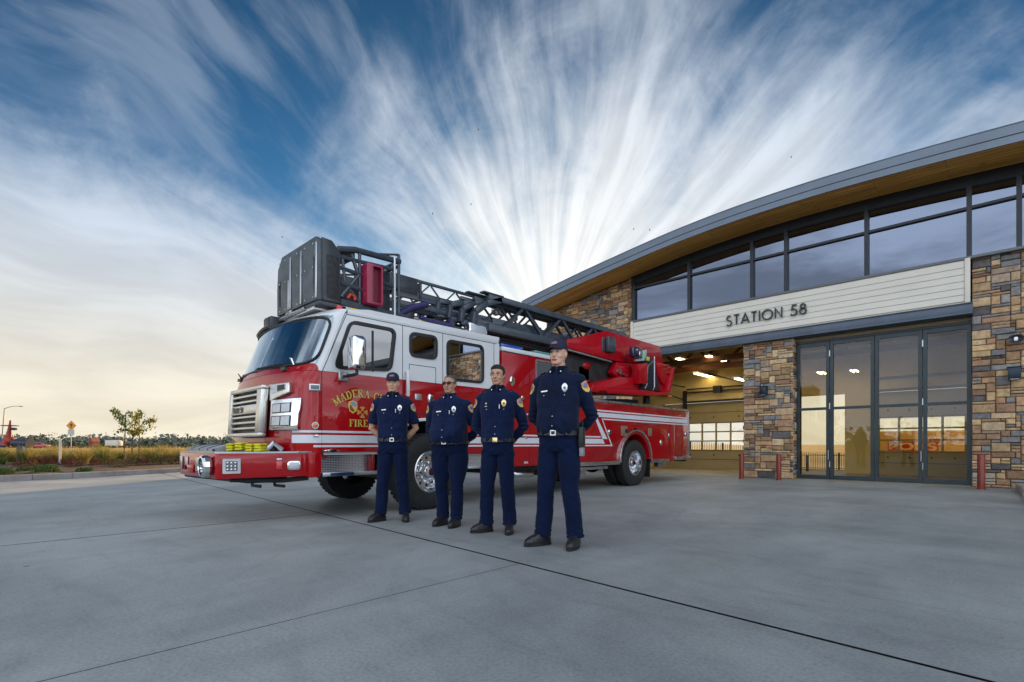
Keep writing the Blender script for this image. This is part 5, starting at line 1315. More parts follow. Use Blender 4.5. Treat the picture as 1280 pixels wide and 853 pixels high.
# roof-edge lights and light bar bits
bm = B(); box(bm, TX-.30, TX-.03, YC1+.07, YC1+.62, Zt+.014, Zt+.075); tp('blue_warning_light', bm, M_blue, body, bevel=.01)
bm = B(); box(bm, TX-.30, TX-.03, 6.95, 7.45, Zt+.014, Zt+.07); tp('green_warning_light', bm, M_teal, body, bevel=.01)
y0, z0 = S(585.5, 418.5, TX-.04); y1, z1 = S(608, 411, TX-.04)
bm = B(); box(bm, TX-.12, TX-.02, y0, y1, ROOF+.012, ROOF+.20); lf = tp('scene_light', bm, M_chrome, bevel=.006)
bm = B(); box(bm, TX-.0195, TX-.014, y0+.04, y1-.03, ROOF+.04, ROOF+.175); tp('lamp_lens', bm, M_lens, lf, bevel=.002)
for px, m in ((443, M_redl), (449, M_lens), (459, mat('yellow_lens', (.7, .5, .02), .15, 0, 1))):
    yy = S(px, 385)[0]; bm = B(); box(bm, TX-.5, TX-.36, yy-.06, yy+.08, ROOF+.03, ROOF+.14); tp('light_bar_lens', bm, m, bevel=.01)

# ---------------------------------------------------------------- aerial ladder
NX, FXr = -6.70, mx(-6.70)
def chord(bm, x, y0, y1, z, w=.07, h=.09): box(bm, x-w/2, x+w/2, y0, y1, z-h/2, z+h/2)
def ladder_section(name, xn, y0, y1, zb, zt, w, m=M_slate, diag=.62, steps=True, low=True, phase=0.):
    xf = mx(xn); bm = B()
    for x in (xn, xf):
        chord(bm, x, y0, y1, zt, w, w); chord(bm, x, y0, y1, zb, w*1.1, w*1.3)
    o = tp(name, bm, m, bevel=.006)
    bm = B(); y = y0+.15+phase
    while y+diag < y1-.05:
        for x in (xn, xf):
            bar(bm, (x, y, zb+.03), (x, y+diag/2-.02, zt-.03), w*.5, w*.5); bar(bm, (x, y+diag/2+.02, zt-.03), (x, y+diag, zb+.03), w*.5, w*.5)
        y += diag
    tp('truss_bar', bm, m, o, smooth=None)
    bm = B(); y = y0+.1
    while y < y1-.05: tube(bm, [(xn, y, zb+.0), (xf, y, zb+.0)], .018, 6); y += .34
    tp('rung', bm, M_slate, o)
    return o
base = ladder_section('aerial_ladder', -6.70, 6.28, 10.9, 3.06, 3.62, .11, diag=1.15, phase=.25)
sec2 = ladder_section('ladder_section', -6.82, 6.06, 10.8, 3.16, 3.57, .07, diag=.8, phase=.1)
sec3 = ladder_section('ladder_section', -6.92, 5.84, 10.7, 3.22, 3.55, .06, diag=.7)
# swept nose plates where the nested sections end
for xn, y0, zb, zt, w in ((-6.70, 6.28, 3.06, 3.62, .11), (-6.80, 6.08, 3.10, 3.60, .09), (-6.88, 5.88, 3.14, 3.575, .08), (-6.95, 5.68, 3.18, 3.55, .07)):
    for x in (xn, mx(xn)):
        bm = B(); c0 = Vector((x, y0+.30, zt)); c1 = Vector((x, y0-.02, zt-.13)); c2 = Vector((x, y0-.30, zb+.22)); c3 = Vector((x, y0-.34, zb-.02))
        bar(bm, c0+Vector((0, .04, 0)), c1, w, w); bar(bm, c1, c2, w*.98, w*.98); bar(bm, c2, c3, w*.96, w*.96); bar(bm, c3, (x, y0+.1, zb-.01), w*.9, w)
        tp('nose_plate', bm, M_slate, base, bevel=.008)
bm = B()
for xn, y0, zt, w in ((-6.70, 6.2, 3.66, .13), (-6.82, 5.95, 3.63, .1)): box(bm, xn-w/2, xn+w/2, y0-.05, y0+.45, zt, zt+.03)
tp('wear_pad', bm, M_slate2, base, bevel=.006)
# pulleys, motors and piping inside the base section
bm = B()
for px, py, r in ((621, 388, .10), (631, 383, .06), (637, 386, .08), (642, 398, .07), (628, 392, .05), (651, 385, .06)):
    y, z = S(px, py, -6.95); lathe(bm, [(.02, .06), (r, .05), (r, -.05), (.02, -.06)], (-6.95, y, z), 'x', 20)
tp('pulley', bm, M_alu, base)
bm = B()
for i in range(9): tube(bm, [(-7.05-.09*i, 6.6+.1*(i % 3), 3.30+.02*i), (-7.05-.09*i, 8.5, 3.22+.03*(i % 4)), (-7.1-.09*i, 10.4, 3.2)], .018, 6)
tp('hydraulic_line', bm, M_copper, base)
bm = B(); box(bm, -6.80, -6.78, 6.5, 8.6, 3.14, 3.30); box(bm, -6.86, -6.80, 7.4, 7.9, 3.08, 3.34); tp('rail_plate', bm, M_slate, base, bevel=.004)
bm = B(); box(bm, -7.6, -6.9, 6.3, 9.6, 2.90, 2.98); box(bm, -6.95, -6.85, 6.3, 10.2, 2.94, 3.02); tp('ladder_belly', bm, M_slate2, base, bevel=.01)
bm = B()
for y in (6.6, 7.3, 8.0, 8.7, 9.4): box(bm, -7.85, -6.75, y, y+.06, 2.97, 3.02)
tp('cross_member', bm, M_slate, base, smooth=None)
# fly section reaching forward to the basket
fly = ladder_section('fly_ladder', -6.98, 4.25, 6.3, 3.36, 3.66, .045, diag=.55, phase=.55)
bm = B(); chord(bm, -6.98, 4.2, 6.2, 3.42, .05, .11); chord(bm, mx(-6.98), 4.2, 6.2, 3.42, .05, .11); chord(bm, -6.93, 4.3, 6.2, 3.22, .06, .08); chord(bm, mx(-6.93), 4.3, 6.2, 3.22, .06, .08); tp('fly_rail', bm, M_slate, fly, bevel=.004)
bm = B(); box(bm, -7.0, -6.95, 4.35, 4.95, 3.40, 3.68); box(bm, -7.02, -6.93, 4.98, 5.02, 3.36, 3.62); tp('fly_plate', bm, M_slate2, fly, bevel=.004)
bm = B(); tube(bm, [(-6.9, 4.2, 3.0), (-6.85, 4.5, 2.98), (-6.83, 4.75, 3.15), (-6.83, 5.05, 3.26)], .055, 10); tube(bm, [(-6.75, 4.85, 3.0), (-6.72, 5.0, 2.95), (-6.72, 5.45, 2.95), (-6.74, 5.5, 3.08)], .045, 10); tp('waterway_hose', bm, M_hose, fly)
bm = B(); tube(bm, [(-7.0, 4.3, 3.02), (-7.0, 5.9, 3.05)], .05, 12); tube(bm, [(-6.9, 4.5, 2.88), (-6.9, 5.2, 2.9)], .03, 8); tp('waterway', bm, M_alu, fly)
bm = B(); box(bm, -6.9, -6.6, 4.72, 4.86, ROOF+.06, ROOF+.22); tube(bm, [(-6.6, 4.6, ROOF+.08), (-6.6, 4.9, ROOF+.2)], .03); tp('valve_cluster', bm, M_copper, fly, bevel=.01)
bm = B(); tube(bm, [(-7.9, 5.6, 2.72), (-7.9, 5.6, 3.05)], .05); tube(bm, [(-6.85, 5.6, 2.72), (-6.85, 5.6, 3.10)], .05); tube(bm, [(-7.9, 5.62, 3.08), (-6.85, 5.62, 3.08)], .05); tp('ladder_cradle', bm, M_slate2)
bm = B(); box(bm, -7.5, -6.75, 5.25, 6.0, ROOF+.06, ROOF+.28); tp('roof_box', bm, M_slate2, bevel=.02)

# --- basket at the tip
BXN, BXF, BYF_, BYR = -6.46, -7.80, 3.02, 4.30; bz0, bz1 = 2.86, 3.70
bk = tp('basket', box(B(), BXF+.02, BXN-.02, BYF_+.02, BYR, bz0-.06, bz0), M_slate2, bevel=.01)
fpoly = [(BXN-.0, bz0), (BXN, bz1-.06), (BXN-.06, bz1), (BXF+.18, bz1), (BXF+.03, bz1-.16), (BXF, bz1-.45), (BXF, bz0)]
bm = B(); prism(bm, fpoly, BYF_, BYF_+.06, 'y', holes=[[(BXN-.14, bz0+.10), (BXN-.075, bz0+.10), (BXN-.075, bz0+.62), (BXN-.14, bz0+.56)], [(BXF+.06, bz0+.12), (BXF+.13, bz0+.12), (BXF+.13, bz0+.5), (BXF+.06, bz0+.42)]])
fpn = tp('basket_front', bm, mat('basket_panel_grey', (.10, .115, .125), .5, .3, var=.35, vscale=4, bump=.06, bscale=40), bk, bevel=.01)
bm = B()
for xx in (BXN-.03, -6.95, -7.30, -7.36): box(bm, xx-.018, xx+.018, BYF_-.018, BYF_, bz0+.02, bz1-.09 if xx != -7.36 else bz1-.4)
tp('basket_rib', bm, M_alu, bk, bevel=.004)
bm = B()
for xx in (-6.6, -6.85, -7.1, -7.5, -7.7):
    for z in (bz0+.05, bz0+.45, bz1-.08): lathe(bm, [(.0, -.008), (.010, -.006), (.012, 0)], (xx, BYF_, z), 'y', 8)
tp('rivet', bm, M_alu, bk)
for s_, X in ((1, BXN), (-1, BXF)):
    lo, hi = (X-.05, X) if s_ > 0 else (X, X+.05)
    bm = B(); prism(bm, [(BYF_+.062, bz0), (BYF_+.32, bz0), (BYF_+.32, bz1-.15), (BYF_+.20, bz1-.02), (BYF_+.062, bz1-.01)], lo, hi, 'x', holes=[rrect(BYF_+.16, BYF_+.20, bz0+.1, bz0+.5, .01, 2)]); tp('basket_side_panel', bm, M_slate2, bk, bevel=.006)
    bm = B(); box(bm, lo-.002, hi+.006, BYF_+.12, BYF_+.30, bz0+.04, bz0+.62); tp('side_box', bm, mat('matt_black_box', (.02, .022, .025), .6, var=.6, vscale=22), bk, bevel=.008)
    xx = X-.03*s_
    bm = B()
    tube(bm, [(xx, BYF_+.30, bz1-.10), (xx, BYF_+.55, bz1-.04), (xx, BYR, bz1-.02)], .045, 8)
    tube(bm, [(xx, BYF_+.30, bz1-.2), (xx, BYR-.1, bz1-.16)], .03, 8)
    tube(bm, [(xx, BYF_+.32, bz0+.50), (xx, BYR-.05, bz0+.42)], .03, 8); tube(bm, [(xx, BYF_+.32, bz0+.30), (xx, BYF_+.75, bz0+.24)], .035, 8)
    tube(bm, [(xx, BYF_+.32, bz0+.03), (xx, BYR+.1, bz0+.0)], .05, 8)
    tube(bm, [(xx, BYF_+.62, bz0), (xx, BYF_+.62, bz1-.05)], .024, 8); tube(bm, [(xx, BYR-.02, bz0), (xx, BYR-.02, bz1+.08)], .024, 8); tube(bm, [(xx, BYR-.12, bz0), (xx, BYR-.12, bz1-.03)], .018, 8)
    tube(bm, [(xx, BYF_+.34, bz0+.1), (xx, BYF_+.6, bz0+.45), (xx, BYF_+.5, bz1-.12)], .028, 8); tube(bm, [(xx, BYF_+.62, bz0+.08), (xx, BYF_+.40, bz0+.30), (xx, BYF_+.36, bz1-.2)], .024, 8)
    tube(bm, [(xx, BYR-.35, bz1+.0), (xx, BYR-.02, bz1+.08)], .018, 8)
    tp('basket_rail', bm, M_slate, bk)
bm = B()
for z in (bz1-.02, bz0+.42, bz0+.75): tube(bm, [(BXN-.03, BYR-.02, z), (BXF+.03, BYR-.02, z)], .025, 8)
box(bm, BXN-.55, BXN-.2, BYR-.28, BYR-.06, bz0+.05, bz1-.16); box(bm, BXF+.3, BXF+.6, BYR-.5, BYR-.1, bz0+.05, bz1-.2); box(bm, BXN-.45, BXN-.12, BYF_+.35, BYF_+.6, bz1-.14, bz1-.02)
tp('basket_rear', bm, M_slate2, bk, bevel=.006)
# magenta-red box lamp on the near side of the basket
y0, zt4 = S(457.5, 331, BXN+.10); y1, zb4 = S(477.5, 381, BXN+.10)
zt4 = S(467, 331, BXN+.10)[1]; zb4 = S(467, 381, BXN+.10)[1]
M_mag = mat('raspberry_paint', (.33, .012, .06), .35, 0, .4, var=.1)
bm = B(); prism(bm, rrect(y0, y1, zb4, zt4, .02, 3), BXN-.03, BXN+.13, 'x', holes=[rrect(y0+.10, y1-.025, zb4+.03, zt4-.03, .01, 2)]); tl = tp('basket_tool_box', bm, M_mag, bk, bevel=.004)
bm = B(); box(bm, BXN-.02, BXN+.06, y0+.101, y1-.026, zb4+.031, zt4-.031); tp('tool_box_lining', bm, mat('dark_red_grille', (.16, .01, .03), .5, bump=.4, bscale=80), bk)
bm = B(); tube(bm, [(BXN, y0-.22, zb4+.04), (BXN, y0-.18, zb4+.10), (BXN, y0-.12, zb4+.09), (BXN, y0-.11, zb4+.03)], .018, 8); tp('red_ring', bm, mat('orange_red', (.75, .05, .02), .4), bk)
# lamp pod at the far lower corner, under-basket bracket
bm = B(); box(bm, BXF-.20, BXF+.06, BYF_-.12, BYF_+.12, bz0-.19, bz0-.01); lp = tp('corner_lamp', bm, M_slate2, bk, bevel=.03); bm = B(); box(bm, BXF-.17, BXF+.03, BYF_-.128, BYF_-.118, bz0-.165, bz0-.04); tp('corner_lens', bm, M_black, bk, bevel=.003)
bm = B(); box(bm, BXF+.2, BXN-.15, BYF_+.02, BYF_+.25, bz0-.10, bz0-.06); tube(bm, [(BXF+.1, BYF_+.0, bz0-.07), (BXN-.4, BYF_+.0, bz0-.05)], .025); tube(bm, [(BXF+.45, BYF_-.03, bz0-.06), (BXF+.6, BYF_-.03, bz0-.04)], .03); tp('basket_underframe', bm, M_alu, bk, bevel=.004)
yy = S(493.5, 412, TX-.2)[0]; bm = B(); tube(bm, [(TX-.2, yy, ROOF+.02), (TX-.2, yy, bz1-.05)], .014, 8); tube(bm, [(TX-.2, yy, ROOF+.02), (TX-.2, yy, ROOF+.07)], .03, 10); tp('antenna', bm, M_alu)
bm = B()
for px, py, r in ((509, 394, .10), (497, 391, .07)):
    y, z = S(px, py, -6.9); lathe(bm, [(.02, .08), (r, .06), (r, -.06), (.02, -.08)], (-6.9, y, z), 'x', 22)
tp('waterway_joint', bm, M_slate2, fly)

# --- turntable and red boom at the back
BMX = -6.55
def T(px, py, X=BMX): return S(px, py, X)
bo = [T(709.5, 424.5), T(758.5, 413.6), T(824.5, 432.6), T(829.5, 451.5), T(828, 463), T(797, 455.5), T(762, 450), T(709, 435.5)]
bm = B(); prism(bm, bo, BMX-.06, BMX, 'x'); bom = tp('boom_side', bm, M_red2, bevel=.018)
bm = B(); prism(bm, bo, mx(BMX), mx(BMX)+.06, 'x'); tp('boom_side_far', bm, M_red2, bom, bevel=.018)
bm = B(); ylo = bo[7][0]+.3; box(bm, mx(BMX)+.06, BMX-.06, bo[1][0], bo[2][0], 3.38, 3.44); box(bm, mx(BMX)+.06, BMX-.06, bo[0][0], bo[3][0], 2.94, 3.0); tp('boom_web', bm, M_red2, bom, bevel=.01)
bm = B(); 
for P_ in ((T(770, 415.5), T(765, 451)),): bar(bm, (BMX+.002, P_[0][0]+.1, P_[0][1]-.03), (BMX+.002, P_[1][0]+.1, P_[1][1]+.03), .012, .006)
tp('boom_weld', bm, M_red, bom, smooth=None)
(y0, z1), (y1, z0) = T(755.5, 421), T(764, 442); bm = B(); box(bm, BMX+.02, BMX+.12, y0, y1+.02, z0, z1); box(bm, BMX-.01, BMX+.02, y0-.10, y0, z0+.0, z1-.02); tp('boom_lamp', bm, M_slate, bom, bevel=.02)
bm = B(); bar(bm, (BMX-.02, *T(709, 437)), (BMX-.02, *T(765, 452.5)), .05, .03); tp('boom_edge', bm, M_alu, bom)
# dark hydraulic works under the boom
bm = B(); y0 = T(712, 450)[0]; box(bm, mx(BMX)+.2, BMX-.15, y0-.2, 11.8, 2.35, 2.93); tp('boom_underside', bm, M_under, bevel=.05)
bm = B(); tube(bm, [(-7.0, 8.2, 2.25), (-7.0, 11.3, 2.95)], .09, 14); tube(bm, [(-7.65, 8.2, 2.25), (-7.65, 11.3, 2.95)], .09, 14); tp('lift_cylinder', bm, M_red2)
bm = B(); tube(bm, [(-6.75, *T(702, 452.5, -6.75)), (-6.75, *T(727, 448, -6.75))], .035, 8); tube(bm, [(-6.9, *T(702, 457, -6.9)), (-6.9, *T(720, 452, -6.9))], .03, 8); tp('hydraulic_pipe', bm, mat('cream_pipe', (.55, .50, .38), .5))
bm = B(); box(bm, -7.0, -6.7, *sorted((T(723, 470, -6.7)[0], T(737, 470, -6.7)[0])), T(730, 478, -6.7)[1], T(730, 458, -6.7)[1]); ball(bm, (-6.8, *T(729, 458, -6.8)), (.15, .22, .12)); tp('pump_unit', bm, M_red2, bevel=.03)
# pedestal and rotating frame
CYT = 11.3
bm = B(); lathe(bm, [(.0, ZL), (.75, ZL), (.75, ZL+.10), (.68, ZL+.12), (.68, ZL+.2), (.0, ZL+.2)], (TC, CYT, 0), 'z', 40); tp('turntable_ring', bm, M_under)
fr_ = [T(741, 489.5, -6.35), T(744, 480, -6.35), T(778, 470.5, -6.35), T(795, 473, -6.35), T(800, 456, -6.35), T(826, 462, -6.35), T(838, 470, -6.35), T(830, 489.0, -6.35), T(760, 492.5, -6.35)]
bm = B(); prism(bm, fr_, -8.2, -6.40, 'x'); tf = tp('turntable_frame', bm, M_red2, bevel=.02)
arm = [T(764, 466), T(770, 453), T(800, 456), T(812, 480), T(786, 486), T(779, 470), T(770, 472)]
bm = B(); prism(bm, arm, BMX-.12, BMX+.04, 'x'); tp('turntable_bracket', bm, M_red2, tf, bevel=.02)
bm = B(); tube(bm, [(BMX+.0, *T(771, 465)), (BMX+.10, *T(771, 465))], .07, 16); tube(bm, [(BMX+.05, *T(773, 467)), (BMX+.05, *T(781, 470))], .03, 8); tp('pivot_pin', bm, M_alu, tf)
bm = B(); bar(bm, (BMX+.06, *T(776, 470)), (BMX+.06, *T(786, 489)), .03, .03); tp('hose_line', bm, M_black, tf)
# console: seat platform with lip, rails, control box
CX = -6.22
pf = [T(757, 487.5, CX), T(806, 487.8, CX), T(826, 490.8, CX), T(836, 488.5, CX), T(841.5, 462, CX), T(844, 460, CX), T(838.5, 491.5, CX), T(828, 494.8, CX), T(800, 494.5, CX), T(760, 492, CX)]
bm = B(); prism(bm, pf, CX-.5, CX, 'x'); pl_ = tp('operator_platform', bm, M_red2, bevel=.012)
bm = B(); prism(bm, [T(806, 487, CX), T(835, 486, CX), T(837, 472, CX), T(820, 466, CX), T(812, 470, CX)], CX-.45, CX-.3, 'x'); tp('platform_screen', bm, M_slate, bevel=.01)
bm = B(); prism(bm, [T(798, 455, CX), T(809, 454, CX), T(809, 480, CX), T(800, 480, CX)], CX-.2, CX+.02, 'x'); tp('control_console', bm, M_red2, bevel=.02)
bm = B(); prism(bm, [T(813, 444, CX), T(819, 444, CX), T(827, 472, CX), T(830, 488, CX), T(806, 488, CX), T(813, 466, CX)], CX-.25, CX-.1, 'x'); tp('console_cover', bm, mat('dark_blue_vinyl', (.012, .018, .03), .45, var=.4), bevel=.02)
bm = B(); tube(bm, [(CX, *T(818, 450, CX)), (CX, *T(809.5, 458, CX)), (CX, *T(808.5, 481, CX)), (CX, *T(806, 486, CX))], .017, 8); tube(bm, [(CX, *T(818, 446, CX)), (CX, *T(818, 484, CX)), (CX, *T(816, 488, CX))], .017, 8); tp('guard_rail', bm, M_alu)
(y0, z1), (y1, z0) = T(791.5, 432.5, CX), T(803, 449, CX); bm = B(); box(bm, CX-.12, CX+.02, y0, y1, z0, z1); cb = tp('control_head', bm, mat('black_purple', (.02, .015, .05), .25, 0, .6), bevel=.04)
y, z = T(800, 443, CX+.02); bm = B(); ball(bm, (CX+.03, y, z), (.02, .06, .08)); ball(bm, (CX+.03, y-.15, z+.08), (.02, .03, .03)); tp('head_dial', bm, M_alu, cb)
bm = B(); prism(bm, [T(796.5, 449.5, CX), T(803, 448, CX), T(807, 438, CX), T(810, 437, CX), T(810, 444, CX), T(807, 451, CX), T(797, 451.3, CX)], CX-.1, CX-.03, 'x'); tp('teal_shroud', bm, mat('pale_teal', (.35, .55, .50), .5), bevel=.008)
bm = B(); box(bm, CX-.08, CX-.03, *sorted((T(810.5, 448, CX)[0], T(813.5, 448, CX)[0])), T(812, 451, CX)[1], T(812, 446, CX)[1]); tp('warning_tag', bm, M_gold, bevel=.004)
bk2 = [T(822, 452, -6.30), T(838, 456, -6.30), T(842, 459, -6.30), T(836, 472, -6.30), T(832, 482, -6.30), T(824, 470, -6.30)]
bm = B(); prism(bm, bk2, -6.6, -6.33, 'x'); tp('rear_shroud', bm, M_red2, bevel=.03)
bm = B()
for px, py in ((834, 457), (838, 460), (831, 462), (836, 466)): tube(bm, [(-6.33, *T(px, py, -6.30)), (-6.28, *T(px, py, -6.30))], .025, 10)
tp('shroud_bolt', bm, M_copper)
bm = B(); y, z = T(835, 495.5, -6.4); box(bm, -6.5, -6.35, y-.08, y+.10, z-.03, z+.03); tp('beacon', bm, M_amber, bevel=.01)
bm = B(); tube(bm, [(-6.6, *T(808, 505, -6.6)), (-6.6, *T(808, 493, -6.6))], .09, 12); tp('support_post', bm, M_under)
# ---------------------------------------------------------------- people
M_skin = [mat('skin_a', (.66, .38, .25), .5, sss=.15, var=.08, vscale=25, bump=.1, bscale=120), mat('skin_b', (.52, .28, .18), .45, sss=.15, var=.1, vscale=25, bump=.1, bscale=120),
          mat('skin_c', (.56, .31, .20), .45, sss=.15, var=.08, vscale=25, bump=.1, bscale=120), mat('skin_d', (.68, .39, .28), .5, sss=.15, var=.12, vscale=18, bump=.1, bscale=120)]
M_shirt = mat('navy_shirt_cloth', (.0045, .0125, .050), .8, spec=.15, var=.2, vscale=6, bump=.22, bscale=26, sheen=.08)
M_shirt_d = mat('navy_cloth_dark', (.004, .010, .036), .8, spec=.15, var=.2, vscale=6, bump=.22, bscale=26, sheen=.08)
M_trs = mat('navy_trouser_cloth', (.003, .009, .036), .85, spec=.12, var=.2, vscale=6, bump=.25, bscale=20, sheen=.06)
M_belt = mat('black_leather', (.014, .014, .015), .35, var=.3, bump=.2, bscale=60)
M_boot = mat('black_boot_leather', (.017, .017, .018), .32, var=.3, bump=.25, bscale=40)
M_sole = mat('boot_sole', (.012, .012, .012), .8)
M_silver = mat('silver_badge', (.72, .72, .70), .28, .9)
M_goldb = mat('gold_badge', (.80, .62, .28), .3, .9)
M_cap = mat('navy_cap', (.014, .018, .05), .8, var=.15, bump=.2, bscale=80)
M_capemb = mat('cap_embroidery', (.42, .38, .40), .8, col2=(.20, .05, .06), vscale=60)
M_hairD = mat('dark_hair', (.018, .013, .011), .5, var=.4, vscale=60, bump=.6, bscale=120)
M_hairG = mat('short_grey_hair', (.10, .085, .075), .7, var=.5, vscale=70, bump=.5, bscale=150)
M_eye = mat('eye_white', (.55, .5, .46), .2); M_iris = mat('dark_iris', (.02, .012, .01), .1); M_lip = mat('lip', (.38, .13, .11), .45); M_teeth = mat('teeth', (.72, .68, .6), .3)
M_patch = mat('patch_border', (.78, .52, .12), .7, var=.3, vscale=30); M_pin = mat('patch_pink', (.55, .30, .32), .7, var=.5, vscale=60); M_pblue = mat('patch_centre', (.22, .22, .34), .7, var=.5, vscale=90)
DG = None
def remeshed(name, bm, m, parent, voxel, smooth_it=6, folds=None, shade=180):
    me = bpy.data.meshes.new(name); bm.to_mesh(me); bm.free()
    o = bpy.data.objects.new(name, me); COL.objects.link(o)
    r = o.modifiers.new('r', 'REMESH'); r.mode = 'VOXEL'; r.voxel_size = voxel; r.adaptivity = 0
    s = o.modifiers.new('s', 'SMOOTH'); s.factor = .5; s.iterations = smooth_it
    dg = bpy.context.evaluated_depsgraph_get(); me2 = bpy.data.meshes.new_from_object(o.evaluated_get(dg)); me2.name = name
    bpy.data.objects.remove(o); bpy.data.meshes.remove(me)
    if folds:
        b2 = B(); b2.from_mesh(me2); b2.normal_update()
        for v in b2.verts: v.co += v.normal*folds(v.co)
        b2.to_mesh(me2); b2.free()
    me2.materials.clear()
    return finish(name, me2, m, parent, True, shade)
def person(loc, face_deg, label, H=1.8, g=1.0, belly=0., skin=0, short=False, hat=None, hair=None, shades=False, smile=False, stance=.13, turn=0., tilt=0., badge=None, seed=0, names=True, shoulders=1.0, leg_fwd=(0, 0), toes=(20, 20), hs=.93):
    """built facing local -Y, feet on z = 0; hands clasped behind the back"""
    badge = badge or M_silver
    R = thing('person', loc, label, 'person', 'uniformed people lined up before the truck', rad(face_deg))
    s = H/1.8; rnd = random.Random(seed)
    V = lambda x, y, z: Vector((x*s, y*s, z*s))
    lx = {1: stance, -1: -stance}; ly = {1: leg_fwd[0], -1: leg_fwd[1]}
    # ---- skin body: one continuous figure
    bm = B()
    head = [(0, -.048, 1.573, .026, .020), (0, -.040, 1.583, .042, .040), (0, -.024, 1.603, .055, .058), (0, -.010, 1.630, .0625, .074), (0, -.002, 1.660, .0675, .084), (0, .002, 1.690, .0715, .091), (0, .004, 1.720, .0735, .094), (0, .008, 1.750, .071, .090), (0, .010, 1.775, .060, .077), (0, .012, 1.793, .040, .052), (0, .012, 1.800, .018, .025)]
    hb = B(); rings_loft(hb, [(a, b, c, rx*(1+.12*belly*2 if c < 1.66 else 1), ry) for a, b, c, rx, ry in head], 28, 2.25)
    # face: nose, brow, cheeks, lips, ears
    tube(hb, [(0, -.082, 1.700), (0, -.096, 1.675), (0, -.108, 1.655), (0, -.100, 1.646)], [.008, .011, .014, .010], 10)
    ball(hb, (.012, -.095, 1.650), .0085); ball(hb, (-.012, -.095, 1.650), .0085)
    tube(hb, [(-.048, -.070, 1.708), (-.022, -.086, 1.712), (0, -.088, 1.705), (.022, -.086, 1.712), (.048, -.070, 1.708)], [.007, .009, .008, .009, .007], 8)
    ball(hb, (.040, -.060, 1.655), (.022, .022, .024)); ball(hb, (-.040, -.060, 1.655), (.022, .022, .024))
    ball(hb, (0, -.083, 1.624), (.026, .012, .012)); ball(hb, (0, -.068, 1.590), (.022, .018, .016))
    for q in (1, -1):
        ball(hb, (q*.074, .012, 1.678), (.008, .019, .031)); ball(hb, (q*.078, .016, 1.688), (.008, .016, .018)); 
    neck_r = .057*(1+.12*(g-1)*4)
    # head turn about the neck axis
    Hm = Matrix.Translation((0, .012, 1.80-.22*hs)) @ Matrix.Rotation(rad(turn), 4, 'Z') @ Matrix.Rotation(rad(tilt), 4, 'X') @ Matrix.Scale(hs, 4) @ Matrix.Translation((0, -.012, -1.58))
    hb.transform(Hm); me = bpy.data.meshes.new('t'); hb.to_mesh(me); hb.free(); bm.from_mesh(me); bpy.data.meshes.remove(me)
    tube(bm, [(0, .03, 1.44), (0, .024, 1.52), (0, .010, 1.62)], [neck_r*1.25, neck_r*1.02, neck_r*.98], 20)
    torso = [(0, .01, .86, .12, .09), (0, .01, .98, .145*g, .10*g), (0, .01, 1.12, .14*g, .095*g), (0, .01, 1.30, .155, .10), (0, .015, 1.42, .15, .085), (0, .015, 1.47, .10, .06)]
    rings_loft(bm, torso, 20, 2.2)
    W = {}
    for q in (1, -1):
        sh = Vector((q*.168*shoulders, .012, 1.478)); elb = Vector((q*(.272+.10*(g-1)), .115, 1.145)); wr = Vector((q*.075, .185+.10*(g-1), .955))
        W[q] = (sh, elb, wr)
        tube(bm, [sh, sh.lerp(elb, .5)+Vector((q*.006, 0, 0)), elb, elb.lerp(wr, .35), wr], [.056, .048, .040, .042, .027], 16)
        hip = Vector((q*.085, .012, .90)); kn = Vector((q*(.09+lx[q]*q*.12), ly[q]*.4-.01, .50)); an = Vector((lx[q], ly[q]+.02, .10))
        tube(bm, [hip, hip.lerp(kn, .5), kn, kn.lerp(an, .35), an], [.082, .070, .050, .050, .034], 16)
        tube(bm, [(lx[q], ly[q]+.02, .06), (lx[q]+.005*q, ly[q]-.03, .05)], [.026, .018], 10)
        # hand: palm, four curled fingers, thumb; hands meet behind the back
        px = Vector((q*.035, .205+.10*(g-1), .925)) if q > 0 else Vector((-.030, .190+.10*(g-1), .945))
        tube(bm, [wr, wr.lerp(px, .5), px, px+Vector((-q*.035, .004, -.018))], [.026, .032, .036, .030], 12, sq=.55)
        for k, (ln, dz) in enumerate(((.036, .022), (.042, .007), (.039, -.009), (.030, -.024))):
            b0 = px+Vector((-q*.045, .006, -.018+dz)); tube(bm, [b0, b0+Vector((-q*.022, .012, -.004)), b0+Vector((-q*.030, .004, -.022)), b0+Vector((-q*.022, -.006, -.022-ln*.4))], [.0095, .0092, .0088, .0078], 8)
        tube(bm, [px+Vector((q*.008, .006, .022)), px+Vector((-q*.015, .016, .036)), px+Vector((-q*.04, .018, .034))], [.0125, .011, .009], 8)
    bm.transform(Matrix.Scale(s, 4)); body = remeshed('body', bm, M_skin[skin], R, .0048*s, 3)
    # ---- eyes, brows, mouth (follow the head)
    def hp(x, y, z): return Hm @ Vector((x, y, z))
    def hmesh(name, fn, m, par=body, **k):
        b = B(); fn(b); b.transform(Matrix.Scale(s, 4) @ Hm); o = mk(name, b, m, R if par is None else par, local=True, **k); return o
    for q in (1, -1):
        if not shades:
            e = hmesh('eye', lambda b: ball(b, (q*.0305, -.0815, 1.692), (.0125, .008, .0062)), M_eye)
            hmesh('iris', lambda b: ball(b, (q*.0305, -.0885, 1.692), (.0062, .003, .006)), M_iris)
            hmesh('eyelid', lambda b: tube(b, [(q*.016, -.0855, 1.695), (q*.030, -.0915, 1.7005), (q*.046, -.082, 1.696)], [.002, .003, .002], 6), M_hairD)
        hmesh('eyebrow', lambda b: tube(b, [(q*.014, -.094, 1.712), (q*.032, -.093, 1.719), (q*.052, -.078, 1.713)], [.0035, .0045, .0025], 6, sq=.7), M_hairD if not hair == 'grey' else M_hairG)
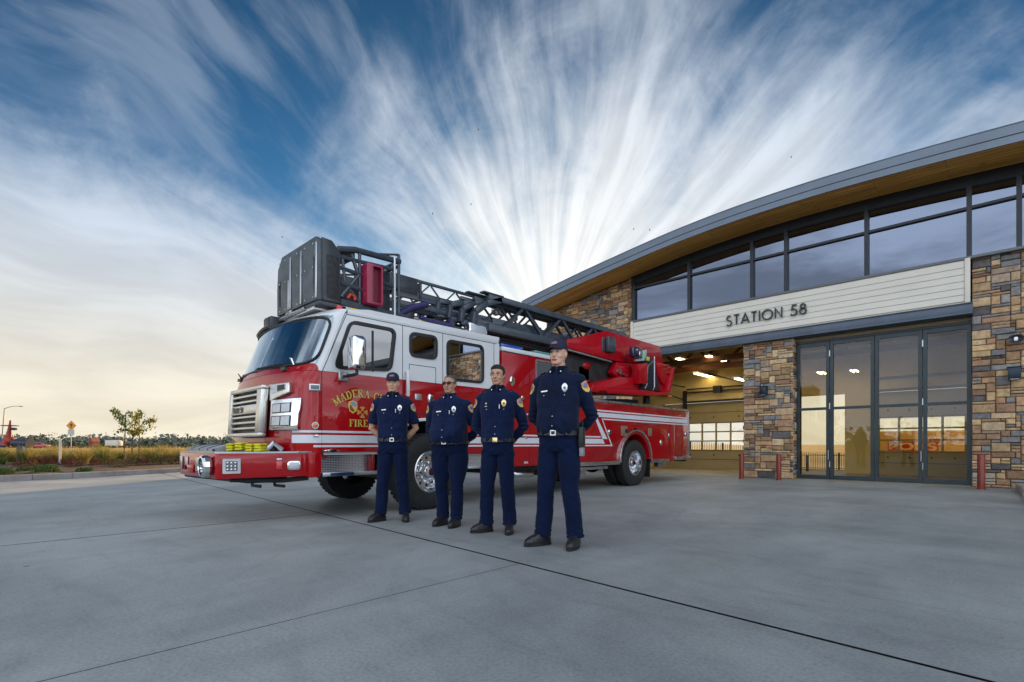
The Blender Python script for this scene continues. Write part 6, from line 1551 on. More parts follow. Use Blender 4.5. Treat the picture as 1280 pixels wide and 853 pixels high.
    hmesh('mouth', lambda b: (tube(b, [(-.028, -.083, 1.6275 if smile else 1.622), (-.012, -.094, 1.6225), (0, -.0955, 1.622), (.012, -.094, 1.6225), (.028, -.083, 1.6275 if smile else 1.622)], [.0015, .0042, .0048, .0042, .0015], 6), tube(b, [(-.02, -.088, 1.617), (0, -.0945, 1.6145), (.02, -.088, 1.617)], [.0015, .005, .0015], 6)), M_lip)
    if smile: hmesh('teeth', lambda b: tube(b, [(-.018, -.0905, 1.6205), (0, -.0975, 1.6185), (.018, -.0905, 1.6205)], [.0015, .0030, .0015], 6), M_teeth)
    if shades:
        def gl(b):
            for q in (1, -1): prism(b, [(q*.008+a*q, z) for a, z in ((0, 1.706), (.052, 1.708), (.050, 1.684), (.030, 1.675), (.006, 1.682))], -.112, -.106, 'y')
            tube(b, [(-.012, -.109, 1.700), (.012, -.109, 1.700)], .003, 6)
            for v in b.verts: v.co.y += .45*abs(v.co.x)**1.3
            for q in (1, -1): tube(b, [(q*.060, -.088, 1.704), (q*.078, -.055, 1.704), (q*.081, .01, 1.698)], .0028, 6)
        sg = hmesh('sunglasses', gl, mat('dark_lens', (.008, .007, .008), .35, spec=.2), None)
    # ---- hair or cap
    if hair:
        def hr(b):
            rr_ = [(0, .034, 1.655, .0745, .068), (0, .034, 1.695, .0780, .072), (0, .030, 1.728, .0790, .078), (0, .016, 1.752, .0780, .0905), (0, .006, 1.770, .0745, .0960), (0, .008, 1.788, .064, .086), (0, .010, 1.806, .044, .060), (0, .012, 1.815, .018, .025)]
            if hair == 'grey': rr_ = [(0, .034, 1.655, .0735, .066), (0, .034, 1.695, .0762, .068), (0, .030, 1.728, .0768, .074), (0, .014, 1.762, .0730, .087), (0, .014, 1.784, .0615, .076), (0, .013, 1.798, .043, .055), (0, .012, 1.804, .018, .025)]
            rings_loft(b, rr_, 28, 2.2)
            for q in (1, -1): ball(b, (q*.0735, -.012, 1.705), (.006, .016, .026))
        ho = B(); hr(ho); ho.transform(Matrix.Scale(s, 4) @ Hm)
        remeshed('hair', ho, M_hairG if hair == 'grey' else M_hairD, R, .004, 2, lambda c: .0022*noise.noise(c*90)+(.002 if hair != 'grey' else 0))
    if hat:
        def cp(b):
            rings_loft(b, [(0, .004, 1.728, .0815, .1015), (0, .003, 1.745, .0835, .1035), (0, .002, 1.775, .0825, .1005), (0, .002, 1.800, .0745, .090), (0, .003, 1.822, .056, .066), (0, .004, 1.834, .030, .034), (0, .004, 1.837, .006, .006)], 32, 2.1)
        ca = hmesh('cap', cp, M_cap, None, smooth=60)
        def brim(b):
            n = 16; up, dn = [], []
            g1 = [[b.verts.new((.074*math.sin(t)*(1-.1*k/5), -.098*math.cos(t)*.98-.012*k*max(0, math.cos(t))**.6*1.15+.0, 1.738-.0035*k-.010*(abs(math.sin(t))**2)+dz)) for t in [(-1.25+2.5*i/n) for i in range(n+1)]] for dz in (0, .005) for k in range(6)]
            for L_ in (g1[:6], g1[6:]):
                for a_, c_ in zip(L_, L_[1:]):
                    for i in range(n): b.faces.new([a_[i], a_[i+1], c_[i+1], c_[i]])
            a_, c_ = g1[5], g1[11]
            for i in range(n): b.faces.new([a_[i], a_[i+1], c_[i+1], c_[i]])
            bmesh.ops.recalc_face_normals(b, faces=b.faces)
        hmesh('cap_brim', brim, M_cap, ca, smooth=60)
        hmesh('cap_emblem', lambda b: (ball(b, (0, -.102, 1.775), (.036, .010, .014)), ball(b, (.012, -.103, 1.784), (.022, .008, .008))), M_capemb, ca)
        hmesh('cap_button', lambda b: ball(b, (0, .004, 1.838), (.008, .008, .004)), M_cap, ca)
    # ---- shirt
    bm = B(); b_ = belly
    rings_loft(bm, [(0, .012, .965, .178*g, .118*g+.35*b_*.5), (0, .010-b_*.32, 1.01, .180*g, .122*g+b_*.62), (0, .008-b_*.42, 1.07, .180*g, .124*g+b_*.80), (0, .006-b_*.40, 1.14, .179*g, .123*g+b_*.75), (0, .004-b_*.2, 1.22, .183*(g*.7+.3), .124+.05*(g-1)+b_*.45),
        (0, .000, 1.30, .190*(.5+.5*g), .120+b_*.25), (0, .002, 1.40, .190*shoulders, .116), (0, .010, 1.475, .180*shoulders, .108), (0, .014, 1.518, .146*shoulders, .090), (0, .018, 1.548, .110, .076), (0, .020, 1.568, .082, .070), (0, .016, 1.582, .068, .065)], 32, 2.35)
    for q in (1, -1):
        sh, elb, wr = W[q]
        if short:
            e2 = sh.lerp(elb, .80); tube(bm, [sh+Vector((-q*.03, 0, .008)), sh+Vector((q*.010, 0, -.02)), sh.lerp(elb, .45)+Vector((q*.006, 0, 0)), e2], [.052, .066, .068, .073], 20)
        else:
            tube(bm, [sh+Vector((-q*.03, 0, .008)), sh+Vector((q*.010, 0, -.02)), sh.lerp(elb, .5)+Vector((q*.008, 0, 0)), elb+Vector((q*.002, 0, 0)), elb.lerp(wr, .4), elb.lerp(wr, .93)], [.052, .067*g**.5, .066*g**.5, .056, .053, .040], 20)
    bm.transform(Matrix.Scale(s, 4))
    off = Vector((seed*3.1, seed*1.7, 0))
    def shf(c):
        z = c.z/s; q = c/s
        a = .0075*noise.noise(Vector((q.x*5, q.y*5, q.z*13))+off)+.0055*noise.noise(Vector((q.x*16+q.z*9, q.y*14, q.z*13-q.x*12))+off)
        k = math.exp(-((z-1.02)/.07)**2)*.007*math.sin(q.x*55+noise.noise(q*9)*4)           # blousing above the belt
        e = math.exp(-((z-1.15)/.06)**2)*(.006*math.sin(z*150+q.y*40) if abs(q.x) > .22 else 0)  # creases at the elbow
        d = -.003*math.exp(-(q.x/.006)**2) if q.y < -.05 and z < 1.50 else 0
        return a+k+e+d
    shirt = remeshed('shirt', bm, M_shirt if seed != 4 else M_shirt_d, R, .0085*s, 4, shf)
    # snapping trims to the chest surface
    from mathutils.bvhtree import BVHTree
    tree = BVHTree.FromPolygons([v.co for v in shirt.data.vertices], [p.vertices for p in shirt.data.polygons])
    def chest(x, z, o=.0):
        h = tree.ray_cast(Vector((x*s, -1, z*s)), Vector((0, 1, 0))); p, nrm = (h[0], h[1]) if h[0] else (Vector((x*s, -.12*s, z*s)), Vector((0, -1, 0)))
        return p+nrm*o
    def decal(name, pts2, m, o=.003, th=.003, par=shirt, res=None):
        """cloth patch lying on the chest: pts2 polygon in (x,z)"""
        b = B(); cx = sum(p[0] for p in pts2)/len(pts2); cz = sum(p[1] for p in pts2)/len(pts2)
        top = [b.verts.new(chest(x, z, o+th)) for x, z in pts2]; lowv = [b.verts.new(chest(x, z, -.004)) for x, z in pts2]; mid = [b.verts.new(chest(cx+(x-cx)*.5, cz+(z-cz)*.5, o+th)) for x, z in pts2]; c = b.verts.new(chest(cx, cz, o+th))
        n = len(pts2)
        for i in range(n):
            j = (i+1) % n; b.faces.new([top[i], top[j], mid[j], mid[i]]); b.faces.new([mid[i], mid[j], c]); b.faces.new([top[i], lowv[i], lowv[j], top[j]])
        bmesh.ops.recalc_face_normals(b, faces=b.faces); return mk(name, b, m, par, local=True, smooth=40)
    def dense(P, k=4):
        out = []
        for i in range(len(P)):
            a, b = Vector(P[i]), Vector(P[(i+1) % len(P)])
            for j in range(k): out.append(tuple(a.lerp(b, j/k)))
        return out
    Msd = M_shirt_d
    decal('placket', dense([(-.017, 1.005), (.017, 1.005), (.017, 1.24), (.017, 1.52), (-.017, 1.52), (-.017, 1.24)], 6), M_shirt if seed != 4 else Msd, .001, .0025)
    for q in (1, -1):
        decal('pocket', dense([(q*.045, 1.235), (q*.14, 1.240), (q*.14, 1.335), (q*.045, 1.335)], 4), M_shirt if seed != 4 else Msd, .001, .003)
        decal('pocket_flap', dense([(q*.042, 1.345), (q*.143, 1.348), (q*.143, 1.312), (q*.092, 1.300), (q*.042, 1.312)], 4), M_shirt if seed != 4 else Msd, .003, .004)
    for z in (1.06, 1.14, 1.22, 1.30, 1.385):
        b = B(); p = chest(0, z, .0045); ball(b, p, (.0055, .003, .0055)); mk('button', b, M_silver if z < 1.2 else M_belt, shirt, local=True)
    for q in (1, -1):
        b = B(); p = chest(q*.092, 1.322, .008); ball(b, p, (.005, .003, .005)); mk('button', b, M_silver, shirt, local=True)
    # collar with points
    for q in (1, -1):
        b = B(); n = 10; up, dn, dn2 = [], [], []
        for i in range(n+1):
            t = i/n; a = rad(4+172*t); rx, ry = .068, .066
            base = Vector((q*rx*math.sin(a), .018-ry*math.cos(a), 1.586+.014*t))
            up.append(base); fall = .052*(1-t)**1.2+.022
            outw = Vector((q*math.sin(a)*.022, -math.cos(a)*.022-(.012 if t < .2 else 0), 0)); dn.append(base+outw+Vector((q*.018*(1-t)**2, 0, -fall)))
        tv = [b.verts.new(p*s) for p in up]; bv = [b.verts.new(p*s) for p in dn]; iv = [b.verts.new((p+Vector((-q*.004*0, .0, -.045)))*s) for p in up]
        for i in range(n): b.faces.new([tv[i], tv[i+1], bv[i+1], bv[i]]); b.faces.new([tv[i+1], tv[i], iv[i], iv[i+1]])
        bmesh.ops.solidify(b, geom=b.faces[:], thickness=.004*s); bmesh.ops.recalc_face_normals(b, faces=b.faces)
        mk('collar', b, M_shirt if seed != 4 else Msd, shirt, local=True, smooth=60)
        b = B(); p = (dn[1]+Vector((0, -.006, .014)))*s; ball(b, p, (.006, .003, .009)); mk('collar_pin', b, badge, shirt, local=True)
    b = B(); rings_loft(b, [(0, .005, 1.55, .058, .060), (0, .005, 1.578, .057, .058)], 20); b.transform(Matrix.Scale(s, 4)); mk('undershirt', b, mat('dark_undershirt', (.012, .014, .03), .85), shirt, local=True)
    # badge (wearer's left), name bar, pen, shoulder patches
    c = chest(.092, 1.385, .006); b = B()
    prism(b, [(c.x+a*s, c.z+z*s) for a, z in [(-.014, .034), (0, .042), (.014, .034), (.026, .018), (.024, -.012), (.012, -.032), (0, -.040), (-.012, -.032), (-.024, -.012), (-.026, .018)]], c.y-.006, c.y+.004, 'y'); bd_ = mk('badge', b, badge, shirt, bevel=.002, local=True)
    b = B(); lathe(b, [(.001, 0), (.012, 0), (.013, .003)], (c.x, c.y-.009, c.z), 'y', 16); mk('badge_centre', b, mat('badge_blue', (.12, .14, .22), .4, .5), bd_, local=True)
    if names:
        b = B(); p = chest(-.092, 1.362, .004); M_ = Matrix.Translation(p) @ Matrix.Rotation(rad(-6), 4, 'Y'); boxm(b, M_, .062*s, .005, .014*s); mk('name_bar', b, M_silver, shirt, local=True, bevel=.001)
    else:
        b = B(); p = chest(-.10, 1.385, .004); ball(b, p, (.010, .004, .010)); ball(b, p+Vector((0, 0, -.03*s)), (.018, .004, .006)); mk('gold_pin', b, M_goldb, shirt, local=True)
    if seed != 4: 
        b = B(); p = chest(.045, 1.352, .007); tube(b, [p+Vector((0, 0, .022*s)), p+Vector((0, 0, -.022*s))], .0045, 8); mk('pen', b, M_silver, shirt, local=True)
    for q in (1, -1):
        sh, elb, wr = W[q]; c = sh.lerp(elb, .26)*s; d = (elb-sh).normalized()
        outw = Vector((q*.86, -.50, 0)).normalized(); outw = (outw-d*outw.dot(d)).normalized(); side = d.cross(outw).normalized()
        h = tree.ray_cast(c+outw*.3, -outw); 
        def pp(a, z, o):
            org = c+side*a*s-d*z*s; hh = tree.ray_cast(org+outw*.3, -outw); return (hh[0] if hh[0] else org+outw*.07)+outw*o
        def pdec(name, P, m, o):
            b = B(); P = dense(P, 2); t_ = [b.verts.new(pp(a, z, o+.0015)) for a, z in P]; l_ = [b.verts.new(pp(a, z, -.003)) for a, z in P]; mm = b.verts.new(pp(0, sum(z for _, z in P)/len(P), o+.0015)); n = len(P)
            for i in range(n): j = (i+1) % n; b.faces.new([t_[i], t_[j], mm]); b.faces.new([t_[i], l_[i], l_[j], t_[j]])
            bmesh.ops.recalc_face_normals(b, faces=b.faces); return mk(name, b, m, shirt, local=True, smooth=50)
        P0 = [(-.036, .045), (0, .052), (.036, .045), (.040, .0), (.026, -.036), (0, -.052), (-.026, -.036), (-.040, .0)]
        pt = pdec('shoulder_patch', P0, M_patch, .002)
        pdec('patch_field', [(a*.84, z*.6+.016) for a, z in P0], M_pin, .0035); pdec('patch_centre', [(a*.55, z*.42+.012) for a, z in P0], M_pblue, .005)
        b = B(); ep = [(.075, -.0), (.15, .0)]
        h1 = tree.ray_cast(Vector((q*.115*s, .012*s, 2)), Vector((0, 0, -1))); h2 = tree.ray_cast(Vector((q*.172*s, .012*s, 2)), Vector((0, 0, -1)))
        if h1[0] and h2[0]: bar(b, h1[0]+Vector((0, 0, .003)), h2[0]+Vector((0, 0, .002)), .036*s, .006*s); mk('epaulette', b, M_shirt if seed != 4 else Msd, shirt, local=True, bevel=.002)
    # ---- trousers
    bm = B()
    rings_loft(bm, [(0, .014, .84, .150*g, .108), (0, .016, .90, .176*g, .124*g), (0, .014, .96, .176*g, .120*g+b_*.15), (0, .012, 1.005, .170*g, .114*g+b_*.35)], 32, 2.3)
    for q in (1, -1):
        hip = Vector((q*.088*g, .014, .885)); kn = Vector((q*(.092+lx[q]*q*.14), ly[q]*.4-.012, .50)); an = Vector((lx[q], ly[q]+.015, .105))
        tube(bm, [hip+Vector((0, 0, .02)), hip+Vector((0, 0, -.08)), hip.lerp(kn, .55), kn, kn.lerp(an, .45)+Vector((0, .008, 0)), kn.lerp(an, .8)+Vector((0, .006, 0)), an+Vector((0, .0, -.02))], [.094*g, .098*g, .090*g, .077, .075, .073, .076], 24)
    bm.transform(Matrix.Scale(s, 4))
    def trf(c):
        q = c/s; z = q.z; off2 = off*1.3
        a = .008*noise.noise(Vector((q.x*7, q.y*7, z*6))+off2)+.0045*noise.noise(Vector((q.x*18, q.y*16, z*17+q.x*10))+off2)
        h = math.exp(-((z-.13)/.05)**2)*.0045*math.sin(z*105+q.x*45+q.y*30+noise.noise(q*12)*7)          # break over the boot
        k = math.exp(-((z-.48)/.07)**2)*.0025*math.sin(z*90+q.x*45+noise.noise(q*12)*7)+(.005*math.exp(-((abs(q.x)-.10)/.009)**2) if q.y < -.03 and z < .80 else 0)
        cr = math.exp(-((z-.86)/.05)**2)*.004*math.sin(abs(q.x)*60+z*70)
        return a+h+k+cr
    tr = remeshed('trousers', bm, M_trs, R, .0085*s, 4, trf)
    # front creases and pocket lines are in the cloth; belt, loops, buckle
    bz = 1.000
    b = B(); n = 48; prof = []
    for zz, o in ((bz-.020, .004), (bz-.020, .010), (bz+.020, .010), (bz+.020, .004)):
        prof.append([b.verts.new(((math.copysign(abs(math.cos(2*PI*k/n))**(2/2.3), math.cos(2*PI*k/n))*(.178*g+o))*s, (.012-b_*.05+math.copysign(abs(math.sin(2*PI*k/n))**(2/2.3), math.sin(2*PI*k/n))*(.122*g+b_*.42+o))*s, zz*s)) for k in range(n)])
    for i in range(4):
        A_, C_ = prof[i], prof[(i+1) % 4]
        for k in range(n): b.faces.new([A_[k], A_[(k+1) % n], C_[(k+1) % n], C_[k]])
    bmesh.ops.recalc_face_normals(b, faces=b.faces); belt = mk('belt', b, M_belt, R, local=True, smooth=40)
    fy = (.012-b_*.05-(.122*g+b_*.42+.012))*s
    b = B(); prism(b, rrect(-.026*s, .026*s, (bz-.024)*s, (bz+.024)*s, .006), fy-.006, fy+.002, 'y', holes=[rrect(-.016*s, .016*s, (bz-.014)*s, (bz+.014)*s, .003)] if badge is M_silver else ()); mk('buckle', b, badge if badge is M_goldb else M_silver, belt, local=True, bevel=.0015)
    for q in (-1, 1):
        b = B(); box(b, q*.095*g*s-.008, q*.095*g*s+.008, fy+.012*s, fy+.022*s, (bz-.026)*s, (bz+.026)*s); mk('belt_loop', b, M_trs, belt, local=True, bevel=.002)
    # ---- boots
    for q in (1, -1):
        ta = rad(toes[0 if q > 0 else 1])*q; M_ = Matrix.Scale(s, 4) @ Matrix.Translation((lx[q], ly[q]+.015, 0)) @ Matrix.Rotation(ta, 4, 'Z')
        b = B()
        rings_loft(b, [(0, -.055, .022, .046, .135), (0, -.055, .045, .047, .137), (0, -.050, .062, .045, .128), (0, -.036, .084, .043, .108), (0, -.010, .104, .042, .074), (0, .006, .130, .041, .052), (0, .008, .165, .042, .050)], 24, 2.6)
        for v in b.verts:
            if v.co.y < -.15: v.co.x *= 1-.8*(abs(v.co.y+.15))*2.2
        b.transform(M_); bt = remeshed('boot', b, M_boot, R, .006, 3)
        b = B(); sole = []
        for k in range(28):
            a = 2*PI*k/28; x, y = math.cos(a)*.049, -.055+math.sin(a)*.142
            x *= (1-.12*max(0, -math.sin(a))) * (.90 if .2 < math.sin(a) < .8 else 1); sole.append((x, y))
        prism(b, sole, .002, .026, 'z'); b.transform(M_); mk('sole', b, M_sole, bt, local=True, bevel=.003)
        b = B()
        for k in range(4): tube(b, [(-.016, -.075+.022*k, .078+.012*k), (.016, -.070+.022*k, .080+.012*k)], .0028, 6)
        b.transform(M_); mk('lace', b, M_belt, bt, local=True)
    return R, s
def face(px, py, off):          # facing angle: towards the camera, turned off degrees to the image left
    p = Vector((px, py)); tc_ = -p.normalized(); a = math.atan2(tc_.y, tc_.x)-rad(off)
    return math.degrees(a)+90
def spot(px, py): q = onZ(px, py, 0); return (q.x, q.y, 0)
p1 = spot(491, 651.5); p2 = spot(562, 657.5); p3 = spot(622, 666); p4 = spot(698, 683.5)
person(p1, face(p1[0], p1[1], 6), 'young man in navy cap and short-sleeved navy uniform, smiling, hands behind his back', 1.815, 1.0, .01, 0, short=True, hat=True, smile=True, stance=.15, turn=-2, seed=1, toes=(8, 42))
person(p2, face(p2[0], p2[1], 20), 'stocky bareheaded man in dark sunglasses and long-sleeved navy uniform', 1.755, 1.25, .095, 1, hair='grey', shades=True, stance=.10, turn=-4, seed=2, shoulders=1.10, leg_fwd=(-.05, .03), toes=(-8, 18))
person(p3, face(p3[0], p3[1], 13), 'dark-haired smiling man in long-sleeved navy uniform with gold badge and belt plate', 1.80, .98, .012, 2, hair='dark', smile=True, stance=.13, turn=-4, seed=3, badge=M_goldb, names=False, toes=(6, 48))
R4, s4 = person(p4, face(p4[0], p4[1], 18), 'tall older man in navy cap and long-sleeved navy uniform with a radio on his belt', 1.90, 1.03, .045, 3, hat=True, stance=.15, hs=.91, turn=-8, tilt=-3, seed=4, shoulders=.97, toes=(-2, 38))
# radio holster on the tall man's left hip, his phone clip
b = B(); box(b, .196*s4, .236*s4, -.05, .03, .88*s4, 1.05*s4); tube(b, [(.216*s4, .01, 1.05*s4), (.216*s4, .01, 1.10*s4)], .008, 8); h_ = mk('radio', b, mat('radio_black', (.012, .016, .016), .45), R4, local=True, bevel=.008)
b = B(); box(b, .197*s4, .235*s4, -.035, .02, .80*s4, .875*s4); mk('holster_strap', b, mat('grey_clip', (.25, .27, .28), .5), h_, local=True, bevel=.006)
# ---------------------------------------------------------------- planting, field and far things
def blade(bm, p, h, w, lean, az, mi=0, seg=3, droop=.5):
    d = Vector((math.cos(az), math.sin(az), 0)); sd_ = Vector((-d.y, d.x, 0)); pr = None
    for i in range(seg+1):
        t = i/seg; c = Vector(p)+Vector((0, 0, h*(t-droop*lean*t*t*.5)))+d*lean*h*t*t; ww = w*(1-t*.92)
        a, b = bm.verts.new(c-sd_*ww/2), bm.verts.new(c+sd_*ww/2)
        if pr: f = bm.faces.new([pr[0], pr[1], b, a]); f.material_index = mi
        pr = (a, b)
M_g1 = leafy('grass_green', (.105, .165, .03)); M_g2 = leafy('grass_straw', (.45, .33, .11)); M_g3 = leafy('shrub_leaf', (.06, .13, .025), .3, .4, 8); M_g4 = leafy('red_stem_leaf', (.15, .045, .03), .3, .4, 6)
M_olive = leafy('olive_grass', (.19, .19, .04))
def bedpoint(i, o):
    p = KC[i]; t = (KC[min(i+1, len(KC)-1)]-KC[max(i-1, 0)]).normalized(); n_ = Vector((-t.y, t.x)); q = p+n_*o; return q
def grass_clump(seed, h, r, n, mats, name='ornamental_grass'):
    R = random.Random(seed); bm = B()
    for k in range(n):
        a = R.uniform(0, 2*PI); q = R.random()**.6*r; blade(bm, (math.cos(a)*q*.5, math.sin(a)*q*.5, 0), h*R.uniform(.55, 1.1), R.uniform(.008, .016), R.uniform(.15, .75), a+R.uniform(-.6, .6), 0 if R.random() < .62 else 1)
    me = bpy.data.meshes.new(name); bm.to_mesh(me); bm.free()
    for m in mats: me.materials.append(m)
    return me
gm = [grass_clump(1, .75, .30, 420, (M_g1, M_g2)), grass_clump(2, .62, .28, 380, (M_olive, M_g2)), grass_clump(3, .85, .3, 420, (M_g2, M_olive)), grass_clump(4, .55, .3, 380, (M_g1, M_olive))]
def leafball(seed, r, h, n, size, name, m, stems=True):
    R = random.Random(seed); bm = B()
    for k in range(n):
        a = R.uniform(0, 2*PI); ph = R.random(); q = R.random()**.45*r*(1-.3*ph); c = Vector((math.cos(a)*q, math.sin(a)*q, h*ph*(1-.25*(q/r)**2)))
        M_ = Matrix.Translation(c) @ Matrix.Rotation(R.uniform(0, 6.28), 4, 'Z') @ Matrix.Rotation(R.uniform(-1.2, 1.2), 4, 'X'); s_ = size*R.uniform(.6, 1.3)
        v = [bm.verts.new(M_ @ Vector(p)) for p in ((0, -s_, 0), (s_*.45, 0, s_*.15), (0, s_, 0), (-s_*.45, 0, s_*.15))]; bm.faces.new(v)
    me = bpy.data.meshes.new(name); bm.to_mesh(me); bm.free(); me.materials.append(m); return me
sm = [leafball(11, .38, .24, 1100, .030, 'shrub', M_g3), leafball(12, .30, .42, 800, .028, 'shrub', mat('russet_leaf', (.17, .11, .035), .7, var=.5, vscale=9)), leafball(13, .32, .34, 800, .026, 'shrub', M_g4)]
RP = random.Random(5)
def place(me, x, y, z, sc, label, cat_, grp, name):
    o = bpy.data.objects.new(name, me); COL.objects.link(o); o.location = (x, y, z); o.rotation_euler = (0, 0, RP.uniform(0, 6.28)); o.scale = (sc, sc, sc*RP.uniform(.85, 1.15)); return tag(o, label, cat_, grp, 'thing')
i_front = [i for i in range(len(KC)) if -6 < KC[i].y < 9.2]
k = 0
for o_, step in ((21.5, 13), (23.5, 12), (26, 11), (29, 10)):
    i = -30.0
    while i < 262:
        q = atD(i, 556, o_+RP.uniform(-.8, .8)+(1.5 if i > 150 else 0))
        place(gm[k % 4], q.x+RP.uniform(-.2, .2), q.y+RP.uniform(-.2, .2), .10, RP.uniform(.80, 1.12), 'feathery ornamental grass clump in the planting bed behind the kerb', 'grass clump', 'ornamental grasses in the bed', 'ornamental_grass'); k += 1
        i += step*RP.uniform(.7, 1.35)
for px, py, kk, sc in ((33, 583, 0, .8), (58, 585, 0, 1.0), (3, 586, 0, .8), (106, 583, 0, .7), (48, 577, 2, 1.2), (66, 575, 2, 1.3), (80, 577, 2, 1.0), (25, 579, 2, .8), (92, 578, 2, 1.0), (120, 577, 2, .9), (140, 577, 1, .9), (165, 577, 1, 1.0), (178, 576, 2, .9), (195, 575, 1, .9), (208, 575, 1, 1.1), (222, 574, 1, 1.1), (150, 579, 1, .8), (112, 572, 1, 1.2), (215, 572, 1, 1.3), (200, 571, 1, 1.1)):
    q = onZ(px, py+5.5, .13)
    lab = {0: 'low bright green shrub on the bark mulch near the kerb', 1: 'loose yellow-brown shrub beneath the tall grasses', 2: 'low dark red shrub on the bark mulch'}[kk]
    place(sm[kk], q.x, q.y, .09, sc, lab, 'shrub', ('low green shrubs', 'russet shrubs', 'dark red shrubs')[kk], 'shrub')
# dry meadow beyond the bed
bm = B(); R = random.Random(9)
for k in range(15000):
    t = 27+R.random()**1.6*75; a = R.uniform(-1.12, -.42); x = (FW[0]+a*RT[0])*t; y = (FW[1]+a*RT[1])*t
    if x > -30 or t < 27: continue
    sc = .6+t*.022
    blade(bm, (x, y, -.03), R.uniform(.22, .5), .016*sc, R.uniform(.1, .6), R.uniform(0, 6.28), 0 if R.random() < .8 else 1, 2)
me = bpy.data.meshes.new('meadow_grass'); bm.to_mesh(me); bm.free()
for m in (leafy('dry_meadow', (.55, .37, .13), .45, .3, .5), M_olive): me.materials.append(m)
o = bpy.data.objects.new('meadow_grass', me); COL.objects.link(o); tag(o, kind='stuff')
# young staked tree
tb = atD(162, 560, 24); tx, ty = tb.x, tb.y
TRE = thing('young_tree', (tx, ty, 0), 'young staked tree with thin green and yellow leaves in the planting bed', 'tree')
toW = lambda px, py, t=24: atD(px, py, t)
bark = mat('young_bark', (.09, .065, .045), .9, var=.3)
bm = B(); base_ = Vector((toW(165, 560).x, toW(165, 560).y, 0)); tube(bm, [base_, toW(165, 560), toW(166, 546), toW(168, 536), toW(170, 524), toW(170, 514)], [.035, .03, .026, .02, .014, .006], 8)
ends = []
R = random.Random(4)
for (a, b_) in (((166, 546), (152, 530)), ((167, 541), (187, 527)), ((168, 536), (150, 520)), ((168, 533), (178, 519)), ((166, 543), (192, 534)), ((167, 540), (147, 540)), ((169, 527), (161, 516)), ((152, 530), (141, 514)), ((150, 520), (142, 516)), ((170, 524), (176, 516)), ((187, 527), (193, 526)), ((166, 545), (178, 541))):
    A, Bq = toW(*a), toW(b_[0], b_[1], 24+R.uniform(-.5, .5)); mid = (A+Bq)/2+Vector((0, 0, .04)); tube(bm, [A, mid, Bq], [.012, .008, .004], 6); ends.append((A, mid, Bq))
mk('trunk', bm, bark, TRE)
bm = B()
for A, mid, Bq in ends:
    for k in range(85):
        t = R.random(); c = (A.lerp(mid, t*2) if t < .5 else mid.lerp(Bq, t*2-1))+Vector((R.gauss(0, .07), R.gauss(0, .07), R.gauss(-.02, .07)))
        M_ = Matrix.Translation(c) @ Matrix.Rotation(R.uniform(0, 6.28), 4, 'Z') @ Matrix.Rotation(R.uniform(.2, 1.5), 4, 'X'); s_ = R.uniform(.045, .085)
        v = [bm.verts.new(M_ @ Vector(p)) for p in ((0, 0, 0), (s_*.5, s_*.9, 0), (0, s_*1.9, s_*.1), (-s_*.5, s_*.9, 0))]; f = bm.faces.new(v); f.material_index = 1 if R.random() < .35 and c.x*RT[0]+c.y*RT[1] > (tx*RT[0]+ty*RT[1]) else 0
o = mk('crown', bm, [leafy('young_leaf', (.10, .15, .03), .4, .4, 9), leafy('yellow_leaf', (.45, .36, .03), .4, .3, 9)], TRE, smooth=None)
for px in (154.5, 157, 174):
    a = toW(px+ (3 if px < 160 else 0), 516 if px < 156 else (524 if px < 160 else 530)); c = toW(px, 562)
    bm = B(); tube(bm, [Vector((c.x, c.y, 0)), a], .022, 8); mk('stake', bm, mat('stake_wood', (.10, .06, .04), .9), TRE) if px != 157 else bm.free()
# backflow assembly: blue and dark pipe, red valve with handwheel
t_ = 22; g0 = atD(12, 575, t_); BF = thing('backflow_valve', (g0.x, g0.y, 0), 'red valve with handwheel on dark blue above-ground pipework beyond the bed', 'valve')
M_vr = mat('valve_red', (.33, .04, .02), .6, var=.3, vscale=9); M_pb = mat('pipe_blue', (.02, .12, .32), .5); M_pd = mat('pipe_dark_blue', (.02, .03, .06), .5)
A = lambda px, py: atD(px, py, t_)
bm = B(); tube(bm, [A(7, 557), A(9, 549), A(11.5, 542), A(12.5, 532), A(13, 525.5)], [.20, .14, .09, .05, .03], 14); ball(bm, A(12, 551), .19); ball(bm, A(10.5, 546), .12); mk('valve_body', bm, M_vr, BF)
bm = B(); c = A(12.5, 532.3); ring = [c+Vector((.28*math.cos(2*PI*k/20), .28*math.sin(2*PI*k/20), 0)) for k in range(21)]; tube(bm, ring, .02, 6, False)
for k in range(3): tube(bm, [c-Vector((.28*math.cos(PI*k/3), .28*math.sin(PI*k/3), 0)), c+Vector((.28*math.cos(PI*k/3), .28*math.sin(PI*k/3), 0))], .012, 6)
mk('handwheel', bm, M_vr, BF); bm = B(); tube(bm, [A(14, 536.2), A(20, 536.6)], .06, 10); mk('supervisory_switch', bm, M_pd, BF)
bm = B(); tube(bm, [A(-14, 555), A(4, 554)], .14, 16); lathe(bm, [(.2, -.03), (.2, .03)], A(3, 554), 'x', 16); mk('blue_pipe', bm, M_pb, BF)
bm = B(); tube(bm, [A(17, 554), A(37, 554.5)], .17, 16); tube(bm, [A(36, 554.3), A(38, 554.5)], .22, 16); tube(bm, [A(27, 556), Vector((A(27, 560).x, A(27, 560).y, -.1))], .16, 14); mk('dark_pipe', bm, M_pd, BF)
bm = B(); q = A(31.5, 560); box(bm, q.x-.09, q.x+.09, q.y-.09, q.y+.09, 0, .95); mk('support_block', bm, M_kerb, BF, bevel=.02)
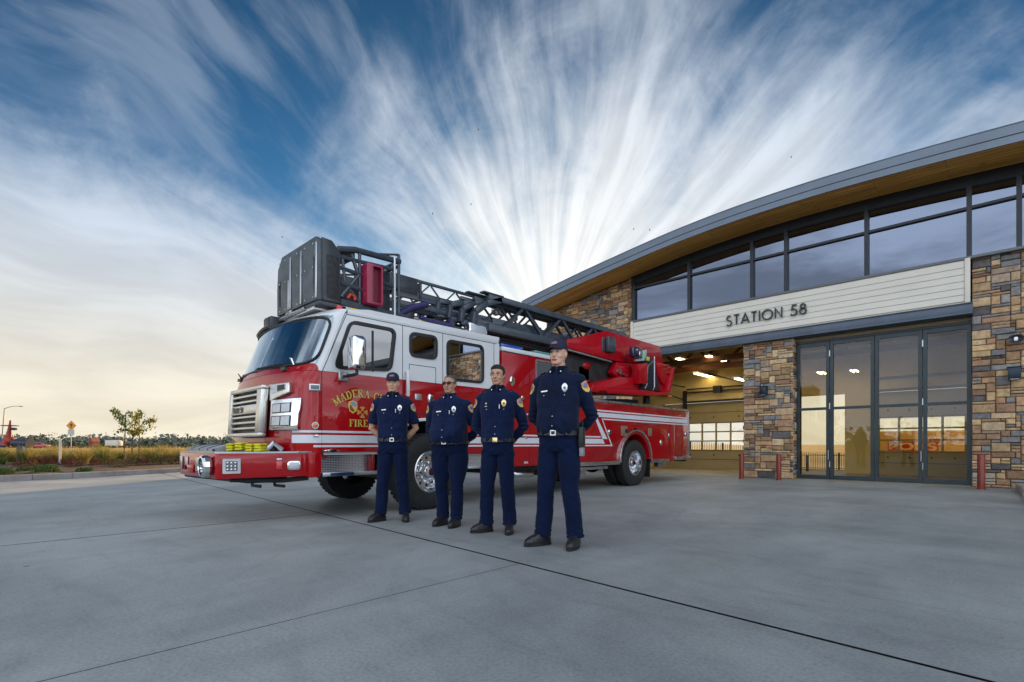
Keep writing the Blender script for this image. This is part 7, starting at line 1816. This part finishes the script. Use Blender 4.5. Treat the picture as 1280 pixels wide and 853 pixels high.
# street lamp, sign, far things
def pole(px, ztop, t, r0, r1, bm): q = atD(px, 556, t); tube(bm, [(q.x, q.y, 0), (q.x, q.y, ztop)], [r0, r1], 10); return q
LT = 95; q = atD(5.6, 556, LT); q0 = atD(1.5, 556, LT); LP = thing('street_lamp', (q0.x, q0.y, 0), 'tall single-arm street lamp leaning slightly at the far left', 'street lamp')
ztop = atD(5.6, 511, LT).z; bm = B(); tube(bm, [(q0.x, q0.y, 0), (q.x, q.y, ztop)], [.13, .08], 12); M_pole = mat('galvanised_pole', (.30, .30, .28), .5, .5); mk('pole', bm, M_pole, LP)
bm = B(); e = [atD(5.6, 511, LT), atD(11, 509.2, LT), atD(17, 508.0, LT), atD(24, 508, LT)]; tube(bm, e, [.07, .06, .05, .05], 8); mk('arm', bm, M_pole, LP)
bm = B(); a, c = atD(23, 508, LT), atD(28.5, 508.3, LT); tube(bm, [a, a.lerp(c, .3), a.lerp(c, .8), c], [.06, .16, .16, .08], 12, sq=.5); mk('lamp_head', bm, M_pole, LP)
ST_ = 62; q = atD(88.8, 556, ST_); SG = thing('road_sign', (q.x, q.y, 0), 'orange diamond warning sign above a small white plate on a post', 'road sign')
bm = B(); tube(bm, [(q.x, q.y, 0), (q.x, q.y, atD(0, 527, ST_).z)], .04, 8); mk('post', bm, M_pole, SG)
fwv = Vector((FW[0], FW[1], 0)); rtv = Vector((RT[0], RT[1], 0))
def fplate(c, pts, th, off=0):
    bm = B(); F_ = [bm.verts.new(c+rtv*a+Vector((0, 0, b))-fwv*off) for a, b in pts]; K_ = [bm.verts.new(c+rtv*a+Vector((0, 0, b))-fwv*(off-th)) for a, b in pts]; n = len(pts)
    bm.faces.new(F_); bm.faces.new(K_[::-1])
    for i in range(n): bm.faces.new([F_[i], K_[i], K_[(i+1) % n], F_[(i+1) % n]])
    bmesh.ops.recalc_face_normals(bm, faces=bm.faces); return bm
c = atD(89.5, 532.3, ST_); dsh = .62
mk('sign_plate', fplate(c, [(0, dsh), (dsh, 0), (0, -dsh), (-dsh, 0)], .03, .06), mat('sign_orange', (.62, .26, .03), .6), SG, smooth=None)
mk('sign_symbol', fplate(c, [(-.05, -.28), (.05, -.28), (.05, .02), (.22, .02), (0, .3), (-.22, .02), (-.05, .02)], .004, .066), M_black, SG, smooth=None)
c = atD(89.3, 540.3, ST_); mk('plaque', fplate(c, [(-.38, .32), (.38, .32), (.38, -.32), (-.38, -.32)], .03, .06), mat('plaque_grey', (.42, .44, .44), .6), SG, smooth=None)
# white utility marker in the bed, red parked car, white trailer, red barn
q = atD(75, 556, 21); PM = bpy.data.objects; bm = B(); tube(bm, [(q.x, q.y, 0), (q.x, q.y, atD(75, 549, 21).z)], .04, 8); tag(mk('marker_post', bm, mat('marker_white', (.6, .58, .45), .7)), 'pale marker post standing among the grasses', 'post')
CT = 120; q = atD(47, 556, CT); CR = thing('parked_car', (q.x, q.y, 0), 'red car seen low across the field beside the blue pipework', 'car')
def along(o, u, w, z): return Vector((q.x, q.y, 0))+rtv*u+fwv*w+Vector((0, 0, z))
def carpr(P, w0, w1): 
    bm = B(); a = [bm.verts.new(along(0, u, w0, z)) for u, z in P]; b = [bm.verts.new(along(0, u, w1, z)) for u, z in P]; n = len(P); bm.faces.new(a); bm.faces.new(b[::-1])
    for i in range(n): bm.faces.new([a[i], b[i], b[(i+1) % n], a[(i+1) % n]])
    bmesh.ops.recalc_face_normals(bm, faces=bm.faces); return bm
mk('body', carpr([(-2.2, .3), (2.2, .3), (2.25, .8), (1.3, .95), (-2.1, 1.0), (-2.25, .7)], -.9, .9), mat('car_red', (.35, .02, .03), .3, 0, 1), CR, bevel=.05)
mk('cabin', carpr([(-1.7, 1.0), (1.1, .96), (.4, 1.42), (-1.1, 1.45)], -.75, .75), mat('car_red', (.35, .02, .03), .3, 0, 1), CR, bevel=.05)
mk('window', carpr([(-1.5, 1.03), (.9, 1.0), (.35, 1.36), (-1.05, 1.38)], -.77, .77), M_black, CR, smooth=None)
for u in (-1.4, 1.4):
    for w in (-.85, .65): mk('wheel', carpr([(u+.33*math.cos(a*PI/8), .33+.33*math.sin(a*PI/8)) for a in range(16)], w, w+.2), M_rubber, CR, smooth=None)
q = atD(142.5, 556, 150); TRL = thing('trailer', (q.x, q.y, 0), 'small white trailer standing out in the dry field', 'trailer')
mk('body', carpr([(-1.9, .5), (1.9, .5), (1.9, 1.9), (1.3, 2.3), (-1.9, 2.2)], -1, 1), mat('trailer_white', (.62, .58, .48), .6), TRL, bevel=.05)
for u in (-.8, .4): mk('wheel', carpr([(u+.35*math.cos(a*PI/8), .35+.35*math.sin(a*PI/8)) for a in range(16)], -1.02, -.8), M_rubber, TRL, smooth=None)
q = atD(118, 556, 230); BN = thing('red_barn', (q.x, q.y, 0), 'tiny red barn with a pitched roof before the tree line', 'barn')
mk('wall', carpr([(-.8, 0), (.8, 0), (.8, 2.2), (-.8, 2.2)], -2, 2), mat('barn_red', (.20, .04, .03), .8), BN, smooth=None); mk('roof', carpr([(-1.0, 2.21), (1.0, 2.21), (.15, 4.0), (-.15, 4.0)], -2.2, 2.2), mat('barn_roof', (.25, .06, .05), .8), BN, smooth=None)
# dark hedge line and the far trees, all the way round the horizon
M_far = mat('far_foliage', (.17, .19, .145), .9, var=.35, vscale=.3)
def clump_row(bm, x, y, h, r, R, n):
    for k in range(n):
        a = R.uniform(0, 6.28); q = R.random()**.5*r; z = h*R.uniform(.15, 1)*(1-.35*q/r); s_ = r*R.uniform(.10, .24); c = Vector((x+math.cos(a)*q, y+math.sin(a)*q, z))
        ax_ = Vector((R.uniform(-1, 1), R.uniform(-1, 1), R.uniform(-1, 1))).normalized(); M_ = Matrix.Translation(c) @ Matrix.Rotation(R.uniform(0, 3), 4, ax_)
        v = [bm.verts.new(M_ @ Vector(p)) for p in ((-s_, -s_*.7, 0), (s_*.8, -s_, .0), (s_, s_*.8, 0), (-s_*.8, s_, 0))]; bm.faces.new(v)
R = random.Random(31)
bm = B()
for k in range(150):       # treeline in the photographed sector
    a = -1.06+ (k/150)*.95+R.uniform(-.003, .003); t = 300+R.uniform(-25, 35); x, y = (FW[0]+a*RT[0])*t, (FW[1]+a*RT[1])*t; h = R.choice([5.5, 6, 6.5, 7, 8, 9.5]); r = R.uniform(2.2, 5) if h < 9 else R.uniform(1.0, 2)
    clump_row(bm, x, y, h, r, R, 60); clump_row(bm, x, y, h*.5, r*1.6, R, 40)
o = mk('tree_line', bm, M_far, smooth=None); tag(o, kind='stuff')
bm = B()
for k in range(240):       # nearer trees behind and beside the camera: they show only in reflections
    an = 2*PI*k/240; d = Vector((math.cos(an), math.sin(an)));
    if d.x*FW[0]+d.y*FW[1] > .35: continue
    t = 85+R.uniform(-12, 15); h = R.choice([5, 6, 7, 8.5]); clump_row(bm, d.x*t, d.y*t, h, R.uniform(1.6, 3.2), R, 26)
o = mk('tree_line', bm, M_far, smooth=None); tag(o, kind='stuff')
bm = B()       # unseen trees added behind the station to keep sun patches off the apron
for k in range(9): clump_row(bm, -36.4+.785*(-4.9+k*1.15), 58.6+.62*(-4.9+k*1.15), R.uniform(9.5, 11.5), 1.7, R, 420)
o = mk('tree_line', bm, M_far, smooth=None); tag(o, kind='stuff')
bm = B()
for k in range(420):
    a = -1.08+(k/420)*.75; t = 135; x, y = (FW[0]+a*RT[0])*t, (FW[1]+a*RT[1])*t
    ck = R.uniform(.7, 1.0); clump_row(bm, x, y, ck, .7, R, 8)
o = mk('hedge', bm, mat('hedge_dark', (.045, .055, .02), .9, var=.4)); tag(o, kind='stuff')
# ---- bollards
M_bol = mat('oxide_red_paint', (.22, .028, .014), .45, 0, .2, var=.15, vscale=9)
def bollard(px, py, label, sc=1.0, m=M_bol, Y=None):
    q = onZ(px, py, 0) if Y is None else onY(px, 560, Y); R_ = thing('bollard', (q.x, q.y, 0), label, 'bollard', 'round-topped bollards by the station')
    r, h = .062*sc, .70*sc; bm = B(); lathe(bm, [(r, 0), (r, h*.965), (r*.92, h*.985), (r*.6, h), (.001, h+.004)], (q.x, q.y, .0), 'z', 24); mk('post', bm, m, R_)
    bm = B(); lathe(bm, [(r+.004, 0), (r+.02, 0), (r+.018, .012), (r+.004, .014)], (q.x, q.y, .0), 'z', 24); mk('base_ring', bm, m, R_); return R_
bollard(927, 598.8, 'dark red steel bollard at the left corner of the middle stone pier')
bollard(973.5, 600.6, 'dark red steel bollard before the right part of the middle stone pier')
b3 = bollard(1226.5, 611.8, 'tallest dark red bollard against the right-hand stone wall', 1.06)
bollard(1009, 590, 'brown bollard seen through the glass doors behind the station', .80, mat('brown_paint', (.12, .06, .025), .5), Y=BY+.9)
# fence behind the station, seen through the glass
FN = thing('iron_fence', (0, 40, -.86), 'thin black picket fence seen through the glass doors', 'fence')
bm = B(); fy0 = 40.0
def gzz(x): return gz(x, fy0)
for k in range(170):
    x = -22+k*.14; box(bm, x-.012, x+.012, fy0-.012, fy0+.012, gzz(x)-.02, gzz(x)+1.18)
mk('picket', bm, M_black, FN, smooth=None)['kind'] = 'stuff'
bm = B(); box(bm, -22, 2, fy0-.02, fy0+.02, gzz(0)+1.05, gzz(0)+1.09); box(bm, -22, 2, fy0-.02, fy0+.02, gzz(0)+.16, gzz(0)+.20); mk('rail', bm, M_black, FN, smooth=None)
for k in range(9):
    x = -21+k*2.6; mk('fence_post', box(B(), x-.05, x+.05, fy0-.05, fy0+.05, gzz(x)-.02, gzz(x)+1.25), M_black, FN, smooth=None)
# storage container with its lettering, outside behind the right bay
q0, q1 = onY(1096, 560, 24), onY(1225, 560, 24); CNT = thing('storage_container', ((q0.x+q1.x)/2, 24.5, gz((q0.x+q1.x)/2, 24)), 'white storage container lettered PODS, seen through the back door windows', 'container')
zt_ = onY(1130, 539, 24).z; zl = onY(1130, 552, 24).z; M_cw = mat('container_white', (.66, .56, .36), .6)
mk('body', box(B(), q0.x, q1.x+.6, 24.0, 26.4, gz(-5, 24)-.1, zt_), M_cw, CNT, bevel=.02)
xa_, xb_ = onY(1110, 560, 24).x, onY(1173, 560, 24).x
zb_ = onY(1140, 564.5, 24).z
mk('sign_board', box(B(), xa_, xb_, 23.97, 23.998, zb_, zl), mat('sign_red', (.50, .05, .03), .6), CNT, smooth=None)
bm = B(); hh = (zl-zb_)*.70; ww = sum(GLY[c_][0]+.22 for c_ in 'PODS')-.22; kx = (xb_-xa_)*.92/ww
text(bm, 'PODS', lambda u, v, d: (xa_+(xb_-xa_)*.04+u*kx, 23.968-d, zb_+(zl-zb_)*.15+v*hh), .24, .22, .006); mk('lettering', bm, mat('letter_white', (.75, .68, .55), .6), CNT, smooth=None)
# ---- birds, tiny against the cloud
bi = 0
for px, py in ((589, 256), (598, 163), (989, 197), (812, 288), (792, 287), (353, 297), (541, 268)):
    c = atD(px, py, 105); bm = B(); s_ = .33; sgn = 1 if bi % 2 else -1
    body_ = [c-rtv*.16*sgn, c-rtv*.05*sgn, c+rtv*.10*sgn, c+rtv*.2*sgn]; tube(bm, body_, [.01, .05, .05, .01], 8)
    for w_ in (1, -1):
        v = [bm.verts.new(p) for p in (c+rtv*.06, c-rtv*.08, c+fwv*w_*.3-rtv*.05+Vector((0, 0, .22)), c+fwv*w_*.34+rtv*.03+Vector((0, 0, .24)))]; bm.faces.new(v)
    tag(mk('bird', bm, M_under, smooth=None), 'small dark bird flying high against the cloud', 'bird', 'birds in the sky'); bi += 1

# parts whose pieces lie apart become parts of their own
def islands(me):
    n = len(me.vertices); par = list(range(n))
    def f(a):
        while par[a] != a: par[a] = par[par[a]]; a = par[a]
        return a
    for e in me.edges:
        a, b_ = f(e.vertices[0]), f(e.vertices[1])
        if a != b_: par[a] = b_
    g_ = {}
    for i in range(n): g_.setdefault(f(i), []).append(i)
    return list(g_.values())
for o in [o for o in bpy.data.objects if o.type == 'MESH' and o.name.split('.')[0] in ('rub_rail', 'roof_rail', 'corner_trim', 'body_top_rail', 'curtain', 'door_frame', 'bar_light', 'frame_rail', 'wear_pad', 'cross_member', 'pulley', 'cover_strap', 'basket_rib', 'hydraulic_pipe', 'cab_back', 'wheel_nut', 'hand_hole', 'roof_truss_x', 'light_tube')]:
    G = islands(o.data)
    if not 1 < len(G) <= 12: continue
    src = o.data
    for k, vs in enumerate(G):
        b2 = B(); b2.from_mesh(src); keep = set(vs); b2.verts.ensure_lookup_table()
        bmesh.ops.delete(b2, geom=[v for v in b2.verts if v.index not in keep], context='VERTS')
        if k == 0: first = b2; continue
        me = bpy.data.meshes.new(o.name.split('.')[0]); b2.to_mesh(me); b2.free(); me.materials.append(src.materials[0])
        c_ = bpy.data.objects.new(o.name.split('.')[0], me); COL.objects.link(c_); c_.parent = o.parent
        me.set_sharp_from_angle(angle=rad(35))
    first.to_mesh(src); first.free()
